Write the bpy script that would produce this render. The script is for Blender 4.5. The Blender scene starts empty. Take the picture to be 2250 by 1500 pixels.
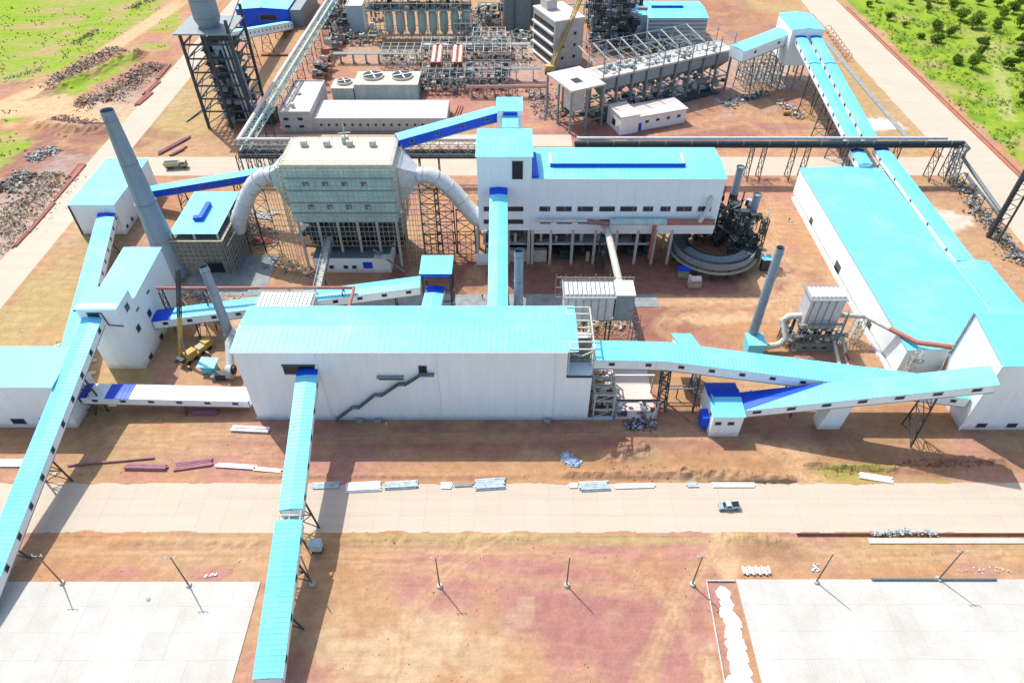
import bpy, math, random
from mathutils import Vector, Matrix, noise
R = random.Random(7)
S = bpy.context.scene
COL = S.collection
# ---------------------------------------------------------------- camera, sky, sun, exposure
H, F, TH = 150.0, 1518.0, math.radians(43.5)
CT, ST = math.cos(TH), math.sin(TH)
cam_d = bpy.data.cameras.new('camera'); cam = bpy.data.objects.new('camera', cam_d); COL.objects.link(cam)
cam.location = (0, 0, H); cam.rotation_euler = (math.radians(90) - TH, 0, 0)
cam_d.sensor_width = 36; cam_d.lens = 36 * F / 2250; cam_d.clip_start = 1; cam_d.clip_end = 9000
S.camera = cam
SUN_TO = Vector((-5.7, 6.8, 13.0)).normalized()
SUN_EL = math.asin(SUN_TO.z); SUN_AZ = math.atan2(SUN_TO.x, SUN_TO.y)
w = bpy.data.worlds.new('World'); S.world = w; w.use_nodes = True
nt = w.node_tree; bg = nt.nodes['Background']
sky = nt.nodes.new('ShaderNodeTexSky'); sky.sky_type = 'NISHITA'; sky.sun_disc = False
sky.sun_elevation = SUN_EL; sky.sun_rotation = SUN_AZ; sky.altitude = 900; sky.dust_density = 4.0; sky.ozone_density = .5
nt.links.new(sky.outputs[0], bg.inputs[0]); bg.inputs[1].default_value = 0.14
sl = bpy.data.lights.new('sun', 'SUN'); sl.energy = 2.8; sl.angle = math.radians(0.5); sl.color = (1, .955, .88)
so = bpy.data.objects.new('sun', sl); COL.objects.link(so)
so.rotation_euler = (-SUN_TO).to_track_quat('-Z', 'Y').to_euler(); so.location = (-50, 60, 250)
S.view_settings.view_transform = 'Standard'; S.view_settings.look = 'None'
S.view_settings.gamma = 1; S.view_settings.use_curve_mapping = False
S.view_settings.exposure = 0.95
S.render.engine = 'CYCLES'

# ---------------------------------------------------------------- picture point -> place on a known plane
def ray(px, py):
    u = (px - 1125) / F; v = (py - 750) / F
    return u, CT - v * ST, -ST - v * CT
def P(px, py, z=0.0):
    a, b, c = ray(px, py); t = (z - H) / c; return Vector((a * t, b * t, z))
def PY(px, py, Y):
    a, b, c = ray(px, py); t = Y / b; return Vector((a * t, Y, H + c * t))
def PX(px, py, X):
    a, b, c = ray(px, py); t = X / a; return Vector((X, b * t, H + c * t))

# ---------------------------------------------------------------- materials
MATS = {}
def mat(name, col, rough=.6, metal=0, var=.12, scale=.35, bump=0, bscale=3, streak=None, col2=None, fine=0, rnd=0, dust=0, base_dirt=0):
    m = bpy.data.materials.new(name); m.use_nodes = True; n = m.node_tree; L = n.links
    b = n.nodes['Principled BSDF']; b.inputs['Roughness'].default_value = rough; b.inputs['Metallic'].default_value = metal
    if 'Specular IOR Level' in b.inputs: b.inputs['Specular IOR Level'].default_value = .3
    g = n.nodes.new('ShaderNodeNewGeometry')
    mp = n.nodes.new('ShaderNodeMapping'); L.new(g.outputs['Position'], mp.inputs[0])
    mp.inputs['Scale'].default_value = streak or (1, 1, 1)
    t = n.nodes.new('ShaderNodeTexNoise'); t.inputs['Scale'].default_value = scale; t.inputs['Detail'].default_value = 6
    t.inputs['Roughness'].default_value = .65; L.new(mp.outputs[0], t.inputs[0])
    r = n.nodes.new('ShaderNodeMapRange'); r.inputs[1].default_value = .3; r.inputs[2].default_value = .7; L.new(t.outputs[0], r.inputs[0])
    mx = n.nodes.new('ShaderNodeMix'); mx.data_type = 'RGBA'
    c2 = col2 or tuple(c * (1 - 2 * var) for c in col)
    mx.inputs[6].default_value = (*c2, 1); mx.inputs[7].default_value = (*col, 1)
    L.new(r.outputs[0], mx.inputs[0]); out = mx.outputs[2]
    if fine:
        t3 = n.nodes.new('ShaderNodeTexNoise'); t3.inputs['Scale'].default_value = 2.5; t3.inputs['Detail'].default_value = 8
        L.new(g.outputs['Position'], t3.inputs[0])
        r3 = n.nodes.new('ShaderNodeMapRange'); r3.inputs[1].default_value = .35; r3.inputs[2].default_value = .65
        r3.inputs[3].default_value = 1 - fine; r3.inputs[4].default_value = 1 + fine; L.new(t3.outputs[0], r3.inputs[0])
        v = n.nodes.new('ShaderNodeVectorMath'); v.operation = 'SCALE'; L.new(out, v.inputs[0]); L.new(r3.outputs[0], v.inputs['Scale']); out = v.outputs[0]
    if rnd:
        oi = n.nodes.new('ShaderNodeObjectInfo'); r4 = n.nodes.new('ShaderNodeMapRange'); r4.inputs[3].default_value = 1 - rnd; r4.inputs[4].default_value = 1 + rnd
        L.new(oi.outputs['Random'], r4.inputs[0]); v = n.nodes.new('ShaderNodeVectorMath'); v.operation = 'SCALE'
        L.new(out, v.inputs[0]); L.new(r4.outputs[0], v.inputs['Scale']); out = v.outputs[0]
    if dust:      # patches of pale soil dust lying on the sheets
        t5 = n.nodes.new('ShaderNodeTexNoise'); t5.inputs['Scale'].default_value = .07; t5.inputs['Detail'].default_value = 9; t5.inputs['Roughness'].default_value = .75; L.new(g.outputs['Position'], t5.inputs[0])
        r5 = n.nodes.new('ShaderNodeMapRange'); r5.inputs[1].default_value = .48; r5.inputs[2].default_value = .8; r5.inputs[4].default_value = dust*2; L.new(t5.outputs[0], r5.inputs[0])
        m5 = n.nodes.new('ShaderNodeMix'); m5.data_type = 'RGBA'; L.new(r5.outputs[0], m5.inputs[0]); L.new(out, m5.inputs[6]); m5.inputs[7].default_value = (.55, .50, .42, 1); out = m5.outputs[2]
    if base_dirt:  # red soil splashed up the foot of the walls, rusty runs below the eaves
        sp = n.nodes.new('ShaderNodeSeparateXYZ'); L.new(g.outputs['Position'], sp.inputs[0])
        t6 = n.nodes.new('ShaderNodeTexNoise'); t6.inputs['Scale'].default_value = .6; t6.inputs['Detail'].default_value = 6; L.new(g.outputs['Position'], t6.inputs[0])
        ad = n.nodes.new('ShaderNodeMath'); ad.operation = 'MULTIPLY_ADD'; L.new(t6.outputs[0], ad.inputs[0]); ad.inputs[1].default_value = -3.2; L.new(sp.outputs[2], ad.inputs[2])
        r6 = n.nodes.new('ShaderNodeMapRange'); r6.inputs[1].default_value = -1.6; r6.inputs[2].default_value = .6; r6.inputs[3].default_value = .55; r6.inputs[4].default_value = 0; L.new(ad.outputs[0], r6.inputs[0])
        m6 = n.nodes.new('ShaderNodeMix'); m6.data_type = 'RGBA'; L.new(r6.outputs[0], m6.inputs[0]); L.new(out, m6.inputs[6]); m6.inputs[7].default_value = (.42, .26, .16, 1); out = m6.outputs[2]
        mp7 = n.nodes.new('ShaderNodeMapping'); mp7.inputs['Scale'].default_value = (1.3, 1.3, .05); L.new(g.outputs['Position'], mp7.inputs[0])
        t7 = n.nodes.new('ShaderNodeTexNoise'); t7.inputs['Scale'].default_value = 1; t7.inputs['Detail'].default_value = 3; L.new(mp7.outputs[0], t7.inputs[0])
        r7 = n.nodes.new('ShaderNodeMapRange'); r7.inputs[1].default_value = .68; r7.inputs[2].default_value = .8; r7.inputs[4].default_value = .35; L.new(t7.outputs[0], r7.inputs[0])
        m7 = n.nodes.new('ShaderNodeMix'); m7.data_type = 'RGBA'; L.new(r7.outputs[0], m7.inputs[0]); L.new(out, m7.inputs[6]); m7.inputs[7].default_value = (.50, .38, .28, 1); out = m7.outputs[2]
    L.new(out, b.inputs['Base Color'])
    if name.startswith('leaf'):    # light passes through leaves
        tr = n.nodes.new('ShaderNodeBsdfTranslucent'); L.new(out, tr.inputs[0]); ms_ = n.nodes.new('ShaderNodeMixShader'); ms_.inputs[0].default_value = .45
        L.new(b.outputs[0], ms_.inputs[1]); L.new(tr.outputs[0], ms_.inputs[2]); L.new(ms_.outputs[0], n.nodes['Material Output'].inputs[0])
    if bump:
        t2 = n.nodes.new('ShaderNodeTexNoise'); t2.inputs['Scale'].default_value = bscale; t2.inputs['Detail'].default_value = 5
        L.new(g.outputs['Position'], t2.inputs[0])
        bp = n.nodes.new('ShaderNodeBump'); bp.inputs['Strength'].default_value = bump; bp.inputs['Distance'].default_value = .3
        L.new(t2.outputs[0], bp.inputs['Height']); L.new(bp.outputs[0], b.inputs['Normal'])
    MATS[name] = m; return m
mat('cyan_sheet', (.15, .60, .78), .45, var=.03, scale=.12, fine=.04, dust=.15)
mat('blue_sheet', (.004, .075, .62), .45, var=.08, scale=.3, fine=.05)
mat('white_cladding', (.77, .86, .87), .5, var=.04, scale=.5, streak=(1, 1, .12), fine=.03, base_dirt=1)
mat('white_paint', (.78, .79, .78), .5, var=.06, scale=.6, fine=.04)
mat('concrete', (.52, .51, .47), .9, var=.13, scale=.5, fine=.08)
mat('pale_concrete', (.475, .48, .435), .9, var=.09, scale=.10, fine=.05, rnd=.03, col2=(.40, .37, .33))
mat('road_concrete', (.48, .405, .32), .9, var=.05, scale=.35, fine=.04, streak=(.06, 1, 1), rnd=.02)
mat('grey_concrete', (.30, .33, .33), .9, var=.2, scale=.4, fine=.1)
mat('dark_opening', (.02, .025, .03), .3)
mat('glass', (.03, .045, .06), .15)
mat('steel_dark', (.06, .075, .08), .6, var=.2, scale=1)
mat('steel_grey', (.26, .30, .30), .55, var=.15, scale=.8)
mat('steel_pale', (.55, .56, .50), .6, var=.2, scale=1)
mat('stack_grey', (.24, .31, .37), .5, var=.08, scale=.2, fine=.06)
mat('rust_pipe', (.42, .17, .12), .7, var=.15, scale=.6, fine=.1)
mat('red_primer', (.40, .07, .06), .7, var=.2, scale=.8)
mat('purple_primer', (.30, .14, .17), .7, var=.15, scale=.8, rnd=.15)
mat('silver', (.60, .62, .62), .45, .15, var=.12, scale=.7, fine=.08)
mat('teal_panel', (.45, .64, .59), .6, var=.16, scale=.4, streak=(1, 1, .3), fine=.12)
mat('dusty_top', (.62, .56, .44), .8, var=.15, scale=.3, col2=(.50, .42, .31), fine=.1)
mat('pink_roof', (.64, .55, .50), .9, var=.1, scale=.2, fine=.05)
mat('blockwork', (.24, .25, .23), .95, var=.25, scale=.8, fine=.18)
mat('bamboo', (.46, .42, .30), .8, var=.2, scale=1)
mat('yellow_paint', (.50, .33, .07), .5, var=.15, scale=1)
mat('boom_yellow', (.55, .44, .16), .6, var=.2, scale=1)
mat('tyre', (.02, .02, .02), .9)
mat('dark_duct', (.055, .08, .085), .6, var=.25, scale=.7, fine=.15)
mat('cooler_grey', (.17, .22, .23), .6, var=.2, scale=.8, fine=.15)
mat('rubble_grey', (.32, .30, .26), .95, var=.35, scale=.8, fine=.3)
mat('rubble_dark', (.23, .18, .15), .95, var=.35, scale=.8, fine=.3)
mat('rubble_pale', (.50, .48, .42), .95, var=.25, scale=.8, fine=.2)
mat('lime', (.80, .82, .82), .95, var=.04)
mat('tarp', (.52, .62, .66), .6, var=.25, scale=1)
mat('tarp_blue', (.16, .34, .62), .6, var=.25, scale=.8, col2=(.5, .6, .68))
mat('pole_wood', (.20, .16, .11), .9, var=.15, scale=2)
mat('truck_tan', (.46, .40, .27), .7, var=.12, scale=1)
mat('car_paint', (.30, .38, .40), .35, var=.05)
mat('cabinet_paint', (.42, .55, .60), .5, var=.05)
mat('green_machine', (.38, .43, .40), .5, var=.15, scale=1)
mat('leaf', (.17, .29, .03), .7, var=.3, scale=.5, fine=.35, rnd=.25)
mat('leaf_dark', (.14, .25, .03), .7, var=.3, scale=.5, fine=.3, rnd=.2)
mat('bark', (.12, .09, .06), .9)
mat('skin', (.12, .07, .05), .7); mat('cloth_dark', (.05, .06, .12), .8)
mat('mud', (.28, .12, .07), .95, var=.2, scale=.5, bump=.6, fine=.15)

# ---------------------------------------------------------------- mesh collector
OFF = {}
class M:
    def __init__(s): s.v = []; s.f = []
    def quad(s, *p):
        i = len(s.v); s.v += [tuple(q) for q in p]; s.f.append(tuple(range(i, i + len(p)))); return s
    def hexa(s, p):   # 8 points: bottom ring then top ring
        i = len(s.v); s.v += [tuple(q) for q in p]
        s.f += [(i+3, i+2, i+1, i), (i+4, i+5, i+6, i+7)] + [(i+k, i+(k+1) % 4, i+4+(k+1) % 4, i+4+k) for k in range(4)]; return s
    def box(s, x0, x1, y0, y1, z0, z1):
        return s.hexa([(x0, y0, z0), (x1, y0, z0), (x1, y1, z0), (x0, y1, z0), (x0, y0, z1), (x1, y0, z1), (x1, y1, z1), (x0, y1, z1)])
    def beam(s, p, q, a=.3, b=None):
        p = Vector(p); q = Vector(q); d = (q - p)
        if d.length < 1e-4: return s
        d.normalize(); up = Vector((0, 0, 1)) if abs(d.z) < .95 else Vector((0, 1, 0))
        x = d.cross(up).normalized() * a / 2; y = x.normalized().cross(d) * (b or a) / 2
        return s.hexa([p-x-y, p+x-y, p+x+y, p-x+y, q-x-y, q+x-y, q+x+y, q-x+y])
    def prism(s, poly, vec):
        n = len(poly); i = len(s.v); vec = Vector(vec)
        s.v += [tuple(p) for p in poly] + [tuple(Vector(p) + vec) for p in poly]
        s.f += [tuple(range(i + n - 1, i - 1, -1)), tuple(range(i + n, i + 2 * n))] + [(i+k, i+(k+1) % n, i+n+(k+1) % n, i+n+k) for k in range(n)]
        return s
    def tube(s, pts, r, n=12, hollow=False):
        pts = [Vector(p) for p in pts]; rr = r if isinstance(r, (list, tuple)) else [r] * len(pts)
        i0 = len(s.v); prev = None
        for k, p in enumerate(pts):
            d = (pts[min(k+1, len(pts)-1)] - pts[max(k-1, 0)]).normalized()
            if prev is None:
                up = Vector((0, 0, 1)) if abs(d.z) < .9 else Vector((0, 1, 0)); x = d.cross(up).normalized()
            else: x = (prev - d * prev.dot(d)).normalized()
            prev = x; y = d.cross(x)
            for j in range(n):
                a = 2 * math.pi * j / n; s.v.append(tuple(p + (x * math.cos(a) + y * math.sin(a)) * rr[k]))
        for k in range(len(pts) - 1):
            for j in range(n): s.f.append((i0+k*n+j, i0+k*n+(j+1) % n, i0+(k+1)*n+(j+1) % n, i0+(k+1)*n+j))
        s.f.append(tuple(i0 + j for j in reversed(range(n))))
        if not hollow: s.f.append(tuple(i0 + (len(pts)-1)*n + j for j in range(n)))
        return s
    def cyl(s, x, y, z0, z1, r, n=16, r2=None): return s.tube([(x, y, z0), (x, y, z1)], [r, r if r2 is None else r2], n)
    def sheet(s, a, b, c, d, pitch=1.0, h=.025, t=.12):
        """corrugated sheet: ribs run from edge a-b to edge d-c"""
        a, b, c, d = map(Vector, (a, b, c, d)); n = (b-a).cross(d-a).normalized()
        if n.z < 0: n = -n
        k = max(1, round((b-a).length / pitch)); ts = []
        for i in range(k): ts += [(i/k, 0), ((i+.66)/k, 0), ((i+.74)/k, 1), ((i+.92)/k, 1)]
        ts.append((1, 0)); i0 = len(s.v); m = len(ts)
        for q, u in ts: s.v += [tuple(a.lerp(b, q) + n*h*u), tuple(d.lerp(c, q) + n*h*u), tuple(a.lerp(b, q) - n*t), tuple(d.lerp(c, q) - n*t)]
        for i in range(m - 1):
            j = i0 + i*4; s.f += [(j, j+4, j+5, j+1), (j+2, j+3, j+7, j+6), (j, j+2, j+6, j+4), (j+1, j+5, j+7, j+3)]
        e = i0 + (m-1)*4; s.f += [(i0, i0+1, i0+3, i0+2), (e, e+2, e+3, e+1)]; return s
    def rod_grid(s, a, b, up, nx, nz, r=.07):
        """scaffold poles on the face from a to b, height vector up"""
        a, b, up = Vector(a), Vector(b), Vector(up)
        for i in range(nx + 1):
            p = a.lerp(b, i/nx); j = Vector((R.uniform(-.15, .15), R.uniform(-.15, .15), 0)); s.beam(p + j, p + up*(1 + R.uniform(0, .06)) + j, r*2)
        for k in range(nz + 1):
            q = up * (k/nz); s.beam(a + q, b + q + Vector((0, 0, R.uniform(-.1, .1))), r*2)
        return s
    def obj(s, name, m, parent=None, label=None, kind=None, smooth=False, cat=None, group=None, off=None):
        o = off if off is not None else OFF.get(parent.name, Vector((0, 0, 0))) if parent else Vector((0, 0, 0))
        me = bpy.data.meshes.new(name)
        me.from_pydata([(x-o[0], y-o[1], z-o[2]) for x, y, z in s.v], [], s.f)
        ob = bpy.data.objects.new(name, me); COL.objects.link(ob); me.materials.append(MATS[m] if isinstance(m, str) else m)
        if smooth:
            me.polygons.foreach_set('use_smooth', [True] * len(me.polygons))
            try: me.set_sharp_from_angle(angle=math.radians(40))
            except Exception: pass
        if parent: ob.parent = parent; OFF[ob.name] = Vector(o)
        elif off is not None: ob.location = off; OFF[ob.name] = Vector(off)
        if label: ob['label'] = label
        if kind: ob['kind'] = kind
        if cat: ob['category'] = cat
        if group: ob['group'] = group
        return ob
def thing(name, label, cat, loc, rot=0.0, group=None, world=True):
    o = bpy.data.objects.new(name, None); COL.objects.link(o); o.empty_display_size = .5
    o.location = loc; o.rotation_euler = (0, 0, rot); o['label'] = label; o['category'] = cat
    if group: o['group'] = group
    OFF[o.name] = Vector(loc) if world else Vector((0, 0, 0))
    return o
def solo(m, name, material, label, cat, group=None, smooth=False, at=None):
    x = [v[0] for v in m.v]; y = [v[1] for v in m.v]; z = [v[2] for v in m.v]
    o = at or ((min(x)+max(x))/2, (min(y)+max(y))/2, min(z))
    return m.obj(name, material, None, label, None, smooth, cat, group, off=Vector(o))
def copy_tree(o, loc, label=None, rot=None):
    def cp(a, par):
        c = a.copy(); COL.objects.link(c); c.parent = par
        for ch in [k for k in KIDS.get(a.name, [])]: cp(ch, c)
        return c
    c = cp(o, None); c.location = loc
    if label: c['label'] = label
    if rot is not None: c.rotation_euler = (0, 0, rot)
    return c
KIDS = {}
def freeze(o):     # remember the children of a thing that will be copied
    KIDS[o.name] = [c for c in COL.objects if c.parent == o]
    for c in KIDS[o.name]: freeze(c)

WIN = {}
def window(parent, pos, facing, w=1.2, h=1.0, tilt=0.0, m='glass', name='window', off=None):
    """framed window, facing = angle of outward normal in plan; tilt shears it along a sloping wall"""
    key = (round(w, 2), round(h, 2), round(tilt, 3), m)
    if key not in WIN:
        f = M(); t = .14; d = .10
        def q(x, z): return (x, z + x * tilt)
        def bar(x0, x1, z0, z1, y0, y1):
            p = [q(x0, z0), q(x1, z0), q(x1, z1), q(x0, z1)]
            f.hexa([(a, y0, b) for a, b in p] + [(a, y1, b) for a, b in p])
        bar(-w/2-t, w/2+t, h/2, h/2+t, 0, d); bar(-w/2-t, w/2+t, -h/2-t, -h/2, 0, d)
        bar(-w/2-t, -w/2, -h/2, h/2, 0, d); bar(w/2, w/2+t, -h/2, h/2, 0, d); nf = len(f.f)
        bar(-w/2, w/2, -h/2, h/2, 0, .03)
        me = bpy.data.meshes.new('window'); me.from_pydata(f.v, [], f.f)
        me.materials.append(MATS['steel_grey']); me.materials.append(MATS[m])
        me.polygons.foreach_set('material_index', [0]*nf + [1]*(len(f.f)-nf)); WIN[key] = me
    ob = bpy.data.objects.new(name, WIN[key]); COL.objects.link(ob); ob.parent = parent
    o = OFF.get(parent.name, Vector((0, 0, 0))); ob.location = Vector(pos) - o
    ob.rotation_euler = (0, 0, facing - math.pi/2)
    return ob
FRONT, BACK, LEFT, RIGHT = -math.pi/2, math.pi/2, math.pi, 0.0
def wfront(parent, px, py, Y, w=2, h=1.2, m='glass', name='window'):   # on a front wall at depth Y
    p = PY(px, py, Y); return window(parent, (p.x, Y, p.z), FRONT, w, h, 0, m, name)

# ---------------------------------------------------------------- building and gallery builders
def block(name, label, X0, X1, Y0, Y1, z0, z1, roof='gx', rise=.8, wall='white_cladding', top='cyan_sheet', cat='building', pitch=1.5, over=.35, rot=0, at=None, parent=None):
    cx, cy = (X0+X1)/2, (Y0+Y1)/2
    root = parent or thing(name, label, cat, (cx, cy, 0))
    m = M()
    if roof == 'gx':   # ridge along X
        m.prism([(X0, Y0, z0), (X0, Y1, z0), (X0, Y1, z1), (X0, cy, z1+rise), (X0, Y0, z1)], (X1-X0, 0, 0))
    elif roof == 'gy':
        m.prism([(X0, Y0, z0), (X1, Y0, z0), (X1, Y0, z1), (cx, Y0, z1+rise), (X0, Y0, z1)], (0, Y1-Y0, 0))
    elif roof == 'my':  # rising towards the back
        m.prism([(X0, Y0, z0), (X0, Y1, z0), (X0, Y1, z1+rise), (X0, Y0, z1)], (X1-X0, 0, 0))
    else: m.box(X0, X1, Y0, Y1, z0, z1)
    m.obj('wall', wall, root)
    r = M(); e = over; zt = z1 + .14; k = rise / max(.1, (Y1-Y0)/2) * e; kx = rise / max(.1, (X1-X0)/2) * e
    if roof == 'gx':
        a = M().sheet((X0-e, Y0-e, zt-k), (X1+e, Y0-e, zt-k), (X1+e, cy, zt+rise), (X0-e, cy, zt+rise), pitch)
        b = M().sheet((X0-e, Y1+e, zt-k), (X1+e, Y1+e, zt-k), (X1+e, cy, zt+rise), (X0-e, cy, zt+rise), pitch)
        ro = a.obj('roof', top, root); b.obj('roof', top, root)
        M().prism([(X0-e, cy-.5, zt+rise+.02), (X0-e, cy+.5, zt+rise+.02), (X0-e, cy, zt+rise+.18)], (X1-X0+2*e, 0, 0)).obj('ridge_cap', top, ro)
    elif roof == 'gy':
        a = M().sheet((X0-e, Y0-e, zt-kx), (X0-e, Y1+e, zt-kx), (cx, Y1+e, zt+rise), (cx, Y0-e, zt+rise), pitch)
        b = M().sheet((X1+e, Y0-e, zt-kx), (X1+e, Y1+e, zt-kx), (cx, Y1+e, zt+rise), (cx, Y0-e, zt+rise), pitch)
        ro = a.obj('roof', top, root); b.obj('roof', top, root)
        M().prism([(cx-.5, Y0-e, zt+rise+.02), (cx+.5, Y0-e, zt+rise+.02), (cx, Y0-e, zt+rise+.18)], (0, Y1-Y0+2*e, 0)).obj('ridge_cap', top, ro)
    elif roof == 'my':
        M().sheet((X0-e, Y0-e, zt), (X1+e, Y0-e, zt), (X1+e, Y1+e, zt+rise), (X0-e, Y1+e, zt+rise), pitch).obj('roof', top, root)
    else:
        ro = M().box(X0+.3, X1-.3, Y0+.3, Y1-.3, z1+.01, z1+.1).obj('roof', top, root)
        p = M()
        for q in ((X0-.1, X1+.1, Y0-.1, Y0+.28), (X0-.1, X1+.1, Y1-.28, Y1+.1), (X0-.1, X0+.28, Y0+.28, Y1-.28), (X1-.28, X1+.1, Y0+.28, Y1-.28)): p.box(*q, z1, z1+.6)
        p.obj('parapet', wall, ro)
    return root
def trestle(parent, x, y, zt, w=4, dirx=1, m='steel_dark', leg=.35, spread=1.0, z0=0, name='trestle'):
    """two splayed legs with cross bracing under a gallery, across direction dirx (unit vec)"""
    d = Vector(dirx) if not isinstance(dirx, (int, float)) else Vector((1, 0, 0))
    c = Vector((x, y, 0)); tp = []
    root = None; br = M()
    for s in (-1, 1):
        a = c + d*s*(w/2) + Vector((0, 0, zt)); b = c + d*s*(w/2*spread + .3) + Vector((0, 0, z0)); tp.append((a, b))
        o = M().beam(b, a, leg).obj('leg', m, parent)
    n = max(1, int((zt - z0) / 4))
    for i in range(n):
        p = [tp[s][1].lerp(tp[s][0], i/n) for s in (0, 1)]; q = [tp[s][1].lerp(tp[s][0], (i+1)/n) for s in (0, 1)]
        br.beam(p[0], q[1], leg*.5); br.beam(p[1], q[0], leg*.5); br.beam(q[0], q[1], leg*.6)
    br.obj('bracing', m, parent)
def gallery(name, label, p0, p1, w=5, h=2.8, side='white_cladding', top='cyan_sheet', supports=(), step=5.5, blue=(), wins=True, far='white_cladding', rise=.35, cat='conveyor gallery', win_h=.9, win_w=1.4, ends=True, floor=True, nosheet=(), legm='steel_dark', root=None):
    p0, p1 = Vector(p0), Vector(p1); d = p1 - p0; L = d.length; hd = Vector((d.x, d.y, 0)); hl = hd.length; u = hd/hl
    n = Vector((-u.y, u.x, 0))           # left of travel
    Z = Vector((0, 0, 1)); e = w/2
    root = root or thing(name, label, cat, (p0.x, p0.y, 0) if p0.z > 3 else tuple(p0))
    cuts = sorted([0, 1] + [q for s in list(blue)+list(nosheet) for q in s[:2]])
    for a, b in zip(cuts, cuts[1:]):
        if b - a < 1e-4: continue
        mid = (a+b)/2; mt = top
        if any(s[0] <= mid <= s[1] for s in nosheet): continue
        for s in blue:
            if s[0] <= mid <= s[1]: mt = s[2] if len(s) > 2 else 'blue_sheet'
        A, B = p0.lerp(p1, a), p0.lerp(p1, b)
        for s in (-1, 1):
            o = n*s*(e+.25)
            M().sheet(A+o+Z*.02, B+o+Z*.02, B+Z*rise, A+Z*rise, 1.05, .05).obj('roof', mt, root)
    for s, mt in ((-1, side), (1, far)):
        o = n*s*e; i = n*s*(e-.2)
        M().hexa([p0+i-Z*h, p1+i-Z*h, p1+o-Z*h, p0+o-Z*h, p0+i-Z*.1, p1+i-Z*.1, p1+o-Z*.1, p0+o-Z*.1]).obj('wall', mt, root)
    if floor: M().hexa([p0-n*e-Z*(h+.35), p1-n*e-Z*(h+.35), p1+n*e-Z*(h+.35), p0+n*e-Z*(h+.35), p0-n*e-Z*(h+.01), p1-n*e-Z*(h+.01), p1+n*e-Z*(h+.01), p0+n*e-Z*(h+.01)]).obj('floor', 'steel_grey', root)
    if ends:
        for q, s in ((p0, 1), (p1, -1)):
            M().hexa([q+n*e-Z*h, q-n*e-Z*h, q-n*e-Z*h+u*s*.15, q+n*e-Z*h+u*s*.15, q+n*e-Z*.1, q-n*e-Z*.1, q-n*e-Z*.1+u*s*.15, q+n*e-Z*.1+u*s*.15]).obj('end_wall', side, root)
    if wins:
        k = max(1, int(L/step)); sl = d.z/hl
        for i in range(k):
            t = (i+.5)/k; c = p0.lerp(p1, t) - Z*(h*.48)
            for s in (-1, 1):
                ang = math.atan2(n.y*s, n.x*s)
                window(root, c + n*s*(e+.005), ang, win_w, win_h, sl * s, 'dark_opening')
    for t in supports:
        c = p0.lerp(p1, t); trestle(root, c.x, c.y, c.z - h - .3, w*.8, n, m=legm, spread=1.5)
    return root
def lattice(m, p, q, a=2.0, b=2.0, bays=8, t=.15, ct=.22):
    p, q = Vector(p), Vector(q); d = (q-p).normalized(); up = Vector((0, 0, 1)) if abs(d.z) < .9 else Vector((0, 1, 0))
    x = d.cross(up).normalized()*a/2; y = x.normalized().cross(d)*b/2; c = [-x-y, x-y, x+y, -x+y]
    for k in c: m.beam(p+k, q+k, ct)
    for i in range(bays):
        s, e = p.lerp(q, i/bays), p.lerp(q, (i+1)/bays)
        for k in range(4):
            A, B = c[k], c[(k+1) % 4]
            if i % 2: A, B = B, A
            m.beam(s+A, e+B, t); m.beam(e+A, e+B, t)
    return m
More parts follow.
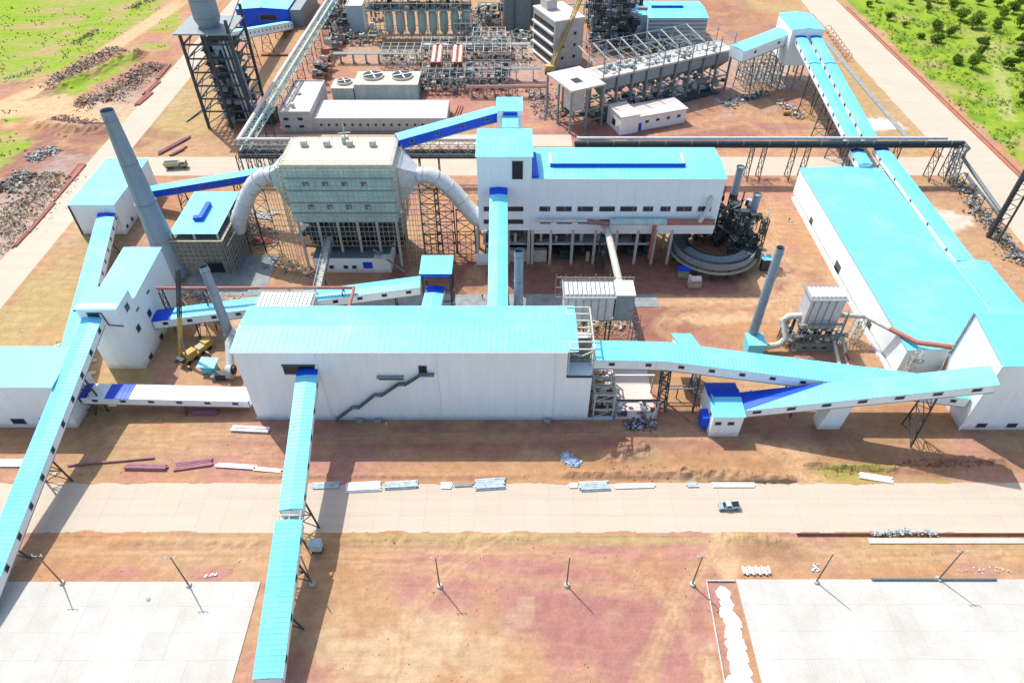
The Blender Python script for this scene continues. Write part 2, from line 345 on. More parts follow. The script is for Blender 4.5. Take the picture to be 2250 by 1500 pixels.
# ================================================================ GROUND
YR0, YR1 = P(0, 1170).y, P(0, 1060).y                 # foreground road
XL0, XL1 = -184.0, -169.8                             # left road
XR0, XR1 = 189.0, 213.0                               # right road
YM0, YM1 = P(0, 386).y, P(0, 345).y                   # road behind the plant
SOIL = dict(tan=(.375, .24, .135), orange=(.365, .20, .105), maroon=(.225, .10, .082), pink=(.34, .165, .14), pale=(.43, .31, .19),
            olive=(.345, .265, .12), grass=(.21, .30, .025), dgrass=(.10, .19, .02), grey=(.36, .33, .30), brown=(.27, .15, .075), track=(.50, .33, .19), white=(.66, .64, .60))
ZN = [  # picture place and reach of each soil tone: cx, cy, rx, ry, kind, strength
 (1230,1265,330,85,'pink',1.0),(1330,1330,200,120,'pink',1),(1500,1300,120,200,'pink',.8),(1500,1410,80,120,'maroon',.75),(1430,1350,60,160,'pink',1),(1440,1290,40,90,'orange',.8),(960,1290,60,40,'maroon',.4),(1290,1400,120,100,'pink',1),(1480,1420,130,110,'pink',1.2),(975,1290,100,55,'pink',.8),(1335,1440,50,45,'pink',1.2),(1320,1350,200,130,'maroon',.35),
 (560,975,190,75,'pink',.6),(150,1010,140,40,'tan',.6),(1420,280,330,55,'pink',.9),(1500,255,200,40,'orange',.7),(1060,400,120,30,'pink',.6),
 (1450,720,140,50,'maroon',.5),(1540,690,240,45,'orange',.8),(1680,480,90,160,'orange',.7),(1700,600,70,90,'track',.6),(60,360,150,60,'maroon',.9),(330,170,90,50,'maroon',.4),
 (190,250,170,28,'track',1.4),(1650,985,180,45,'orange',1.0),(1750,1010,70,60,'track',1.3),(1430,1260,160,45,'orange',.6),(1590,1210,30,60,'track',1.3),(1300,640,230,40,'tan',.5),
 (120,640,120,130,'olive',.9),(400,250,110,100,'olive',.9),(250,620,80,60,'orange',.7),(430,330,140,30,'tan',.9),(330,960,180,50,'olive',.4),(1560,1030,240,30,'brown',.7),(1900,1020,230,34,'brown',.8),
 (850,1440,170,80,'pale',1.2),(700,1330,120,90,'tan',.6),(1060,1450,90,50,'pale',.8),(450,1230,220,30,'tan',.7),(470,1255,40,14,'pink',1),(280,1258,60,14,'pink',1),
 (1960,1210,340,30,'olive',.5),(1700,1210,90,25,'maroon',.5),(1440,870,180,70,'orange',.8),(1390,870,60,60,'pink',1.3),(600,680,200,60,'grey',.5),(640,560,150,60,'tan',.5),
 (300,750,90,60,'olive',.6),(520,690,60,40,'pale',.9),(1100,1185,600,12,'olive',.9),(1900,1056,150,10,'grass',.35),(1870,1035,90,14,'grass',.5),
 (1900,210,90,120,'olive',.7),(1930,270,45,16,'white',1.4),(2085,478,42,20,'white',1.2),(2130,560,110,140,'tan',.6),(1660,210,80,60,'maroon',.4),(1690,170,60,30,'grey',.9),(1030,680,80,40,'pale',1.0),
 (800,130,60,70,'orange',.9),(620,60,60,80,'orange',.5),(1160,180,40,60,'orange',.7),(1500,150,200,80,'grey',.5),(1650,60,60,60,'maroon',.5),(1700,12,90,14,'olive',1),
 (230,300,180,20,'maroon',.7),(60,480,120,120,'grey',.6),(130,370,80,30,'grey',.4),(280,220,100,40,'grey',.4),(1480,30,40,60,'orange',.6),
 (1870,470,60,80,'olive',.5),(2000,760,40,100,'pink',.5),(1150,590,160,60,'orange',.6),
 (2040,270,60,60,'tan',.5),(1560,950,120,20,'track',.8),(520,850,60,60,'pink',.5),(270,830,60,50,'olive',.9),(240,900,40,50,'olive',.5),(1560,1470,26,80,'pale',1.2),
 (1300,620,460,55,'maroon',1.1),(1180,960,700,34,'maroon',.7),(700,955,120,60,'pink',.8),(1420,700,130,50,'maroon',.9),(560,255,70,50,'maroon',.5),(1450,290,260,22,'maroon',.7),(1150,900,900,12,'maroon',.4),(60,700,70,120,'olive',.7),(350,950,120,30,'tan',.6),  # some maroon zones here darken the soil where building shadows fall
 (1750,430,110,30,'pink',.6),(1600,700,130,14,'track',1.0),(1500,660,200,12,'track',.9),(1660,600,22,60,'track',.9),(720,60,30,80,'maroon',.6),(1060,150,80,60,'maroon',.5),(800,250,200,60,'pink',.6),(980,620,90,24,'maroon',.6),(2150,1010,160,30,'brown',.5),
 (1000,190,260,70,'pink',.8),(950,110,200,50,'grey',.45),(1150,110,100,80,'grey',.55),(1400,150,200,60,'maroon',.5),(600,160,50,80,'tan',.6),(700,180,60,60,'pink',.6),(1560,400,120,30,'pink',.7),(900,560,200,40,'maroon',.6),(1500,20,140,40,'maroon',.5),(880,430,60,60,'pink',.6)]
ZW = []
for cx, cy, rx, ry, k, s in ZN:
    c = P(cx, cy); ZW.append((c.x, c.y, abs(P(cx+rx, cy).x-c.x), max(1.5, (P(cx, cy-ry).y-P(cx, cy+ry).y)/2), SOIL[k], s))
def poly_px(pts): return [(P(a, b).x, P(a, b).y) for a, b in pts]
def inside(x, y, pl):
    c = False; j = len(pl)-1
    for i in range(len(pl)):
        if (pl[i][1] > y) != (pl[j][1] > y) and x < (pl[j][0]-pl[i][0])*(y-pl[i][1])/(pl[j][1]-pl[i][1])+pl[i][0]: c = not c
        j = i
    return c
GRASS = [poly_px(q) for q in ([(-400,182),(0,182),(60,180),(130,160),(230,100),(310,50),(372,6),(380,-60),(-400,-60)],
    [(108,212),(190,160),(260,128),(300,112),(312,125),(250,165),(180,205),(140,218)], [(-200,385),(0,372),(30,350),(68,312),(60,296),(0,292),(-200,300)],
    [(330,60),(392,20),(395,60),(350,72),(320,70)],[(310,100),(350,92),(385,98),(380,108),(320,108)], [(0,242),(36,236),(50,262),(0,275)])]
TRK = [((P(-40,250)), P(150,168), P(260,95), P(390,10), 5.5), (P(55,232), P(110,240), P(200,258), P(262,268), 5.0), (P(-10,110), P(25,75), P(60,30), P(75,-20), 2.2), (P(-30,250), P(40,240), P(80,235), P(120,225), 9)]
def segd(x, y, a, b):
    dx, dy = b.x-a.x, b.y-a.y; t = max(0, min(1, ((x-a.x)*dx+(y-a.y)*dy)/(dx*dx+dy*dy))); return math.hypot(x-a.x-t*dx, y-a.y-t*dy)
TYRE = [[(1420,1520),(1470,1380),(1540,1260),(1592,1195),(1600,1150)],[(1400,1500),(1500,1280),(1580,1200)],[(1560,1500),(1480,1330),(1380,1240),(1200,1215),(760,1205)],[(1800,1050),(1745,1015),(1690,975),(1560,955),(1400,948),(1100,960),(700,962),(420,950)],[(1770,1052),(1715,1000),(1650,960)],
 [(1470,745),(1440,715),(1480,680),(1580,655),(1690,640),(1725,590),(1700,500),(1690,430)],[(1490,750),(1470,715),(1520,690),(1660,668),(1760,650)],[(1700,640),(1760,700),(1800,740)],[(1420,300),(1560,262),(1660,245),(1712,270),(1740,310)],[(1350,310),(1500,290),(1640,270),(1700,300)],[(1640,130),(1665,180),(1700,240)],
 [(200,960),(420,985),(600,990)],[(440,1200),(560,1212),(240,1215),(60,1200)],[(700,1230),(900,1240),(1100,1270),(1400,1300)],[(300,300),(380,320),(460,300)],[(860,1500),(900,1350),(1000,1240),(1100,1180)],[(1750,1200),(1900,1230),(2200,1215)],[(1010,660),(1060,640),(1050,560)],[(560,850),(420,880),(330,920),(200,960)]]
TY = [[P(*q) for q in l] for l in TYRE]
TB = [(min(p.x for p in l)-3, max(p.x for p in l)+3, min(p.y for p in l)-3, max(p.y for p in l)+3) for l in TY]
def nz(x, y, s, o=0): return noise.noise(Vector((x*s, y*s, o)))
def mixc(a, b, t): return tuple(p+(q-p)*t for p, q in zip(a, b))
def sstep(t): t = max(0, min(1, t)); return t*t*(3-2*t)
XG = 217.5
def soil(x, y):
    n1, n2, n3 = nz(x, y, .035), nz(x, y, .11, 5), nz(x, y, .45, 9)
    c = mixc(SOIL['tan'], SOIL['orange'], sstep(.5+n1*1.2)); c = mixc(c, SOIL['pink'], sstep(nz(x, y, .06, 12)*1.8+.1)*.6)
    for zx, zy, rx, ry, k, s in ZW:
        dx, dy = (x-zx)/rx, (y-zy)/ry; q = dx*dx+dy*dy
        if q < 3.2:
            t = sstep((1.25-math.sqrt(q)+n2*.8+n3*.35)*1.6)*min(1, s)
            if t > 0: c = mixc(c, k, min(1, t*.8))
    g = 0
    if x < -150 and y > 195:
        for pl in GRASS:
            if inside(x+n2*4+n3*2, y+n2*4+nz(x, y, .45, 3)*2, pl): g = 1
        if g: c = mixc(SOIL['grass'], SOIL['olive'], sstep(.35+n2*1.8+n3*.8)*.6); c = mixc(c, SOIL['dgrass'], sstep(n3*2)*.35); c = mixc(c, SOIL['tan'], sstep(nz(x, y, .07, 44)*2.4-.1)*.7)
        for a, b, d, e, wd in TRK:
            q = min(segd(x, y, a, b), segd(x, y, b, d), segd(x, y, d, e))/wd + n3*.25
            if q < 1.2: c = mixc(c, SOIL['track'], sstep((1.2-q)*2.2))
    if x > XG - 4:
        t = sstep((x+n2*3+n3*1.5-XG-1.5)/2.5); gc = mixc(SOIL['grass'], SOIL['dgrass'], sstep(.25+n2*1.5+n3*.8)*.7); gc = mixc(gc, SOIL['olive'], sstep(nz(x, y, .05, 30)*2.2)*.6)
        q = segd(x, y, P(2185, 95), P(2215, 260))/4 + n3*.4
        if q < 1.2: gc = mixc(gc, (.33, .33, .12), sstep((1.2-q)*1.6)*.7)
        c = mixc(c, gc, t)
    for l, bb_ in zip(TY, TB):
        if bb_[0] < x < bb_[1] and bb_[2] < y < bb_[3]:
            q = min(segd(x, y, p, r) for p, r in zip(l, l[1:])) + n3*.35
            if q < 2.2: c = mixc(c, SOIL['track'], .35*sstep((2.2-q)*.9))
            if .45 < q < 1.25: c = mixc(c, SOIL['brown'], .38)
    if y < 74 and -40 < x < 50: c = mixc(c, SOIL['pale'], sstep(.1+n2*1.6+n1+(0 if x < 5 else -.8))*.55)
    f = 1 + n3*.10 + nz(x, y, 1.3, 2)*.06
    return tuple(max(.01, k*f) for k in c)
BERM = [(P(1240,1042), P(1500,1040), 1.6, .8), (P(1500,1040), P(1730,1052), 2.6, 1.1), (P(1770,1020), P(1990,1030), 1.2, .8), (P(2020,1000), P(2200,1010), 1.0, .7), (P(2000,1030), P(2180,1045), 1.5, .6),
        (P(1340,1000), P(1410,985), 3.5, 1.3), (P(560,1045), P(1150,1046), 1.2, .35), (P(240,1190), P(560,1192), 1.6, .3), (P(700,1185), P(1180,1180), 2, .3), (P(1590,1178), P(1720,1182), 3, .5),
        (P(110,205), P(290,125), 5, 1.6), (P(60,180), P(0,185), 5, .8), (P(230,290), P(90,275), 5, 1.5), (P(300,130), P(312,120), 3, 2.2), (P(1650,395), P(1760,398), 1.2, .6), (P(1990,415), P(2080,418), 1.3, .9)]
def gz(x, y):
    z = -.16 + nz(x, y, .5)*.05 + nz(x, y, .12, 4)*.06
    for a, b, wd, h in BERM:
        q = segd(x, y, a, b)/wd
        if q < 2: z += h*1.5*math.exp(-q*q*1.8)*(1+nz(x, y, .6, 7)*.7)
    if x > XG + 1 or (x < -190 and y > 200): z += .12 + nz(x, y, .3, 8)*.25
    return z
xs = [-4000, -2500, -1400, -800, -500, -380, -320, -290]; v = -270
while v < 260: xs.append(v); v += .8 if -130 < v < 160 else 1.5
xs += [262, 275, 290, 320, 380, 500, 800, 1400, 2500, 4000]
TRX = P(1755, 1168).x
ys = [-3000, -1200, -400, -120, -20, 20, 35]; v = 46
while v < 470:
    ys.append(v); v += .75 if v < 150 else (1.1 if v < 290 else 2.0)
ys += [490, 530, 600, 800, 1300, 2500, 5000]
ys = sorted([y for y in ys if not (YR0-2.2 < y < YR0+2 or YR1-2 < y < YR1+.8)] + [YR0+k*.25 for k in range(1, 9)] + [YR1-k*.25 for k in range(-3, 9)] + [YR0-.04, YR0-.10, YR0-.8, YR0-1.2, YR0-1.9])
gm = M(); cols = []
for y in ys:
    for x in xs:
        z = gz(x, y) if abs(x) < 300 and 30 < y < 480 else -.15
        if x > TRX and x < 250 and YR0-.85 <= y <= YR0-.06: z = -1.0
        elif x > TRX - 1.3 and YR0-.06 < y < YR0: z = -.05
        rd = max(min(x-XL0, XL1-x) if y > 150 else -9, min(y-YR0, YR1-y), min(x-XR0, XR1-x) if y > 141 else -9, min(y-YM0, YM1-y) if XL1-1 < x < XR0+1 else -9)
        if -1.2 < rd < 2.2 and z > -.5:      # dusty, uneven soil edge lapping over the slabs
            e_ = nz(x, y, .13, 21)*.07 + nz(x, y, .5, 22)*.025
            z = max(z, .02 + rd*.08 + e_*.3) if rd < 0 else .04 - rd*.085 + e_
            if rd > .2 and z < .02: z = -.08
        elif (XL0-.6 < x < XL1+.6) or (YR0 < y < YR1+.6) or (XR0-.6 < x < XR1+.6 and y > 140) or (YM0-.5 < y < YM1+.5 and x > -170): z = min(z, -.08)
        gm.v.append((x, y, z)); cols.append(soil(x, y) if abs(x) < 300 and 30 < y < 500 else (SOIL['grass'] if abs(x) > 230 or y > 480 else SOIL['tan']))
nx = len(xs)
for j in range(len(ys)-1):
    for i in range(nx-1): a = j*nx+i; gm.f.append((a, a+1, a+nx+1, a+nx))
def soil_mat():
    m = bpy.data.materials.new('soil'); m.use_nodes = True; n = m.node_tree; L = n.links; b = n.nodes['Principled BSDF']; b.inputs['Roughness'].default_value = .95
    if 'Specular IOR Level' in b.inputs: b.inputs['Specular IOR Level'].default_value = .1
    at = n.nodes.new('ShaderNodeAttribute'); at.attribute_name = 'soil'; g = n.nodes.new('ShaderNodeNewGeometry')
    out = at.outputs['Color']
    for sc, det, amt, st in ((.35, 8, .13, (1, 1, 1)), (1.6, 6, .10, (1, 1, 1)), (.5, 5, .08, (.10, 1, 1)), (.9, 4, .05, (.2, 1.4, 1))):
        mp = n.nodes.new('ShaderNodeMapping'); mp.inputs['Scale'].default_value = st; mp.inputs['Rotation'].default_value = (0, 0, .04 if st[0] < 1 else 0)
        L.new(g.outputs['Position'], mp.inputs[0]); t = n.nodes.new('ShaderNodeTexNoise'); t.inputs['Scale'].default_value = sc; t.inputs['Detail'].default_value = det; t.inputs['Roughness'].default_value = .6
        L.new(mp.outputs[0], t.inputs[0]); r = n.nodes.new('ShaderNodeMapRange'); r.inputs[1].default_value = .3; r.inputs[2].default_value = .7; r.inputs[3].default_value = 1-amt; r.inputs[4].default_value = 1+amt
        L.new(t.outputs[0], r.inputs[0]); v = n.nodes.new('ShaderNodeVectorMath'); v.operation = 'SCALE'; L.new(out, v.inputs[0]); L.new(r.outputs[0], v.inputs['Scale']); out = v.outputs[0]
    L.new(out, b.inputs['Base Color'])
    t = n.nodes.new('ShaderNodeTexNoise'); t.inputs['Scale'].default_value = 1.6; t.inputs['Detail'].default_value = 8; L.new(g.outputs['Position'], t.inputs[0])
    bp = n.nodes.new('ShaderNodeBump'); bp.inputs['Strength'].default_value = .3; bp.inputs['Distance'].default_value = .35; L.new(t.outputs[0], bp.inputs['Height']); L.new(bp.outputs[0], b.inputs['Normal'])
    MATS['soil'] = m
soil_mat()
ground = gm.obj('ground', 'soil', kind='structure')
ca = ground.data.color_attributes.new('soil', 'FLOAT_COLOR', 'POINT')
ca.data.foreach_set('color', [k for c in cols for k in (c[0], c[1], c[2], 1)])

# ---- roads and yards: slabs are pieces with joints between them
PL = {}
def slab_field(name, x0, x1, y0, y1, sx, sy, m, z=0.0, th=.14, gap=.025, skip=None, far_only=None):
    base = M().box(x0+.01, x1-.01, y0+.01, y1-.01, z-.30, z-.05).obj(name, m, kind='structure')
    OFF[base.name] = Vector((0, 0, 0)); nx_, ny_ = max(1, round((x1-x0)/sx)), max(1, round((y1-y0)/sy)); dx, dy = (x1-x0)/nx_, (y1-y0)/ny_
    me = None
    for j in range(ny_):
        for i in range(nx_):
            cx, cy = x0+(i+.5)*dx, y0+(j+.5)*dy
            if skip and skip(cx, cy): continue
            if me is None:
                o = M().box(-dx/2+gap/2, dx/2-gap/2, -dy/2+gap/2, dy/2-gap/2, -th, 0).obj('slab', m, base); me = o.data
            else: o = bpy.data.objects.new('slab', me); COL.objects.link(o); o.parent = base
            o.location = (cx, cy, z + R.uniform(-.008, .008))
    return base
slab_field('road', -190, 190, YR0, YR1, 6.2, 4.9, 'road_concrete')
# the roads that run away from the viewer and behind the plant: slabs near enough to tell apart
for (nm, x0, x1, y0, y1, sx, sy) in (('left_road', XL0, XL1, 160, 520, 7.1, 9), ('right_road', XR0, XR1, 142, 520, 8, 10), ('plant_road', XL1+.1, XR0-.1, YM0, YM1, 8, 7.5), ('cross_road', -160, XL1 + 30, 480, 488, 8, 8)):
    slab_field(nm, x0, x1, y0, y1, sx, sy, 'road_concrete')
YY = P(0, 1277).y; YYR = P(0, 1272).y
slab_field('left_yard', -171, P(572, 1279).x, 42, YY, 5.5, 6, 'pale_concrete', .02, gap=.02)
slab_field('right_yard', P(1617, 1273).x, 165, 42, YYR, 5.5, 6, 'pale_concrete', .02, gap=.02)
slab_field('strip_pavement', P(560, 672).x, P(1448, 672).x, P(0, 674).y, P(0, 646).y, 3, 3.4, 'grey_concrete', -.02)
slab_field('mill_pavement', P(400, 620).x, P(590, 620).x, P(0, 650).y, P(0, 560).y, 6, 6, 'grey_concrete', -.03)
slab_field('yard_pavement', P(590, 300).x-4, P(1255, 300).x, P(0, 322).y, P(0, 296).y, 8, 7, 'road_concrete', -.03)
m = M(); a, b = P(1552, 1277), P(1592, 1500)
m.beam((a.x, a.y, .1), (b.x, b.y, .1), .25, .5); m.beam((a.x, a.y+.13, .1), (P(1614, 1277).x, a.y+.13, .1), .25, .5)
solo(m, 'kerb_wall', 'steel_pale', 'low pale kerb wall running along the row of white lime piles', 'kerb')
m = M(); k = P(1905, 1180).x; m.box(k, 165, YR0-2.9, YR0-1.5, -.3, .12); solo(m, 'ledge', 'pale_concrete', 'long white concrete ledge beside the dark roadside ditch', 'ledge')
# road-side earth kerbs along the right road and drain channel
m = M(); m.box(XR1+.3, XR1+.7, 150, 470, -.3, .5); m.box(XR1+2.2, XR1+2.6, 150, 470, -.3, .5); solo(m, 'drain_channel', 'rust_pipe', 'long reddish drain channel between the right road and green bush', 'drain')
a, b = P(1812, 90), P(2005, 318); m = M(); m.beam((a.x, a.y, .1), (b.x, b.y, .1), 2.2, .5); solo(m, 'drain_channel', 'grey_concrete', 'pale grey drain channel slanting between twin galleries and right road', 'drain')
# ================================================================ MAIN BUILDINGS
PI = math.pi
def windows_px(root, Y, lst, w, h, name='window', m='glass'):
    for px, py in lst: wfront(root, px, py, Y, w, h, m, name)
# ---- central long hall
CY0 = P(0, 920).y; CX0 = P(567, 920).x; CX1 = PY(1291, 915, CY0).x; ZT = PY(500, 771, CY0).z
XO = PY(1247, 790, CY0).x
hall = thing('crushing_hall', 'longest white hall in the centre, pale blue roof, outside stair on its front wall', 'building', ((CX0+CX1)/2, CY0, 0))
D = 17.0; cyr = CY0 + 8.6; RZ = .85
zo = PY(1247, 826, CY0).z
m = M(); m.prism([(CX0, CY0, -.3), (CX0, CY0+D, -.3), (CX0, CY0+D, ZT), (CX0, cyr, ZT+RZ), (CX0, CY0, ZT)], (XO-CX0, 0, 0)); m.obj('wall', 'white_cladding', hall)
m = M(); m.box(XO+.003, CX1, CY0, CY0+D, -.3, zo); m.obj('wall', 'white_cladding', hall)
XE = PY(1270, 745, CY0+4).x
for s in (-1, 1):
    M().sheet((CX0-.4, cyr+s*9.0, ZT+.1), (XE, cyr+s*9.0, ZT+.1), (XE, cyr, ZT+RZ+.14), (CX0-.4, cyr, ZT+RZ+.14), 1.5).obj('roof', 'cyan_sheet', hall)
M().box(CX0-.5, CX1+1.4, CY0-.12, CY0-.003, -.3, .7).obj('plinth', 'cabinet_paint', hall)
M().box(CX0-.3, XO, CY0-.62, CY0-.4, ZT-.28, ZT-.02).obj('gutter', 'white_paint', hall)
for k in range(3): X = CX0+21+k*31; M().box(X-.09, X+.09, CY0-.2, CY0-.004, .7, ZT-.3).obj('downpipe', 'white_paint', hall)
for k in range(1, 15): X = CX0+k*6.1; M().box(X-.03, X+.03, CY0-.03, CY0-.002, .7, ZT-.3).obj('panel_joint', 'white_paint', hall)
# open steel bay at the right end
def openbay(root, x0, x1, y0, y1, z0, z1, nx_, ny_):
    for i in range(nx_+1):
        for j in (0, ny_): 
            X = x0+(x1-x0)*i/nx_; Yv = y0+(y1-y0)*j/ny_; M().box(X-.18, X+.18, Yv-.18, Yv+.18, z0, z1).obj('column', 'steel_pale', root)
    for i in range(nx_+1): X = x0+(x1-x0)*i/nx_; M().beam((X, y0, z1), (X, y1, z1), .35).obj('beam', 'steel_pale', root)
    for j in range(ny_+1): Yv = y0+(y1-y0)*j/ny_; M().beam((x0, Yv, z1), (x1, Yv, z1), .35).obj('beam', 'steel_pale', root)
openbay(hall, XO+.4, CX1-.1, CY0+.3, CY0+D-.3, zo, ZT+.3, 1, 6)
m = M()
for k in range(3): z = zo+1.2+k*1.9; m.beam((XO+.3, CY0+5, z), (CX1, CY0+5, z), .2); m.beam((CX1-.1, CY0+.3, z), (CX1-.1, CY0+D, z), .2)
m.beam((XO+.4, CY0+.3, ZT-.4), ((XO+CX1)/2, CY0+.3, ZT-2.2), .22); m.beam((CX1, CY0+.3, ZT-.1), ((XO+CX1)/2, CY0+.3, ZT-2.2), .22)
m.obj('bracing', 'steel_pale', hall); M().box(XO+.2, CX1-.2, CY0+5.3, CY0+5.5, zo, ZT-.5).obj('inner_wall', 'blockwork', hall)
M().box(XO+.05, CX1, CY0-.2, CY0-.003, zo-.5, zo+.25).obj('sill', 'steel_dark', hall)
# outside stair
def st(px, py): p = PY(px, py, CY0-.6); return Vector((p.x, CY0-.75, p.z))
pts = [(738,920),(774,893),(788,893),(822,866),(838,866),(874,842),(890,842),(922,822),(954,822)]
stair = thing('outside_stair', 'grey steel stair climbing left to right up the front of the long white hall', 'stair', (st(738,920).x, CY0-.8, 0))
for (a, b) in zip(pts, pts[1:]):
    A, B = st(*a), st(*b)
    if a[1] == b[1]: 
        ld = M().box(A.x, B.x, CY0-1.5, CY0-.02, A.z-.12, A.z).obj('landing', 'steel_grey', stair)
        r_ = M()
        for k in (.55, 1.1): r_.beam((A.x, CY0-1.48, A.z+k), (B.x, CY0-1.48, A.z+k), .07)
        for X in (A.x, B.x): r_.beam((X, CY0-1.48, A.z), (X, CY0-1.48, A.z+1.1), .07)
        r_.obj('handrail', 'steel_dark', ld)
    else:
        s_ = M()
        for yy in (CY0-1.5, CY0-.45): s_.beam((A.x, yy, A.z-.1), (B.x, yy, B.z-.1), .12, .3)
        s_.obj('stringer', 'steel_dark', stair); n_ = max(4, int((B.z-A.z)/.28)); t_ = M()
        for i in range(n_): q = A.lerp(B, (i+.5)/n_); t_.box(q.x-.16, q.x+.16, CY0-1.45, CY0-.5, q.z-.04, q.z)
        t_.obj('tread', 'steel_grey', stair, kind='stuff'); r_ = M()
        for k in (.5, 1.05): r_.beam((A.x, CY0-1.5, A.z+k), (B.x, CY0-1.5, B.z+k), .07)
        for i in range(5): q = A.lerp(B, i/4); r_.beam((q.x, CY0-1.5, q.z), (q.x, CY0-1.5, q.z+1.05), .06)
        r_.obj('handrail', 'steel_dark', stair)
p = PY(929, 812, CY0); window(hall, (p.x, CY0, p.z), FRONT, 2.0, 2.9, 0, 'dark_opening', 'door')
p = PY(859, 830, CY0); window(hall, (p.x, CY0, p.z), FRONT, 6.4, 1.3, 0, 'dark_opening', 'window'); M().box(p.x-3.6, p.x+3.6, CY0-1.1, CY0-.02, p.z+.85, p.z+1.05).obj('canopy', 'steel_grey', hall)
p = PY(668, 815, CY0); window(hall, (p.x-1.1, CY0, p.z+.4), FRONT, 8.2, 3.0, 0, 'dark_opening', 'opening')
M().box(p.x-5.4, p.x+3.4, CY0-.35, CY0-.1, p.z+2.2, p.z+2.5).obj('lintel', 'steel_dark', hall)
for px_ in (790, 830, 1203): q = P(px_, 931); M().box(q.x-1, q.x+1, CY0-1.6, CY0-.2, -.2, .8).obj('cable_box', 'steel_grey', hall)

# ---- power house with the tall left tower
PYF = P(0, 580).y; zt = PY(1300, 392, PYF).z; zb = PY(1300, 505, PYF).z
PX0 = PY(1168, 392, PYF).x; PX1 = PY(1596, 392, PYF).x; TX0 = PY(1047, 345, PYF).x; tz = PY(1100, 344, PYF).z
ph = thing('furnace_building', 'white hall on columns with roof skylight and tall tower at its left end', 'building', ((PX0+PX1)/2, PYF, 0))
DP = 20.0
M().prism([(PX0+.01, PYF+.01, zb), (PX0+.01, PYF+DP, zb), (PX0+.01, PYF+DP, zt), (PX0+.01, PYF+DP/2, zt+.9), (PX0+.01, PYF+.01, zt)], (PX1-PX0, 0, 0)).obj('wall', 'white_cladding', ph)
for s in (-1, 1):
    M().sheet((PX0+.1, PYF+DP/2+s*(DP/2+.4), zt+.1), (PX1+.4, PYF+DP/2+s*(DP/2+.4), zt+.1), (PX1+.4, PYF+DP/2, zt+1.1), (PX0+.1, PYF+DP/2, zt+1.1), 1.5).obj('roof', 'cyan_sheet', ph)
# skylight monitor
a, b = PY(1207, 372, PYF+6), PY(1503, 372, PYF+6); sx0, sx1 = a.x, b.x; sy0, sy1 = PYF+6.2, PYF+13.2
mon = M().box(sx0, sx1, sy0, sy1, zt+.4, zt+2.0).obj('skylight', 'white_paint', ph)
M().box(sx0+.4, sx1+.3, sy0-.15, sy0-.02, zt+.5, zt+2.0).obj('fascia', 'blue_sheet', mon)
M().sheet((sx0+.7, sy0-.3, zt+2.1), (sx1-.7, sy0-.3, zt+2.1), (sx1-.7, sy1+.3, zt+2.25), (sx0+.7, sy1+.3, zt+2.25), 1.2).obj('skylight_roof', 'cyan_sheet', mon)
# tower
M().prism([(TX0, PYF-.25, zb), (TX0, PYF+18.2, zb), (TX0, PYF+18.2, tz), (TX0, PYF+9, tz+.9), (TX0, PYF-.25, tz)], (PX0-TX0, 0, 0)).obj('tower_wall', 'white_cladding', ph)
for s in (-1, 1):
    M().sheet((TX0-.4, PYF+9+s*9.6, tz+.1), (PX0+.4, PYF+9+s*9.6, tz+.1), (PX0+.4, PYF+9, tz+1.1), (TX0-.4, PYF+9, tz+1.1), 1.5).obj('roof', 'cyan_sheet', ph)
p = PX(1178, 350, PX0+.3); M().prism([(PX0+.02, PYF-.1, zt+.35), (PX0+2.3, PYF-.1, zt+.35), (PX0+1.6, PYF+15, zt+.6), (PX0+.02, PYF+15, zt+.6)], (0, 0, .7)).obj('gutter_sheet', 'blue_sheet', ph)
p = PY(1137, 374, PYF-.25); window(ph, (p.x, PYF-.25, p.z), FRONT, 3.3, 6.3, 0, 'dark_opening', 'opening')
for px_, wd in ((1192+5, 3.4), (1239, 5.0), (1286, 5.0), (1334, 5.0), (1381, 5.4), (1424, 3.2), (1462, 3.2), (1503, 5.0), (1548, 4.2)):
    wfront(ph, px_, 459, PYF+.01, wd, 1.7)
    wfront(ph, px_+ (1334-px_)*.012, 487, PYF+.01, wd, 1.5)
for px_, wd in ((1070, 2.0), (1133, 5.0)):
    wfront(ph, px_, 459, PYF-.25, wd, 1.6); wfront(ph, px_, 487, PYF-.25, wd, 1.6)
for k in range(1, 11): X = PX0+k*5.7; M().box(X-.03, X+.03, PYF-.03, PYF+.008, zb+.1, zt-.2).obj('panel_joint', 'white_paint', ph)
M().box(PX0+.4, PX1+.2, PYF-.55, PYF-.3, zt-.2, zt+.02).obj('gutter', 'white_paint', ph)
# columns and open ground floor
cols_x = [1052, 1117, 1160, 1168, 1206, 1252, 1299, 1344, 1387, 1424, 1458]
for px_ in cols_x:
    X = PY(px_ + (px_-1125)*.03, 560, PYF).x
    for yy in (PYF+.4, PYF+DP/2, PYF+DP-.5): M().box(X-.45, X+.45, yy-.45, yy+.45, -.3, zb).obj('column', 'concrete', ph)
M().box(PX0+.2, PX1-22, PYF+.2, PYF+.7, zb-6.4, zb-5.8).obj('floor_beam', 'concrete', ph)
M().box(TX0+1, PX1-24, PYF+1, PYF+DP-1, zb-6.9, zb-6.45).obj('floor_slab', 'concrete', ph)
M().box(PX0+.2, PX1-.2, PYF-.01, PYF+.8, zb-1.6, zb-.01).obj('edge_beam', 'white_paint', ph)
eqm = M()
for i in range(170):
    X = R.uniform(TX0+3, PX1-20); yy = R.uniform(PYF+3, PYF+DP-2); s_ = R.uniform(.6, 2.0); zz = R.choice((0, zb-6.4)); eqm.box(X-s_, X+s_, yy-s_*.7, yy+s_*.7, zz, zz+R.uniform(1, 4))
eqm.obj('machinery', 'dark_duct', ph, kind='stuff'); M().box(PX0+.5, PX1-16, PYF+DP-1.5, PYF+DP-.6, 0, zb-.3).obj('dark_backing', 'dark_duct', ph); eqm = M()
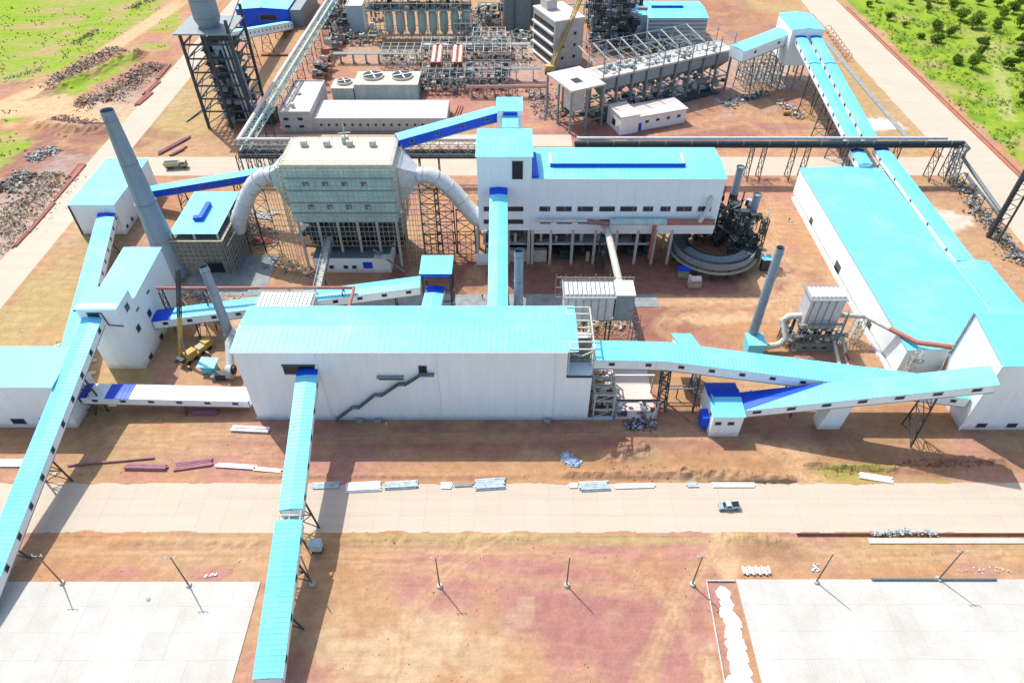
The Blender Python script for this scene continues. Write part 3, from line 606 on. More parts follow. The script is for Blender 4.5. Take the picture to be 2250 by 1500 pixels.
for i in range(26):
    X = R.uniform(0, 40); yy = PYF+2+R.uniform(0, 6); zz = R.choice((zb-6.4, zb-6.4, 0)); eqm.tube([(X, yy, zz), (X, yy, zz+R.uniform(1.5, 4))], R.uniform(.3, .8), 8)
eqm.obj('vessel', 'steel_pale', ph, kind='stuff')
X = PY(1062, 560, PYF).x; M().box(X-2.6, X+2.2, PYF-.8, PYF-.02, 0, 4.5).obj('lean_to', 'white_cladding', ph)
X = PY(1118, 560, PYF).x
M().box(TX0+2, PX0+6, PYF+1.2, PYF+3, 0, 5).obj('base_wall', 'concrete', ph)
# silver and red ducts along its front
dz_ = PY(1300, 485, PYF-1.5).z
d_ = thing('header_duct', 'silver and rust-red duct along the front of the columned white hall', 'duct', (PY(1300, 485, PYF).x, PYF-1.6, 0))
def fx(px, Y=PYF-1.6): return PY(px, 485, Y).x
M().tube([(fx(1176), PYF-1.6, dz_), (fx(1290), PYF-1.6, dz_)], .55, 12).obj('pipe', 'silver', d_, smooth=True)
M().tube([(fx(1290), PYF-1.6, dz_-.5), (fx(1340), PYF-1.6, dz_-1.0)], .75, 12).obj('pipe', 'rust_pipe', d_, smooth=True)
M().tube([(fx(1340), PYF-1.8, dz_-.2), (fx(1465), PYF-1.8, dz_-.2)], 1.15, 14).obj('pipe', 'teal_panel', d_, smooth=True)
M().tube([(fx(1466), PYF-1.8, dz_-.4), (fx(1570), PYF-1.8, dz_-.4)], 1.0, 12).obj('pipe', 'rust_pipe', d_, smooth=True)
M().tube([(fx(1440), PYF-2, dz_-1), (fx(1440), PYF-2, 4)], .7, 10).obj('downpipe', 'rust_pipe', d_, smooth=True)
p = PY(1563, 440, PYF-1.2); M().tube([(p.x, PYF+.2, p.z+.4), (p.x, PYF-1.2, p.z), (p.x-1, PYF-1.8, p.z-4), (p.x-2.6, PYF-2, dz_)], .8, 10).obj('pipe', 'silver', d_, smooth=True)
for px_ in (1213, 1252, 1300, 1400): M().beam((fx(px_), PYF-1.6, dz_-.6), (fx(px_), PYF-.2, dz_-1.6), .2).obj('bracket', 'steel_dark', d_)

# ---- small tower behind it and its blue-sided gallery
qY = PYF+26; a = PY(1092, 240, qY); b = PY(1147, 240, qY); q = block('transfer_tower', 'narrow white transfer tower standing behind the tall tower of the columned hall', a.x, b.x, qY, qY+7.5, 0, a.z-.6, 'my', 1.2, cat='tower', pitch=1)
z_ = PY(1120, 268, qY-2.5).z
M().box(a.x+2, b.x-1.5, qY-5.5, qY-.01, 30, z_-.4).obj('spout', 'white_cladding', q); M().sheet((a.x+1.8, qY-5.8, z_-.3), (b.x-1.3, qY-5.8, z_-.3), (b.x-1.3, qY, z_+1.2), (a.x+1.8, qY, z_+1.2), 1).obj('spout_roof', 'cyan_sheet', q)
M().box(a.x+2.1, b.x-1.6, qY-.25, qY-.03, z_+1.3, z_+2.3).obj('fascia', 'blue_sheet', q)

# ---- long storage hall on the right, its big neighbour and the annex
LX0, LX1 = 114.2, 146.0; LY0 = P(0, 827).y; LY1 = 245.5
ls = block('storage_hall', 'very long low storage hall with pale blue roof and bright white left wall', LX0, LX1, LY0, LY1, -.3, 11.2, 'gy', .8, pitch=1.6)
M().box(LX0-1.6, LX0-.5, LY0+8, LY1-4, -.3, .9).obj('base_kerb', 'white_paint', ls)
for px_, py_ in ((1782, 487), (1840, 588), (1907, 718)):
    p = PX(px_, py_, LX0); window(ls, (LX0, p.y, max(1.9, p.z)), LEFT, 4.2 if px_ == 1840 else 2.6, 3.4 if px_ == 1840 else 2.2, 0, 'dark_opening', 'door')
# worn black lettering on the front gable, as it reads in the picture
def text(parent, s, loc, size, m='steel_dark', rot=(PI/2, 0, 0)):
    cu = bpy.data.curves.new('lettering', 'FONT'); cu.body = s; cu.size = size; cu.extrude = .02; o = bpy.data.objects.new('lettering', cu); COL.objects.link(o)
    dg = bpy.context.evaluated_depsgraph_get(); me = bpy.data.meshes.new_from_object(o.evaluated_get(dg)); bpy.data.objects.remove(o)
    o = bpy.data.objects.new('lettering', me); COL.objects.link(o); me.materials.clear(); me.materials.append(MATS[m]); o.parent = parent
    o.location = Vector(loc) - OFF.get(parent.name, Vector((0, 0, 0))); o.rotation_euler = rot; return o
p = PY(1992, 794, LY0); text(ls, '4700.3', (p.x, LY0-.03, p.z-.6), 1.9)
RX0 = PY(2110, 945, P(0, 945).y).x; RY0 = P(0, 943).y; rz = PY(2230, 803, RY0).z
rb = thing('screening_building', 'largest white building at the right edge with steep bright left gable wall', 'building', (RX0+30, RY0, 0))
rid = RY0 + 16.6
M().prism([(RX0, RY0, -.3), (RX0, rid+1.2, -.3), (RX0, rid+1.2, rz+2.3), (RX0, rid, rz+2.5), (RX0, RY0, rz)], (60, 0, 0)).obj('wall', 'white_cladding', rb)
M().sheet((RX0-.4, RY0-.4, rz+.1), (RX0+60, RY0-.4, rz+.1), (RX0+60, rid, rz+2.75), (RX0-.4, rid, rz+2.75), 1.6).obj('roof', 'cyan_sheet', rb)
M().sheet((RX0-.4, rid+1.6, rz+2.4), (RX0+60, rid+1.6, rz+2.4), (RX0+60, rid, rz+2.75), (RX0-.4, rid, rz+2.75), 1.6).obj('roof', 'cyan_sheet', rb)
for i in range(17): M().box(RX0-.55, RX0-.003, rid+.35, rid+1.0, 12.6+i*.92, 13.1+i*.92).obj('edge_clip', 'steel_grey', rb)
M().box(RX0-.5, RX0-.005, RY0-.3, RY0+.05, 0, rz).obj('corner_trim', 'white_paint', rb)
for px_ in (2156, 2223): wfront(rb, px_, 934, RY0, 2.6, 1.5)
an = block('annex_building', 'lower pale blue roofed annex joining the far side of the screening building', LX1+.3, LX1+10.5, rid+1.8, 183, -.3, 12.3, 'gy', .9, pitch=1.6)

# ---- stepped transfer building on the left
T0, T1 = -122.2, -110.9; TY = P(0, 809).y
tb = thing('stepped_building', 'tall white transfer building with two roof levels beside the left inclined gallery', 'building', ((T0+T1)/2, TY, 0))
M().prism([(T0, TY, -.3), (T0, TY+8.8, -.3), (T0, TY+8.8, 23.6), (T0, TY, 23.9)], (T1-T0, 0, 0)).obj('wall', 'white_cladding', tb)
M().prism([(T0, TY+8.803, -.3), (T0, TY+32, -.3), (T0, TY+32, 21.2), (T0, TY+8.803, 19.9)], (T1-T0, 0, 0)).obj('wall', 'white_cladding', tb)
M().sheet((T0-.4, TY-.4, 23.75), (T1+.4, TY-.4, 23.75), (T1+.4, TY+9.2, 24.0), (T0-.4, TY+9.2, 24.0), 1.0).obj('roof', 'cyan_sheet', tb)
M().sheet((T0-.4, TY+8.9, 20.1), (T1+.4, TY+8.9, 20.1), (T1+.4, TY+32.4, 21.5), (T0-.4, TY+32.4, 21.5), 1.0).obj('roof', 'cyan_sheet', tb)
M().box(T0-.5, T0-.003, TY-.3, TY+8.8, 22.9, 23.5).obj('fascia', 'blue_sheet', tb)
for px_, py_ in ((279,675),(328,688),(304,721),(339,709),(355,740),(332,784),(300,712)):
    if px_ != 300: p = PX(px_, py_, T1); window(tb, (T1, p.y, p.z), RIGHT, 1.9, 2.0)
for px_, py_ in ((325,641),(302,679)): p = PX(px_, py_, T1); window(tb, (T1, p.y, p.z), RIGHT, 1.6, .5)
m = M(); a_, b_, c_, d_2 = [PY(x, y, TY-.05) for x, y in ((196,688),(222,688),(240,714),(272,716))]
for A, B in ((a_, b_), (b_, c_), (c_, d_2)): m.beam((A.x, TY-.1, A.z), (B.x, TY-.1, B.z), .28)
m.obj('crane_rail', 'steel_dark', tb)
p = PY(206, 693, TY); window(tb, (p.x, TY, p.z), FRONT, 3.2, 2.0, 0, 'dark_opening', 'opening')

# ---- far left building, lower left building
a = P(285, 515); NB = block('head_building', 'white boxy building with pale blue roof at the top end of the far left gallery', -161.3, -145.2, a.y, a.y+33, 0, 12.9, 'flat', cat='building')
for o in [c for c in COL.objects if c.parent == NB and c.name.startswith('roof')]:
    for k in [c for c in COL.objects if c.parent == o]: bpy.data.objects.remove(k)
    bpy.data.objects.remove(o)
M().sheet((-161.8, a.y-.5, 13.1), (-144.7, a.y-.5, 13.1), (-144.7, a.y+33.5, 13.3), (-161.8, a.y+33.5, 13.3), 1.4).obj('roof', 'cyan_sheet', NB)
for px_, py_ in ((253,506),(243,522),(262,525)): p = PX(px_+30, py_-40, -145.2); window(NB, (-145.2, p.y, max(2, p.z-3)), RIGHT, 1.2, 1.2)
m = M()
for i in range(9): m.beam((-161.6, a.y+1, 1+i*1.3), (-161.6, a.y+.1, 1+i*1.3), .3)
m.beam((-161.7, a.y-.1, 0), (-161.7, a.y-.1, 12.5), .5); m.obj('corner_ladder', 'steel_dark', NB)
LBY = P(0, 938).y; lz = PY(50, 850, LBY).z; lb_r = PY(104, 850, LBY).x; bz = PY(80, 768, LBY+16)
LB = block('drive_building', 'low white building at the left edge half hidden by the nearest gallery', -150, lb_r+1, LBY, LBY+14, -.3, lz, 'my', .9, cat='building', pitch=1.2)
wfront(LB, 41, 925, LBY, 3.6, 2.0); wfront(LB, 94, 921, LBY, 1.4, 1.2)

# ---- small tower right of the open bay
sY = P(0, 958).y; a = P(1556, 958); b = P(1621, 958); sz = PY(1600, 915, sY).z
tt = block('transfer_tower', 'small white tower with dark blue and pale blue roof at the right galleries foot', a.x, b.x, sY, sY+12, -.3, sz, 'gx', .7, cat='tower', pitch=1)
rs = [c for c in COL.objects if c.parent == tt and c.name.startswith('roof')]
rs[1].data.materials.clear(); rs[1].data.materials.append(MATS['blue_sheet']); rs[1]['label'] = 'deep blue rear roof sheet'
M().sheet((a.x-.4, sY+6, sz+.95), (b.x+.4, sY+6, sz+.95), (b.x+.4, sY+9.5, sz+.75), (a.x-.4, sY+9.5, sz+.75), 1).obj('roof', 'blue_sheet', tt)
for px_ in (1578, 1606): wfront(tt, px_, 930, sY, 1.5, 1.1)
for py_, yo in ((905, 4), (925, 2)): window(tt, (a.x, sY+yo*1.3, PY(1550, py_, sY).z), LEFT, 1.0, 1.4)
M().box(a.x-2.0, a.x-.01, sY+2.0, sY+5.5, 1.0, 5.2).obj('side_hood', 'blue_sheet', tt)

# ================================================================ GALLERIES
def foot(px, py): return P(px, py)
gA = gallery('inclined_gallery', 'nearest inclined gallery on the left running off the lower left corner', (-118.6, TY+.1, 20.6), (-117.0, 67.5, 3.8), 5.2, 2.7, supports=(.22, .52, .80), step=7, win_h=1.3, win_w=1.2)
gB = gallery('inclined_gallery', 'long inclined gallery coming down from the central hall towards the bottom edge', (-53.6, CY0-.1, 20.1), (-50.3, 87.5, 14.3), 5.0, 2.7, supports=(.9,), step=7, win_h=1.3, win_w=1.2, blue=((0, .05),), ends=True)
gB2 = gallery('inclined_gallery', 'lower half of the central inclined gallery beyond the open frame gap', (-50.3, 85.3, 13.6), (-48.8, 53.7, 6.2), 5.6, 2.6, supports=(.25, .6), step=7, win_h=1.3, win_w=1.2)
m = M()
for s in (-1, 1):
    m.beam((-50.3+s*2.4, 87.5, 14.1), (-50.3+s*2.4, 85.3, 13.5), .25); m.beam((-50.3+s*2.4, 87.5, 11.7), (-50.3+s*2.4, 85.3, 11.2), .25)
m.beam((-52.7, 86.4, 13.9), (-47.9, 86.4, 13.9), .25); m.beam((-50.3, 87.5, 14.2), (-50.3, 85.3, 13.6), .2); m.box(-52.3, -48.3, 85.3, 87.5, 11.0, 11.3)
solo(m, 'gallery_skeleton', 'steel_pale', 'bare steel frame in the gap between the two halves of the central gallery', 'steel frame')
gM = gallery('inclined_gallery', 'straight narrow gallery rising from the central hall up to the furnace tower', (-4.0, CY0+D, 20.6), (-4.4, PYF-.3, 31.2), 5.3, 3.0, supports=(.5,), step=9, far='blue_sheet', blue=((.94, 1.0),), side='blue_sheet')
a = PX(45, 780, -134) ; 
gN = gallery('inclined_gallery', 'far left gallery beside the concrete road with ribbed pale blue roof', (-149.5, P(0, 515).y+1.5, 9.4), (-129.0, LBY+18, 7.6), 5.8, 3.2, step=6.2, win_h=1.1, win_w=1.1, blue=((0, .055),), supports=(.2,))
gX = gallery('covered_gallery', 'low white-roofed gallery with a blue roof patch left of the central hall', PY(186, 864, P(0, 893).y-0).to_tuple()[:2] + (6.8,), PY(556, 880, P(0, 893).y).to_tuple()[:2] + (5.2,), 5.0, 2.6, top='white_paint', step=7.3, blue=((0, .045), (.15, .295)), rise=.1, supports=(.05, .6), win_h=.7)
jy = P(0, 735).y+1
p0 = PY(378, 702, 160); p1 = PY(925, 622, 168)
gJ = gallery('inclined_gallery', 'gallery behind the central hall rising from the stepped building to the dark tower', (T1+.1, 160.6, p0.z+1), (p1.x, 167.5, p1.z+1), 5.2, 3.0, step=7, blue=((0, .07),), supports=(.15, .42, .7, .9))
# transfer tower R on lattice
rY = 163.5; a = PY(924, 600, rY); b = PY(990, 600, rY); 
tr = thing('transfer_tower', 'pale blue capped open steel tower standing behind the central hall', 'tower', ((a.x+b.x)/2, rY+4, 0))
M().sheet((a.x-.4, rY-.4, a.z), (b.x+.4, rY-.4, a.z), (b.x+.4, rY+8.4, a.z+.4), (a.x-.4, rY+8.4, a.z+.4), 1).obj('roof', 'cyan_sheet', tr)
M().box(a.x, b.x, rY, rY+8, a.z-1.4, a.z-.2).obj('fascia', 'blue_sheet', tr)
M().box(a.x+.3, b.x-.3, rY+3, rY+7.8, a.z-5, a.z-1.4).obj('wall', 'blockwork', tr)
for X in (a.x+.3, b.x-.3):
    for yy in (rY+.3, rY+7.7): M().box(X-.25, X+.25, yy-.25, yy+.25, 0, a.z-1.4).obj('leg', 'steel_dark', tr)
br = M()
for k in range(4):
    z0_, z1_ = a.z-2-k*4.5, a.z-2-(k+1)*4.5
    br.beam((b.x, rY, z0_), (b.x, rY+8, max(0, z1_)), .2); br.beam((b.x, rY+8, z0_), (b.x, rY, max(0, z1_)), .2); br.beam((a.x, rY, z0_), (b.x, rY, z0_), .25); br.beam((b.x, rY, z0_), (b.x, rY+8, z0_), .25)
br.obj('bracing', 'steel_dark', tr)
gS = gallery('inclined_gallery', 'short gallery from the pale blue capped open tower into the central hall', ((a.x+b.x)/2-.3, rY-.1, 18.0), ((a.x+b.x)/2-1.9, CY0+D, 17.0), 5.2, 2.8, blue=((0, .16),), wins=False)
# right-hand galleries
g3a = PY(1312, 787, CY0+4.0)
g3b = PY(1464, 797, CY0+4.0)
c0 = Vector((CX1+.6, CY0+7.6, 19.7)); 
p_ = PY(1464, 797, CY0+5); c1 = Vector((p_.x, CY0+7.6, 19.1))
G3 = gallery('covered_gallery', 'gallery leaving the right end of the central hall and descending to the right', c0, c1, 7.2, 3.4, step=9, supports=(), ends=False)
def solve_line(pxa, pya, Y): return PY(pxa, pya, Y)
p_ = PY(2095, 873, RY0+3); c2 = Vector((RX0-.1, RY0+6.0, p_.z+.2))
G3 = gallery('x', '', c1, c2, 7.2, 3.4, step=8, supports=(.12, .45), root=G3)
g4s = PY(1640, 918, sY+4.5); g4e = PY(2185, 835, RY0-6)
d0 = Vector((b.x+.1, sY+6.5, sz-.9)); d0 = Vector((P(1621, 958).x+.1, sY+5.5, sz-.3))
e_ = PY(2180, 830, RY0-2.5); d1 = PY(2186, 824, RY0-3.4)
G4 = gallery('inclined_gallery', 'gallery rising rightwards from the small blue roofed tower to the screening building', d0, d1, 6.2, 2.9, step=8.2, supports=(.80,), win_w=1.9)
# white box pier under it
p_ = P(1822, 942); M().prism([(p_.x-3.4, p_.y, -.2), (p_.x+2.8, p_.y, -.2), (p_.x+3.6, p_.y, d0.lerp(d1, .33).z-3.3), (p_.x-1.8, p_.y, d0.lerp(d1, .33).z-3.3)], (0, 4.2, 0)).obj('pier', 'white_cladding', G4)
# deep blue rear slope near its foot
L_ = (d1-d0); u_ = Vector((L_.x, L_.y, 0)).normalized(); n_ = Vector((-u_.y, u_.x, 0))
Zv = Vector((0, 0, 1)); Ev, Rv = Zv*.14, Zv*.47
def gp(t, s): return d0.lerp(d1, t) + n_*s*3.35 + (Ev if s else Rv)
M().prism([gp(0, -1), gp(.19, 0), gp(0, 0)], (0, 0, .06)).obj('roof', 'blue_sheet', G4, label='deep blue wedge of roof sheet')
M().prism([gp(0, 0), gp(.19, 0), gp(.36, 1), gp(0, 1)], (0, 0, .06)).obj('roof', 'blue_sheet', G4, label='deep blue wedge of roof sheet')
# stub roof behind G3
p_ = PY(1545, 745, CY0+20); M().sheet((P(1520,745).x-9, CY0+11, 15.6), (P(1520,745).x-3.2, CY0+11, 15.6), (P(1520,745).x-5, CY0+21, 13.4), (P(1520,745).x-10.6, CY0+21, 13.4), 1).obj('stub_roof', 'cyan_sheet', G3)
q_ = P(1520,745).x; M().box(q_-10.0, q_-4.6, CY0+12, CY0+20.6, 8, 13.2).obj('stub_wall', 'white_cladding', G3)
# twin galleries far right and their tower
V0 = 346; va = PY(1742, 66, V0); vb = PY(1812, 66, V0)
vt = block('transfer_tower', 'white tower with pale blue gable roof at the far end of the twin galleries', va.x, vb.x, V0, V0+23, 12, va.z, 'gy', .8, cat='tower', pitch=1.4)
for X in (va.x+.5, vb.x-.5, (va.x+vb.x)/2):
    for yy in (V0+.5, V0+11, V0+22.5): M().box(X-.35, X+.35, yy-.35, yy+.35, -.2, 12).obj('leg', 'steel_grey', vt)
br = M()
for k in range(3):
    for X in (va.x+.5,): br.beam((X, V0+.5, 4*k), (X, V0+11, 4*k+4), .25); br.beam((X, V0+11, 4*k), (X, V0+22, 4*k+4), .25); br.beam((X, V0+.5, 4*k+4), (X, V0+22, 4*k+4), .25)
br.obj('bracing', 'steel_grey', vt)
for X, nm in ((140.4, 'left one of the twin parallel galleries on the far right'), (147.6, 'right one of the twin parallel galleries on the far right')):
    g = gallery('twin_gallery', nm, (X, V0-.1, 26.3), (X-.6, 262, 15.8), 4.9, 2.9, step=7.2, win_w=1.1, win_h=1.1, blue=((0, .02), (.30, .31)), supports=(.35, .62, .85), far='white_cladding')
    if X < 145: g = gallery('x', '', (X-.6, 257, 13.6), (X-.8, LY1+.4, 13.0), 4.9, 2.9, step=7, blue=((0, .16),), root=g, supports=(.5,))
    else:
        g = gallery('x', '', (149.4, 257, 14.2), (149.4, 183.2, 12.8), 5.4, 2.2, step=14, win_w=.8, win_h=.8, blue=((0, .03),), root=g, supports=(.1,))
# galleries to the blue building and the filter tower
p0 = PY(345, 425, 236); 
gW = gallery('inclined_gallery', 'blue-sided gallery rising from the far left building to the big dust filter', (-145.1, 236, 7.2), (-75.0, 222, 26.5), 4.6, 2.8, side='blue_sheet', far='blue_sheet', blue=((0, .05),), supports=(.25, .6), step=12, wins=True, win_h=.6)
e0 = PY(872, 306, 214); e1 = PY(1090, 243, qY+3)
gE = gallery('inclined_gallery', 'blue-sided gallery climbing from the dust filter top to the narrow tower', (e0.x, 214, e0.z+.8), (a.x if False else PY(1092, 240, qY).x-.1, qY+3.5, PY(1092, 240, qY).z-1.6), 4.6, 3.3, side='blue_sheet', far='blue_sheet', step=7.5, supports=(), win_h=.8)
# ================================================================ CHIMNEYS
def chimney(label, x, y, h, r0, r1, m='stack_grey', bands=4, base=None, name='chimney'):
    t = thing(name, label, 'chimney', (x, y, 0))
    M().tube([(x, y, -.2), (x, y, h*.45), (x, y, h)], [r0, (r0+r1)/2*1.0, r1], 24, hollow=True).obj('shaft', m, t, smooth=True)
    M().cyl(x, y, h-1.2, h-.9, r1*.93, 20).obj('flue', 'dark_opening', t)
    for i in range(bands):
        z = h*(.25+.7*i/max(1, bands-1)); rr = r0+(r1-r0)*z/h; M().tube([(x, y, z-.12), (x, y, z+.12)], rr+.10, 24).obj('flange', 'steel_grey', t)
    l = M(); 
    for s in (-.25, .25): l.beam((x+s, y-r0-.25, 1), (x+s, y-r1-.25, h-1), .07)
    l.obj('ladder', 'steel_grey', t); return t
chimney('tallest tapering grey steel chimney rising in front of the far left building', -118.5, 193, 60, 4.7, 1.9)
chimney('thin grey chimney just behind the left end of the central hall', -85.4, 153, 33.6, 1.55, 1.2)
ch3 = chimney('slim grey chimney over a pale blue box left of the right dust filter', 74.6, 157, 36.9, 1.5, 1.15)
chimney('straight grey chimney beside the narrow gallery behind the central hall', 1.9, 155, 37.5, 1.5, 1.25)
a = P(1644, 775); t = thing('fan_house', 'small pale blue box at the foot of the slim right chimney', 'fan house', (74.6, 154, 0))
M().box(72.2, 77.2, 151.5, 156.5, 0, 4.6).obj('wall', 'cyan_sheet', t); M().sheet((71.9, 151.2, 4.8), (77.5, 151.2, 4.8), (77.5, 156.8, 4.9), (71.9, 156.8, 4.9), 1).obj('roof', 'cyan_sheet', t)

def box_thing(name, label, cat, parts, at=None):
    """parts: (part name, material, mesh)"""
    xs_ = [v[0] for _, _, m in parts for v in m.v]; ys_ = [v[1] for _, _, m in parts for v in m.v]
    t = thing(name, label, cat, at or ((min(xs_)+max(xs_))/2, (min(ys_)+max(ys_))/2, 0))
    for n, mt, m in parts: m.obj(n, mt, t, smooth=n in ('duct', 'pipe', 'vessel', 'hopper_pipe'))
    return t
# ---- big electrostatic dust filter with scaffold
EX0, EX1, EY0, EY1, EZ0, EZ1 = -73.2, -38.4, 197, 214, 18.6, 39.6
esp = thing('dust_filter', 'large teal dust filter box wrapped in scaffolding with dusty flat top', 'dust filter', ((EX0+EX1)/2, EY0, 0))
M().box(EX0, EX1, EY0, EY1, EZ0, EZ1).obj('casing', 'teal_panel', esp)
M().box(EX0-.6, EX1+.6, EY0-.6, EY1+.6, EZ1+.003, EZ1+.7).obj('top_deck', 'dusty_top', esp)
for z in (26, 30.5, 35, 22): M().box(EX0-.2, EX1+.2, EY0-.3, EY0-.003, z, z+.35).obj('stiffener', 'steel_grey', esp)
for k in range(4):
    for z in (33.2, 24.6):
        X = EX0+6.5+k*6.3; M().box(X-.9, X+.9, EY0-.55, EY0-.004, z-.7, z+.7).obj('hatch', 'cooler_grey', esp); M().box(X+.2, X+.8, EY0-.8, EY0-.56, z-.4, z+.4).obj('hatch_motor', 'steel_pale', esp)
for k in range(4):   # hoppers
    X = EX0+4.4+k*8.7; M().hexa([(X-.8, EY0+7, 12.5), (X+.8, EY0+7, 12.5), (X+.8, EY0+9, 12.5), (X-.8, EY0+9, 12.5), (X-4.2, EY0+.4, EZ0-.01), (X+4.2, EY0+.4, EZ0-.01), (X+4.2, EY1-.4, EZ0-.01), (X-4.2, EY1-.4, EZ0-.01)]).obj('hopper', 'cooler_grey', esp)
for i in range(6):
    X = EX0+.8+i*6.65
    for yy in (EY0+.3, EY1-.3): M().box(X-.4, X+.4, yy-.4, yy+.4, -.2, EZ0-.02).obj('leg', 'concrete', esp)
M().box(EX0+4, EX1-4, EY0-3.5, EY0+9, -.2, 6.0).obj('lower_room', 'white_cladding', esp); M().box(EX0-.5, EX1+.5, EY0+.8, EY1+.5, 12.6, 13.0).obj('shade_slab', 'cooler_grey', esp); M().box(EX0+1, EX1-1, EY1-1.2, EY1-.8, 0, 12.5).obj('dark_backing', 'dark_duct', esp); M().box(EX0+4.1, EX1-4.1, EY0-3.4, EY0+8.9, 6.01, 6.15).obj('room_roof', 'cooler_grey', esp)  # slab and dark backing added to block sunlight below the casing
for X in (EX0+10, EX0+15, EX0+18): window(esp, (X, EY0-3.5, 2.3), FRONT, 1.4, 1.2)
window(esp, (EX1-12, EY0-3.5, 3.1), FRONT, 3.0, 2.4, 0, 'glass', 'door'); M().box(EX1-13.6, EX1-10.4, EY0-3.62, EY0-3.61, 1.8, 4.4).obj('blue_door', 'blue_sheet', esp)
for s, X in ((-1, EX0), (1, EX1)):   # inlet and outlet nozzles
    c = X + s*7; yc = (EY0+EY1)/2
    M().hexa([(X, EY0+.3, EZ0+4), (X, EY1-.3, EZ0+4), (c, yc+2, 29.5), (c, yc-2, 29.5), (X, EY0+.3, EZ1-.3), (X, EY1-.3, EZ1-.3), (c, yc+2, 33.6), (c, yc-2, 33.6)] if s < 0 else
             [(X, EY1-.3, EZ0+4), (X, EY0+.3, EZ0+4), (c, yc-2, 29.5), (c, yc+2, 29.5), (X, EY1-.3, EZ1-.3), (X, EY0+.3, EZ1-.3), (c, yc-2, 33.6), (c, yc+2, 33.6)]).obj('nozzle', 'silver' if s > 0 else 'teal_panel', esp)
for k in range(4):
    X = EX0+5+k*7.5; M().box(X-1, X+1, EY1-6, EY1-4.4, EZ1+.72, EZ1+2.6).obj('rectifier', 'steel_pale', esp)
m = M(); m.beam((-55, EY1-3, EZ1+.7), (-55, EY1-3, EZ1+7), .3); m.beam((-57, EY1-3, EZ1+4), (-53, EY1-3, EZ1+4.4), .3); m.box(-56, -54, EY1-4, EY1-2, EZ1+.7, EZ1+3); m.obj('hoist', 'steel_pale', esp)
mm = M()
for i in range(160): X, Yy, s_, z0_ = R.uniform(EX0+1, EX1-1), R.uniform(EY0+2, EY1-1), R.uniform(.4, 1.5), R.uniform(0, 15); mm.box(X-s_, X+s_, Yy-s_, Yy+s_, z0_, z0_+R.uniform(.5, 2.5))
for z in (8, 13): mm.box(EX0+.5, EX1-.5, EY0+.4, EY0+.9, z, z+.5)
mm.obj('machinery', 'dark_duct', esp, kind='stuff')  # dark boxes added as painted shade between the filter legs
rl = M(); 
for a_, b_ in (((EX0, EY0), (EX1, EY0)), ((EX0, EY0), (EX0, EY1)), ((EX1, EY0), (EX1, EY1)), ((EX0, EY1), (EX1, EY1))):
    for z in (.5, 1.1): rl.beam((*a_, EZ1+.7+z), (*b_, EZ1+.7+z), .07)
    for k in range(9): q = Vector((*a_, 0)).lerp(Vector((*b_, 0)), k/8); rl.beam((q.x, q.y, EZ1+.7), (q.x, q.y, EZ1+1.8), .07)
rl.obj('handrail', 'steel_grey', esp)
sc = thing('scaffold', 'dense pole scaffold wrapped round the large teal dust filter', 'scaffold', ((EX0+EX1)/2, EY0-1.5, 0))
for nm, a_, b_, n_ in (('face', (EX0-1.5, EY0-1.6), (EX1+1.5, EY0-1.6), 18), ('side', (EX0-1.6, EY0-1.5), (EX0-1.6, EY1+1), 9), ('side', (EX1+1.6, EY0-1.5), (EX1+1.6, EY1+1), 9)):
    M().rod_grid((*a_, 10 if nm == 'face' else 14), (*b_, 10 if nm == 'face' else 14), (0, 0, 29 if nm == 'face' else 25), n_+5, 15 if nm == 'face' else 13, .065).obj('scaffold_'+nm, 'bamboo', sc, kind='stuff')
for s in (-1, 1):
    X0_ = EX0-9 if s < 0 else EX1+1.6
    M().rod_grid((X0_, EY0+1, 0), (X0_+8, EY0+1, 0), (0, 0, 31), 8, 15, .07).obj('scaffold_wing', 'bamboo', sc, kind='stuff')
t = M()
for i in range(5): t.beam((EX1-9+i*2, EY0-4.2, 10.4-i*2), (EX1-7+i*2, EY0-4.2, 8.4-i*2), .9, .15)
t.obj('scaffold_stair', 'steel_grey', sc)
M().box(EX1-9, EX1-3, EY0-6, EY0-3.6, 7.6, 7.9).obj('scaffold_deck', 'steel_pale', sc)
# ducts either side
yc = (EY0+EY1)/2
dl = thing('gas_duct', 'thick pale silver duct curving down from the dust filter to the blue roofed block building', 'duct', (-88, yc, 0))
M().tube([(EX0-6.8, yc, 31.5), (EX0-10, yc, 31.0), (EX0-13.5, yc-.5, 28.5), (EX0-16.5, yc-1, 24.5), (EX0-19.5, yc-1.5, 19.5), (EX0-22, yc-2, 15), (EX0-23.5, yc-2, 11)], 2.75, 18).obj('duct', 'silver', dl, smooth=True)
for k, (X, z) in enumerate(((EX0-8.5, 31.3), (EX0-11.8, 29.9), (EX0-15, 26.7), (EX0-18, 22), (EX0-20.8, 17.2))):
    dv = Vector((-.9, 0, -.3-.35*k)).normalized()*.15; c = Vector((X, yc-k*.4, z)); M().tube([c-dv, c+dv], 2.95, 18).obj('flange', 'steel_pale', dl)
for t_ in ((EX0-13.5, 26.5), (EX0-19, 16.8)): trestle(dl, t_[0], yc-.5, t_[1], 5, 1, leg=.3)
dr = thing('gas_duct', 'thick pale silver duct sloping down right from the dust filter to the furnace tower', 'duct', (-25, yc, 0))
M().tube([(EX1+6.8, yc, 31.5), (EX1+11, yc, 31.4), (EX1+15, yc-.5, 29.5), (EX1+19, yc-1, 25.5), (EX1+23, yc-2, 20), (EX1+26, yc-3, 16.6), (TX0+1, yc-3.5, 15.8)], 2.75, 18).obj('duct', 'silver', dr, smooth=True)
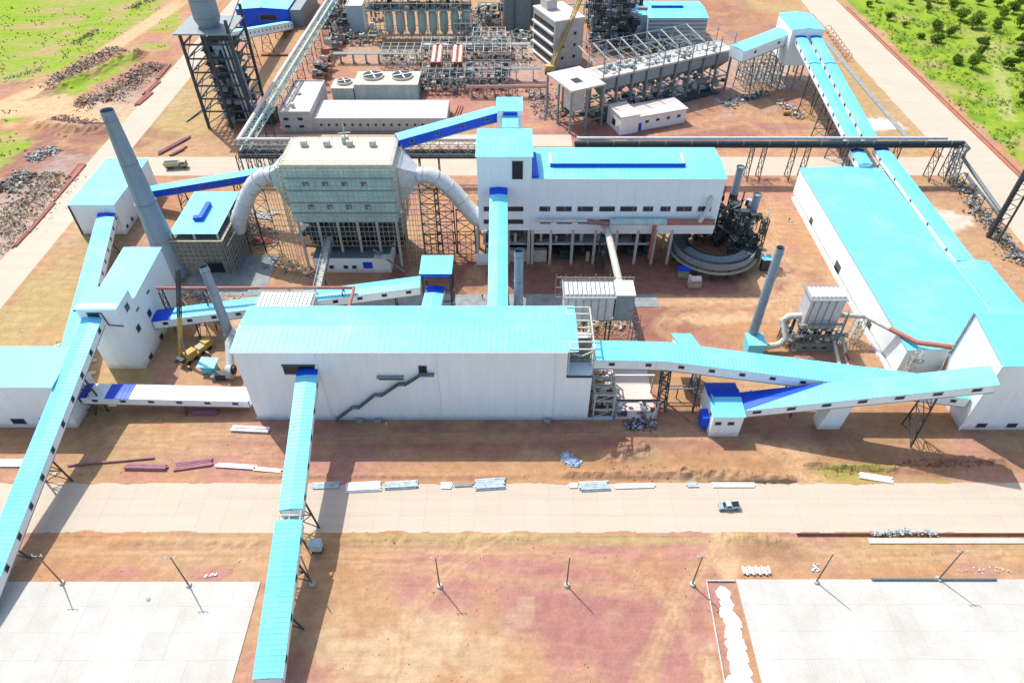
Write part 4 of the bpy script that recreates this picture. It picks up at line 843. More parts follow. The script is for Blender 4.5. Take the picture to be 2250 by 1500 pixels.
for k, (X, z) in enumerate(((EX1+8.5, 31.4), (EX1+13, 30.5), (EX1+17, 27.5), (EX1+21, 22.8), (EX1+24.5, 18.2))):
    dv = Vector((.9, 0, -.1-.35*k)).normalized()*.15; c = Vector((X, yc-k*.5, z)); M().tube([c-dv, c+dv], 2.95, 18).obj('flange', 'steel_pale', dr)
for X, z in ((EX1+10, 28.9), (EX1+15, 26.5), (EX1+22, 18.5)): trestle(dr, X, yc-.5, z, 6, 1, leg=.4)
m = M().rod_grid((EX1+8, EY0+2, 0), (TX0-1, EY0+2, 0), (0, 0, 12), 9, 3, .09); m.rod_grid((EX1+10, EY0+2, 0), (EX1+18, EY0+2, 0), (0, 0, 24), 4, 9, .06)
solo(m, 'scaffold', 'steel_dark', 'open pole frame under the right-hand silver duct of the dust filter', 'scaffold')
# ---- block building with blue roof, scaffolded
KX0, KX1, KY0, KY1 = -114.5, -98.8, 192.5, 218
kb = thing('block_building', 'grey block building with pale blue overhanging roof and deep blue roof vent', 'building', ((KX0+KX1)/2, KY0, 0))
M().box(KX0, KX1, KY0, KY1, -.2, 14.6).obj('wall', 'blockwork', kb)
for q in ((KX0, KY0), (KX1, KY0), (KX0, KY1), (KX1, KY1), (KX0, (KY0+KY1)/2), (KX1, (KY0+KY1)/2), ((KX0+KX1)/2, KY0)): M().box(q[0]-.3, q[0]+.3, q[1]-.3, q[1]+.3, 14.6, 17).obj('column', 'concrete', kb)
M().sheet((KX0-.3, KY0-.3, 17.1), (KX1+.3, KY0-.3, 17.1), (KX1+.3, KY1+.3, 17.4), (KX0-.3, KY1+.3, 17.4), 1.2).obj('roof', 'cyan_sheet', kb)
v1 = M().box((KX0+KX1)/2-.6, (KX0+KX1)/2+1.0, KY0+7, KY0+17, 17.5, 18.8).obj('vent', 'blue_sheet', kb); M().box((KX0+KX1)/2-2.2, (KX0+KX1)/2-.7, KY0+7, KY0+9, 17.5, 18.6).obj('vent', 'blue_sheet', kb)
window(kb, (KX1-4.5, KY0, 3.2), FRONT, 6, 5, 0, 'dark_opening', 'opening')
sk = thing('scaffold', 'weathered pole scaffold around the blue roofed block building', 'scaffold', (KX0, KY0-1.2, 0))
M().rod_grid((KX0-1.2, KY0-1.2, 6), (KX1+1.2, KY0-1.2, 6), (0, 0, 9), 10, 5, .06).obj('scaffold_face', 'bamboo', sk, kind='stuff')
M().rod_grid((KX1+1.3, KY0-1.2, 0), (KX1+1.3, KY1, 0), (0, 0, 15), 14, 8, .07).obj('scaffold_side', 'bamboo', sk, kind='stuff')
M().rod_grid((KX1+2.8, KY0-1.2, 0), (KX1+3.4, KY1, 0), (0, 0, 13), 12, 6, .07).obj('scaffold_side', 'steel_grey', sk, kind='stuff')
M().rod_grid((KX0-1.3, KY0-1.2, 0), (KX0-1.3, KY1, 0), (0, 0, 15), 10, 8, .07).obj('scaffold_side', 'bamboo', sk, kind='stuff')
for q in ((KX0-1.8, KX1+1.8, KY0-1.9, KY0-.9), (KX1+.8, KX1+1.8, KY0-.9, KY1)): M().box(*q, 15.0, 15.15).obj('scaffold_board', 'bamboo', sk)
# inclined steel conveyor in front of the filter
a1 = PY(724, 520, 196); a2 = PY(685, 690, 158)
t = thing('open_conveyor', 'open steel lattice conveyor sloping down in front of the big dust filter', 'conveyor', (a2.x, a2.y, 0))
lattice(M(), a1, a2, 2.4, 2.0, 14, .12, .22).obj('truss', 'steel_grey', t); M().beam(a1, a2, 1.8, .2).obj('belt', 'steel_pale', t)
for q in (.55, .95): c = a1.lerp(a2, q); trestle(t, c.x, c.y, c.z-1, 2.5, 1)

# ---- red pipe on legs, behind the central hall
rY_ = 164.5; pa, pb = PY(345, 633, rY_), PY(778, 632, rY_); pc = Vector((pb.x, 147, pb.z))
t = thing('red_pipe', 'long rust-red pipe carried on steel legs behind the central hall', 'pipe', (pa.x, rY_, 0))
M().tube([pa, pb-Vector((1, 0, 0)), pb, pb+Vector((0, -1.2, 0)), pc, pc-Vector((0, 1, 5))], .52, 10).obj('pipe', 'rust_pipe', t, smooth=True)
for px_ in (350, 447, 633, 690, 752): c = PY(px_, 634, rY_); trestle(t, c.x, rY_, c.z-.5, 2.2, (0, 1, 0), 'steel_dark', .3, 1.0)

# ---- bag filters
def bagfilter(label, x0, x1, y0, y1, z0, z1, hop=3, top='silver', body='silver'):
    t = thing('bag_filter', label, 'dust filter', ((x0+x1)/2, y0, 0))
    M().box(x0, x1, y0, y1, z0, z1).obj('casing', body, t)
    M().box(x0-.5, x1+.5, y0-.5, y1+.5, z1+.003, z1+.25).obj('walkway', 'steel_grey', t)
    n_ = max(2, int((x1-x0)/1.2))
    for i in range(n_): 
        X = x0+(i+.5)*(x1-x0)/n_; M().box(X-.42, X+.42, y0+.8, y1-.8, z1+.26, z1+.9).obj('lid', top, t)
    for i in range(int((x1-x0)/2.2)): X = x0+1.1+i*2.2; M().box(X-.08, X+.08, y0-.22, y0-.003, z0, z1).obj('stiffener', 'steel_grey', t)
    for i in range(hop):
        w_ = (x1-x0)/hop; X = x0+(i+.5)*w_; yc_ = (y0+y1)/2
        M().hexa([(X-.4, yc_-.4, z0-3.4), (X+.4, yc_-.4, z0-3.4), (X+.4, yc_+.4, z0-3.4), (X-.4, yc_+.4, z0-3.4), (X-w_/2+.1, y0+.2, z0-.01), (X+w_/2-.1, y0+.2, z0-.01), (X+w_/2-.1, y1-.2, z0-.01), (X-w_/2+.1, y1-.2, z0-.01)]).obj('hopper', 'cooler_grey', t)
    for X in (x0+.3, (x0+x1)/2, x1-.3):
        for yy in (y0+.3, y1-.3): M().box(X-.2, X+.2, yy-.2, yy+.2, -.2, z0).obj('leg', 'steel_dark', t)
    br_ = M()
    for a_, b_ in ((x0+.3, (x0+x1)/2), ((x0+x1)/2, x1-.3)): br_.beam((a_, y0+.3, 0), (b_, y0+.3, z0), .15); br_.beam((b_, y0+.3, 0), (a_, y0+.3, z0), .15)
    br_.obj('bracing', 'steel_dark', t)
    r_ = M()
    for zz in (.7, 1.3):
        for p_, q_ in (((x0-.4, y0-.4), (x1+.4, y0-.4)), ((x0-.4, y1+.4), (x1+.4, y1+.4)), ((x0-.4, y0-.4), (x0-.4, y1+.4)), ((x1+.4, y0-.4), (x1+.4, y1+.4))): r_.beam((*p_, z1+zz), (*q_, z1+zz), .06)
    r_.obj('handrail', 'steel_pale', t); return t
yb = 151; q0, q1 = PY(566, 700, yb), PY(684, 700, yb)
bagfilter('white-topped ribbed bag filter peeking over the left part of the central hall roof', q0.x, q1.x, yb, yb+8.5, 10, 18.6, top='white_paint')
yb = 152.5; q0, q1 = PY(1238, 700, yb), PY(1345, 700, yb); zt2 = PY(1290, 655, yb).z
b2 = bagfilter('silver bag filter behind the right part of the central hall with looping pale ducts', q0.x, q1.x, yb, yb+7, zt2-8.5, zt2, 3, top='white_paint')
q2, q3 = PY(1348, 700, yb), PY(1388, 700, yb)
M().box(q2.x, q3.x, yb-.2, yb+6.5, zt2-8.5, zt2+1.0).obj('fan_casing', 'steel_grey', b2); M().box(q2.x-.1, q3.x+.1, yb-.3, yb+6.6, zt2+1.0, zt2+1.3).obj('fan_top', 'white_paint', b2)
e1 = PY(1235, 683, yb+3); e2 = PY(1180, 690, yb+3)
M().tube([e1, Vector((e2.x+1.5, yb+3, e1.z)), Vector((e2.x, yb+2.5, e1.z-1.2)), Vector((e2.x-.3, yb+1, 4)), Vector((e2.x-.3, yb+1, 0))], 1.0, 12).obj('duct', 'steel_pale', b2, smooth=True)
f1 = PY(1334, 503, PYF-2); f2 = PY(1366, 642, yb+4)
t = thing('sloping_duct', 'cream sloping duct from the columned white hall down to the silver bag filter', 'duct', (f2.x, yb+6, 0))
M().tube([f1+Vector((-1, 1.5, .6)), f1, f2, f2-Vector((0, .8, 3))], 1.15, 14).obj('duct', 'pale_concrete', t, smooth=True)
c = f1.lerp(f2, .12); lattice(M(), (c.x-1.5, c.y+3, 0), (c.x-1, c.y+2, c.z-1), 2.4, 2.4, 8, .14, .25).obj('support_tower', 'steel_dark', t)
for q in ((q0.x-4, q0.x-1, yb), (q3.x+1, q3.x+4, yb)): 
    m = M().rod_grid((q[0], q[2], 0), (q[1], q[2], 0), (0, 0, 11), 3, 5, .09); m.rod_grid((q[0], q[2]+5, 0), (q[1], q[2]+5, 0), (0, 0, 11), 3, 5, .09); m.obj('access_frame', 'steel_grey', b2, kind='stuff')
M().rod_grid((q0.x-2, yb+9, 0), (q3.x+1, yb+9, 0), (0, 0, zt2+.5), 16, 6, .07).obj('scaffold', 'bamboo', b2, kind='stuff')
# right bag filter with its red duct
yb = 156; q0, q1 = PY(1772, 690, yb), PY(1848, 690, yb); zb3 = PY(1800, 722, yb).z; zt3 = PY(1800, 660, yb).z
b3 = bagfilter('grey bag filter standing on a dark hopper frame left of the long storage hall', q0.x, q1.x, yb, yb+6, zb3, zt3, 3, body='silver', top='white_paint')
M().box(q0.x-1, q1.x+1, yb-2.5, yb-.5, -.2, 3.2).obj('base_room', 'blockwork', b3)
for k, z in enumerate((zb3-2.2, zb3+2.5)): M().box(q0.x-1.6, q1.x+1.8, yb-1.4, yb-.3, z, z+.12).obj('platform', 'steel_grey', b3)
M().rod_grid((q0.x-1.6, yb-1.5, 0), (q1.x+1.8, yb-1.5, 0), (0, 0, zb3+3.6), 9, 7, .06).obj('scaffold', 'steel_grey', b3, kind='stuff')
M().rod_grid((q1.x+2, yb-1, 0), (q1.x+5, yb+5, 0), (0, 0, zb3+4), 5, 7, .08).obj('access_stair', 'steel_grey', b3, kind='stuff'); M().rod_grid((q0.x-4.5, yb+1, 0), (q0.x-2, yb+4, 0), (0, 0, zb3+2), 4, 5, .08).obj('access_frame', 'steel_dark', b3, kind='stuff')
mm = M()
for i in range(50): X, Yy, s_, z0_ = R.uniform(q0.x-2, q1.x+4), R.uniform(yb-2, yb+6), R.uniform(.2, .8), R.uniform(0, 5); mm.box(X-s_, X+s_, Yy-s_, Yy+s_, z0_, z0_+R.uniform(.3, 1.2))
mm.obj('machinery', 'green_machine', b3, kind='stuff')
for i in range(3): window(b3, (q0.x+2+i*3, yb-2.5, 1.7), FRONT, 1.6, .9, 0, 'dark_opening')
for i in range(3): M().tube([(q0.x+2+i*3.6, yb+.2, zb3-4.6), (q0.x+2+i*3.6, yb+.2, zb3-1.8)], 1.0, 10).obj('vessel', 'steel_dark', b3, smooth=True)
g1 = PY(1768, 693, yb+3); g2 = PY(1722, 697, yb+2); g3 = PY(1690, 790, yb-2)
M().tube([g1, Vector((g2.x+1.5, yb+2.6, g1.z)), Vector((g2.x, yb+2, g1.z-1)), Vector((g3.x+3.2, yb-1, g1.z*.45)), Vector((g3.x+1.2, yb-2, 2.4)), Vector((77.5, 153.5, 2.0))], 1.0, 12).obj('duct', 'steel_pale', b3, smooth=True)
for X in (g2.x+1, g2.x+4): trestle(b3, X, yb+2.5, g1.z-1, 1.2, (0, 1, 0), leg=.22)
h0, h1 = PY(1848, 692, yb+3), PY(1902, 695, yb+3); h2 = PY(2015, 752, LY0+1); h3 = PY(2100, 762, LY0-2); h4 = PY(2072, 818, LY0-4)
t = thing('red_duct', 'rust-red duct bent over the front of the storage hall from the grey bag filter', 'duct', (h1.x, h1.y, 0))
M().tube([h0, h1, h1.lerp(h2, .5)], .75, 10).obj('duct', 'steel_pale', t, smooth=True)
M().tube([h1.lerp(h2, .5), h2, Vector((h3.x-1, h3.y, h3.z)), h3, h3.lerp(h4, .15), h4], .8, 10).obj('duct', 'rust_pipe', t, smooth=True)
c = h1; lattice(M(), (c.x-1, c.y, 0), (c.x-.5, c.y, c.z-.8), 2.6, 2.6, 7, .12, .22).obj('support_tower', 'steel_pale', t)
lattice(M(), (h2.x-.5, LY0-2.4, 0), (h2.x-.2, LY0-1.6, h2.z-.9), 2.2, 1.6, 6, .12, .2).obj('support_tower', 'steel_pale', t)
lattice(M(), (h4.x-1.5, LY0-5.5, 0), (h4.x-.5, LY0-4.5, h4.z-.6), 1.6, 1.6, 5, .12, .2).obj('support_tower', 'steel_pale', t)
a_, b_ = P(1852, 790), P(1895, 862); m = M(); m.beam(a_+Vector((0, 0, 3)), b_+Vector((0, 0, .5)), .5); solo(m, 'red_pipe', 'red_primer', 'pinkish red pipe leaning right of the hopper frame of the grey bag filter', 'pipe')
for i, (a_, b_) in enumerate(((P(1820, 755), P(1853, 850)), (P(1838, 740), P(1868, 840)))): solo(M().beam(a_+Vector((0, 0, 4)), b_+Vector((0, 0, .5)), .9, .6), 'chute', 'steel_pale', ('lower left', 'upper right')[i]+' of two pale sloping chutes below the grey bag filter', 'chute')
solo(M().box(*(lambda p, q: (p.x, p.x+1.0, q.y, p.y))(P(1905, 740), P(1905, 825)), 0, 1.0), 'concrete_beam', 'white_paint', 'white concrete beam on soil beside the storage hall front corner', 'beam')

# ---- annular cooler and its stacks
cc = P(1565, 572); CR, Ci = 14.5, 9.8; cx, cy = cc.x, cc.y+3; zc = 5.0
an = thing('ring_cooler', 'large dark ring-shaped cooler with round hood right of the columned hall', 'cooler', (cx, cy, 0))
def ring(r0, r1, z0, z1, n=56, a0=0, a1=2*PI):
    m = M(); 
    for i in range(n):
        A, B = a0+(a1-a0)*i/n, a0+(a1-a0)*(i+1)/n
        m.hexa([(cx+r0*math.cos(A), cy+r0*math.sin(A), z0), (cx+r1*math.cos(A), cy+r1*math.sin(A), z0), (cx+r1*math.cos(B), cy+r1*math.sin(B), z0), (cx+r0*math.cos(B), cy+r0*math.sin(B), z0),
                (cx+r0*math.cos(A), cy+r0*math.sin(A), z1), (cx+r1*math.cos(A), cy+r1*math.sin(A), z1), (cx+r1*math.cos(B), cy+r1*math.sin(B), z1), (cx+r0*math.cos(B), cy+r0*math.sin(B), z1)])
    return m
ring(Ci, CR, zc, zc+.8).obj('trough', 'cooler_grey', an, kind='stuff')
ring(CR, CR+.35, zc-.6, zc+1.7).obj('outer_rim', 'steel_grey', an, kind='stuff'); ring(Ci-.3, Ci, zc-.4, zc+2.2).obj('inner_rim', 'steel_dark', an, kind='stuff')
ring(CR+.36, CR+1.6, zc-1.5, zc-1.3).obj('walkway', 'bamboo', an, kind='stuff'); ring(Ci+.8, CR-.9, zc+.82, zc+2.4, 22, 3.6, 5.6).obj('hood', 'cooler_grey', an, kind='stuff')
pl = M()
for i in range(72): A = 2*PI*i/72; pl.beam((cx+Ci*math.cos(A), cy+Ci*math.sin(A), zc+.9), (cx+CR*math.cos(A), cy+CR*math.sin(A), zc+.9), .14)
pl.obj('pallet_bar', 'steel_dark', an, kind='stuff')
for i in range(16): A = 2*PI*(i+.5)/16; X, Yy = cx+(CR-.4)*math.cos(A), cy+(CR-.4)*math.sin(A); M().box(X-.3, X+.3, Yy-.3, Yy+.3, -.2, zc).obj('leg', 'steel_dark', an)
m = M()
for i in range(190):
    A = R.uniform(-.5, 2.3); rr = R.uniform(6, 16); X, Yy = cx+rr*math.cos(A), cy+rr*math.sin(A)*.9; s_ = R.uniform(.3, 1.1); z0_ = R.uniform(0, 17); m.box(X-s_, X+s_, Yy-s_, Yy+s_, z0_, z0_+R.uniform(.6, 2.2))
for i in range(170):
    A = R.uniform(-.5, 2.2); rr = R.uniform(4, 14.5); X, Yy = cx+rr*math.cos(A), cy+rr*math.sin(A)*.9; z0_ = R.uniform(1, 17); v_ = [Vector((3, 0, 0)), Vector((0, 3, 0)), Vector((0, 0, 4)), Vector((2, 2, 3))][i % 4]; m.beam((X, Yy, z0_), Vector((X, Yy, z0_))+v_, .22)
m.obj('machinery', 'steel_dark', an, kind='stuff'); m = M()
for i in range(70):
    A = R.uniform(-.5, 2.3); rr = R.uniform(6, 16.5); X, Yy = cx+rr*math.cos(A), cy+rr*math.sin(A)*.9; z0_ = R.uniform(1, 17); m.beam((X, Yy, z0_), (X+R.uniform(-2.5, 2.5), Yy+R.uniform(-2, 2), z0_+R.uniform(-1, 3)), .3)
m.obj('pipework', 'steel_pale', an, kind='stuff')
for i in range(6):
    X, Yy = cx+3+i*2.0, cy+5+(i % 3)*3.4; M().tube([(X, Yy, 4+i*2), (X+.6, Yy, 8+i*1.6)], [1.5, 1.0], 12).obj('cyclone', ('dark_duct', 'stack_grey', 'silver')[i % 3], an, smooth=True)
lattice(M(), (cx+15.2, cy-3, 0), (cx+15.4, cy-2, 17), 2.0, 2.0, 9, .14, .26).obj('stair_tower', 'steel_dark', an)
lattice(M(), (cx+2.2, cy+12, 0), (cx+2.2, cy+12, 22), 2.4, 2.4, 9, .14, .26).obj('stair_tower', 'steel_dark', an)
M().tube([(cx+9, cy+7, 0), (cx+9, cy+7, 22)], .25, 8).obj('mast', 'steel_dark', an)
m = M().beam((cx+2, cy+7, 9), (cx+9.5, cy+.5, 6.5), 1.2, .3); m.obj('chute', 'bamboo', an)
def stub(label, px, pyt, pyb, Y, r):
    tp = PY(px, pyt, Y); bz_ = PY(px, pyb, Y).z
    t = thing('vent_stack', label, 'chimney', (tp.x, Y, 0)); M().tube([(tp.x, Y, bz_), (tp.x, Y, tp.z)], r, 22, hollow=True).obj('shaft', 'stack_grey', t, smooth=True)
    M().cyl(tp.x, Y, tp.z-.9, tp.z-.6, r*.94, 18).obj('flue', 'dark_opening', t); M().tube([(tp.x, Y, tp.z-.5), (tp.x, Y, tp.z)], r+.14, 22, hollow=True).obj('rim', 'steel_grey', t)
    M().tube([(tp.x, Y, bz_-4), (tp.x, Y, bz_)], [r*.5, r], 16).obj('cone', 'dark_duct', t, smooth=True)
    for s in (-1, 1): M().box(tp.x+s*r-.2, tp.x+s*r+.2, Y-.2, Y+.2, -.2, bz_+.3).obj('leg', 'steel_dark', t)
    return t
stub('wide grey vent stack above the ring cooler nearer the white hall', 1628, 366, 425, cy+10, 1.25)
stub('wide grey vent stack at the right of the ring cooler', 1665, 427, 500, cy+4, 1.35)
a = P(1677, 592); t = thing('fan_house', 'tiny pale blue roofed fan hut right of the ring cooler', 'fan house', (a.x, a.y, 0))
M().sheet((a.x-1.8, a.y-1.6, 5.2), (a.x+1.8, a.y-1.6, 5.2), (a.x+1.8, a.y+1.8, 5.3), (a.x-1.8, a.y+1.8, 5.3), 1).obj('roof', 'cyan_sheet', t); M().box(a.x-1.2, a.x+1.2, a.y-1, a.y+1.2, 0, 5).obj('machine', 'steel_dark', t)
a = P(1500, 607); t = thing('motor_hut', 'small open motor stand with a bright blue top before the ring cooler', 'machine', (a.x, a.y, 0))
M().box(a.x-2.2, a.x+2.2, a.y-1.4, a.y+1.4, 3.2, 3.6).obj('top', 'blue_sheet', t); M().box(a.x-1.8, a.x+1.8, a.y-1, a.y+1, 0, 3.2).obj('body', 'bamboo', t)
a = P(1525, 628); t = thing('fan', 'grey cylindrical fan motor on a tan base before the ring cooler', 'machine', (a.x, a.y, 0))
M().tube([(a.x-1.8, a.y, 3), (a.x+1.8, a.y, 3)], 1.1, 14).obj('drum', 'silver', t, smooth=True); M().box(a.x-2.2, a.x+2.2, a.y-1.2, a.y+1.2, 0, 1.9).obj('base', 'truck_tan', t); M().cyl(a.x-2.1, a.y, 1.9, 4.6, .5, 10).obj('inlet', 'silver', t)

# ---- fan group left of the central hall and mobile crane
a = P(470, 805); t = thing('blower', 'large pale green blower with silver duct at the left end of the central hall', 'blower', (a.x, a.y, 0))
c_ = P(512, 830); M().tube([(c_.x-.8, c_.y, 2.9), (c_.x+.8, c_.y, 2.9)], 2.3, 22).obj('volute', 'green_machine', t, smooth=True)
M().tube([(c_.x+.9, c_.y, 3.4), (c_.x+1.6, c_.y, 3.4)], 1.3, 18).obj('inlet', 'dark_opening', t); M().box(c_.x-4.6, c_.x-1.2, c_.y-1, c_.y+1, 0, 2.2).obj('motor', 'steel_dark', t)
M().box(c_.x-6, c_.x-4.8, c_.y-1.2, c_.y+1.2, 0, 1.6).obj('motor_box', 'steel_grey', t)
M().tube([(c_.x, c_.y+1.2, 4.4), (c_.x-.5, c_.y+6, 9), (c_.x+.5, c_.y+9, 10.5), (-74, CY0+19, 12)], 1.1, 16).obj('duct', 'silver', t, smooth=True)
h_ = P(462, 812); t = thing('fan_house', 'tilted pale blue roofed motor shelter between crane and green blower', 'fan house', (h_.x, h_.y, 0))
M().sheet((h_.x-2.6, h_.y-2, 3.2), (h_.x+2.8, h_.y-2.6, 3.2), (h_.x+3.2, h_.y+1.4, 3.6), (h_.x-2.2, h_.y+1.9, 3.6), 1).obj('roof', 'cyan_sheet', t); M().box(h_.x-1.9, h_.x+2.2, h_.y-1.6, h_.y+1.2, 0, 3.0).obj('wall', 'cyan_sheet', t)
cr0, cr1 = P(398, 806), P(472, 752)
u = (cr1-cr0).normalized(); n_ = Vector((-u.y, u.x, 0)); ang = math.atan2(u.y, u.x)
t = thing('mobile_crane', 'yellow mobile crane with raised telescopic boom beside the stepped building', 'crane', tuple((cr0+cr1)/2), ang, world=False); L_ = 10.5
M().box(-L_/2, L_/2, -1.3, 1.3, .9, 1.7).obj('chassis', 'yellow_paint', t); M().box(L_/2-2.6, L_/2, -1.3, 1.3, 1.7, 3.1).obj('cab', 'yellow_paint', t); M().box(L_/2-.9, L_/2+.03, -1.1, 1.1, 2.2, 2.9).obj('windscreen', 'glass', t)
M().box(-4.5, -.6, -1.25, .9, 1.72, 3.4).obj('turntable', 'yellow_paint', t); M().box(-6.3, -4.6, -1.3, 1.3, 1.72, 3.0).obj('counterweight', 'steel_dark', t); M().box(.2, 2.6, -1.2, 1.2, 1.72, 2.5).obj('engine_cover', 'truck_tan', t)
for i in range(4):
    for s in (-1, 1): X = -4.2+i*2.6; M().tube([(X, s*1.0, .6), (X, s*1.45, .6)], .62, 14).obj('wheel', 'tyre', t)
for X in (-5.6, 1.6):
    M().box(X-.2, X+.2, -3.4, 3.4, .9, 1.15).obj('outrigger', 'yellow_paint', t)
    for s in (-1, 1): M().box(X-.45, X+.45, s*3.2-.45, s*3.2+.45, 0, .2).obj('foot', 'steel_dark', t)
root_at = Vector(t.location); base = P(404, 795) + Vector((0, 0, 3.0)); tip = PY(391, 590, base.y+4); mid = base.lerp(tip, .46); bl = M()
inv = Matrix.Rotation(-ang, 4, 'Z')
def lc(p): return inv @ (Vector(p) - root_at)
M().beam(lc(base), lc(mid), .9).obj('boom', 'yellow_paint', t); lattice(M(), lc(mid), lc(tip), .8, .8, 16, .12, .2).obj('boom', 'steel_dark', t, label='dark lattice boom extension')
M().tube([lc(base+Vector((1.5, 0, -1))), lc(base.lerp(mid, .55)+Vector((.2, -.5, 0)))], .25, 8).obj('ram', 'steel_grey', t)

# ---- dump truck and pickup
def wheels(t, pos, r, w_):
    for x, y in pos: 
        wh = M().tube([(x, y-w_/2, r), (x, y+w_/2, r)], r, 16).obj('wheel', 'tyre', t); M().tube([(x, y-w_/2-.02, r), (x, y+w_/2+.02, r)], r*.5, 10).obj('rim', 'steel_grey', wh)
a = P(390, 369); t = thing('dump_truck', 'sandy coloured dump truck on the road near the far left chimney', 'truck', tuple(a), .12, world=False)
M().box(-4.6, 4.4, -1.0, 1.0, .8, 1.2).obj('chassis', 'steel_dark', t)
M().hexa([(-4.6, -1.25, 1.3), (1.3, -1.25, 1.3), (1.3, 1.25, 1.3), (-4.6, 1.25, 1.3), (-5.2, -1.35, 3.0), (1.5, -1.35, 3.0), (1.5, 1.35, 3.0), (-5.2, 1.35, 3.0)]).obj('bed', 'truck_tan', t)
M().box(-4.6, 1.1, -1.1, 1.1, 3.01, 3.03).obj('load', 'dark_opening', t); M().box(1.9, 4.3, -1.25, 1.25, 1.2, 3.3).obj('cab', 'truck_tan', t)
M().box(4.28, 4.33, -1.1, 1.1, 2.2, 3.0).obj('windscreen', 'glass', t); M().box(2.3, 3.7, -1.27, 1.27, 2.2, 2.9).obj('side_window', 'glass', t)
wheels(t, [(-3.6, -1.1), (-3.6, 1.1), (-2.3, -1.1), (-2.3, 1.1), (3.2, -1.1), (3.2, 1.1)], .55, .4)
a = P(1602, 1122); t = thing('pickup_truck', 'grey-blue pickup truck driving left on the wide foreground road', 'pickup truck', (a.x, a.y+1.0, .02), PI+.06, world=False)
M().hexa([(-2.7, -.95, .45), (2.7, -.95, .45), (2.7, .95, .45), (-2.7, .95, .45), (-2.7, -.95, 1.05), (2.55, -.9, 1.0), (2.55, .9, 1.0), (-2.7, .95, 1.05)]).obj('body', 'car_paint', t)
M().hexa([(-.6, -.85, 1.05), (1.5, -.85, 1.03), (1.5, .85, 1.03), (-.6, .85, 1.05), (-.35, -.7, 1.78), (.85, -.7, 1.78), (.85, .7, 1.78), (-.35, .7, 1.78)]).obj('cab', 'cabinet_paint', t)
M().hexa([(.98, -.72, 1.15), (1.53, -.78, 1.08), (1.53, .78, 1.08), (.98, .72, 1.15), (.86, -.62, 1.72), (.93, -.62, 1.72), (.93, .62, 1.72), (.86, .62, 1.72)]).obj('windscreen', 'glass', t)
M().box(-.35, .7, -.86, .86, 1.15, 1.6).obj('side_window', 'glass', t)
bed = M().box(-2.55, -.75, -.8, .8, 1.055, 1.07).obj('bed', 'dark_opening', t)
for q in ((-2.7, -2.6, -.93, .93), (-2.6, -.7, -.93, -.82), (-2.6, -.7, .82, .93)): M().box(*q, 1.05, 1.3).obj('side_board', 'car_paint', bed)
wheels(t, [(-1.7, -.85), (-1.7, .85), (1.7, -.85), (1.7, .85)], .38, .25)
for s in (-1, 1): M().box(2.68, 2.73, s*.7-.18, s*.7+.18, .7, .88).obj('headlight', 'white_paint', t)

# ---- power poles
POLES = [((137,1280),(55,1213),1,'leftmost power pole, beside the nearest inclined gallery'),((415,1285),(370,1230),1,'power pole on the left pale yard edge, between the two foreground galleries'),((686,1282),(655,1222),0,'power pole standing in the shadow right of the central inclined gallery'),
 ((966,1287),(957,1240),1,'forked power pole on pink soil, first one right of the central gallery'),((1245,1285),(1253,1222),0,'bare power pole without crossarm in the middle of the pink soil'),((1521,1283),(1541,1230),1,'forked power pole left of the lime piles'),
 ((1793,1278),(1840,1215),0,'power pole on the right pale yard edge left of the dark pipe'),((2062,1272),(2112,1220),1,'rightmost power pole standing over the dark pipe on the yard edge')]
pr = None
for i, (b_, tp, arm, lab) in enumerate(POLES):
    g = P(*b_); t = thing('power_pole', lab, 'power pole', tuple(g), 0, group='power poles along the foreground yards')
    M().tube([(g.x, g.y, -.2), (g.x, g.y, 12.6)], [.19, .12], 10).obj('pole', 'pole_wood', t, smooth=True)
    M().tube([(g.x, g.y, -.2), (g.x, g.y, .55)], [.75, .6], 14).obj('footing', 'pale_concrete', t)
    if arm:
        M().beam((g.x-1.1, g.y, 12.0), (g.x+1.1, g.y, 12.0), .14).obj('crossarm', 'steel_grey', t)
        for s in (-1, 1): M().cyl(g.x+s*1.0, g.y, 12.05, 12.8, .09, 8).obj('insulator', 'white_paint', t)
    else: M().cyl(g.x, g.y, 12.6, 13.1, .08, 8).obj('insulator', 'white_paint', t)
a = P(698, 1209); t = thing('transformer_cabinet', 'pale blue-grey transformer cabinet on a stand right of the central gallery', 'cabinet', (a.x, a.y, 0))
M().box(a.x-1.3, a.x+1.3, a.y-1, a.y+1, 1.2, 3.6).obj('cabinet', 'cabinet_paint', t); M().box(a.x-1.4, a.x+1.4, a.y-1.1, a.y+1.1, 3.6, 3.75).obj('lid', 'cabinet_paint', t)
for s in (-1, 1): M().box(a.x+s*1.0-.15, a.x+s*1.0+.15, a.y-.8, a.y+.8, -.2, 1.2).obj('stand', 'steel_dark', t)
M().beam((a.x-2.6, a.y+.5, 0), (a.x-3.4, a.y+1, 9.5), .25).obj('strut', 'steel_dark', t)
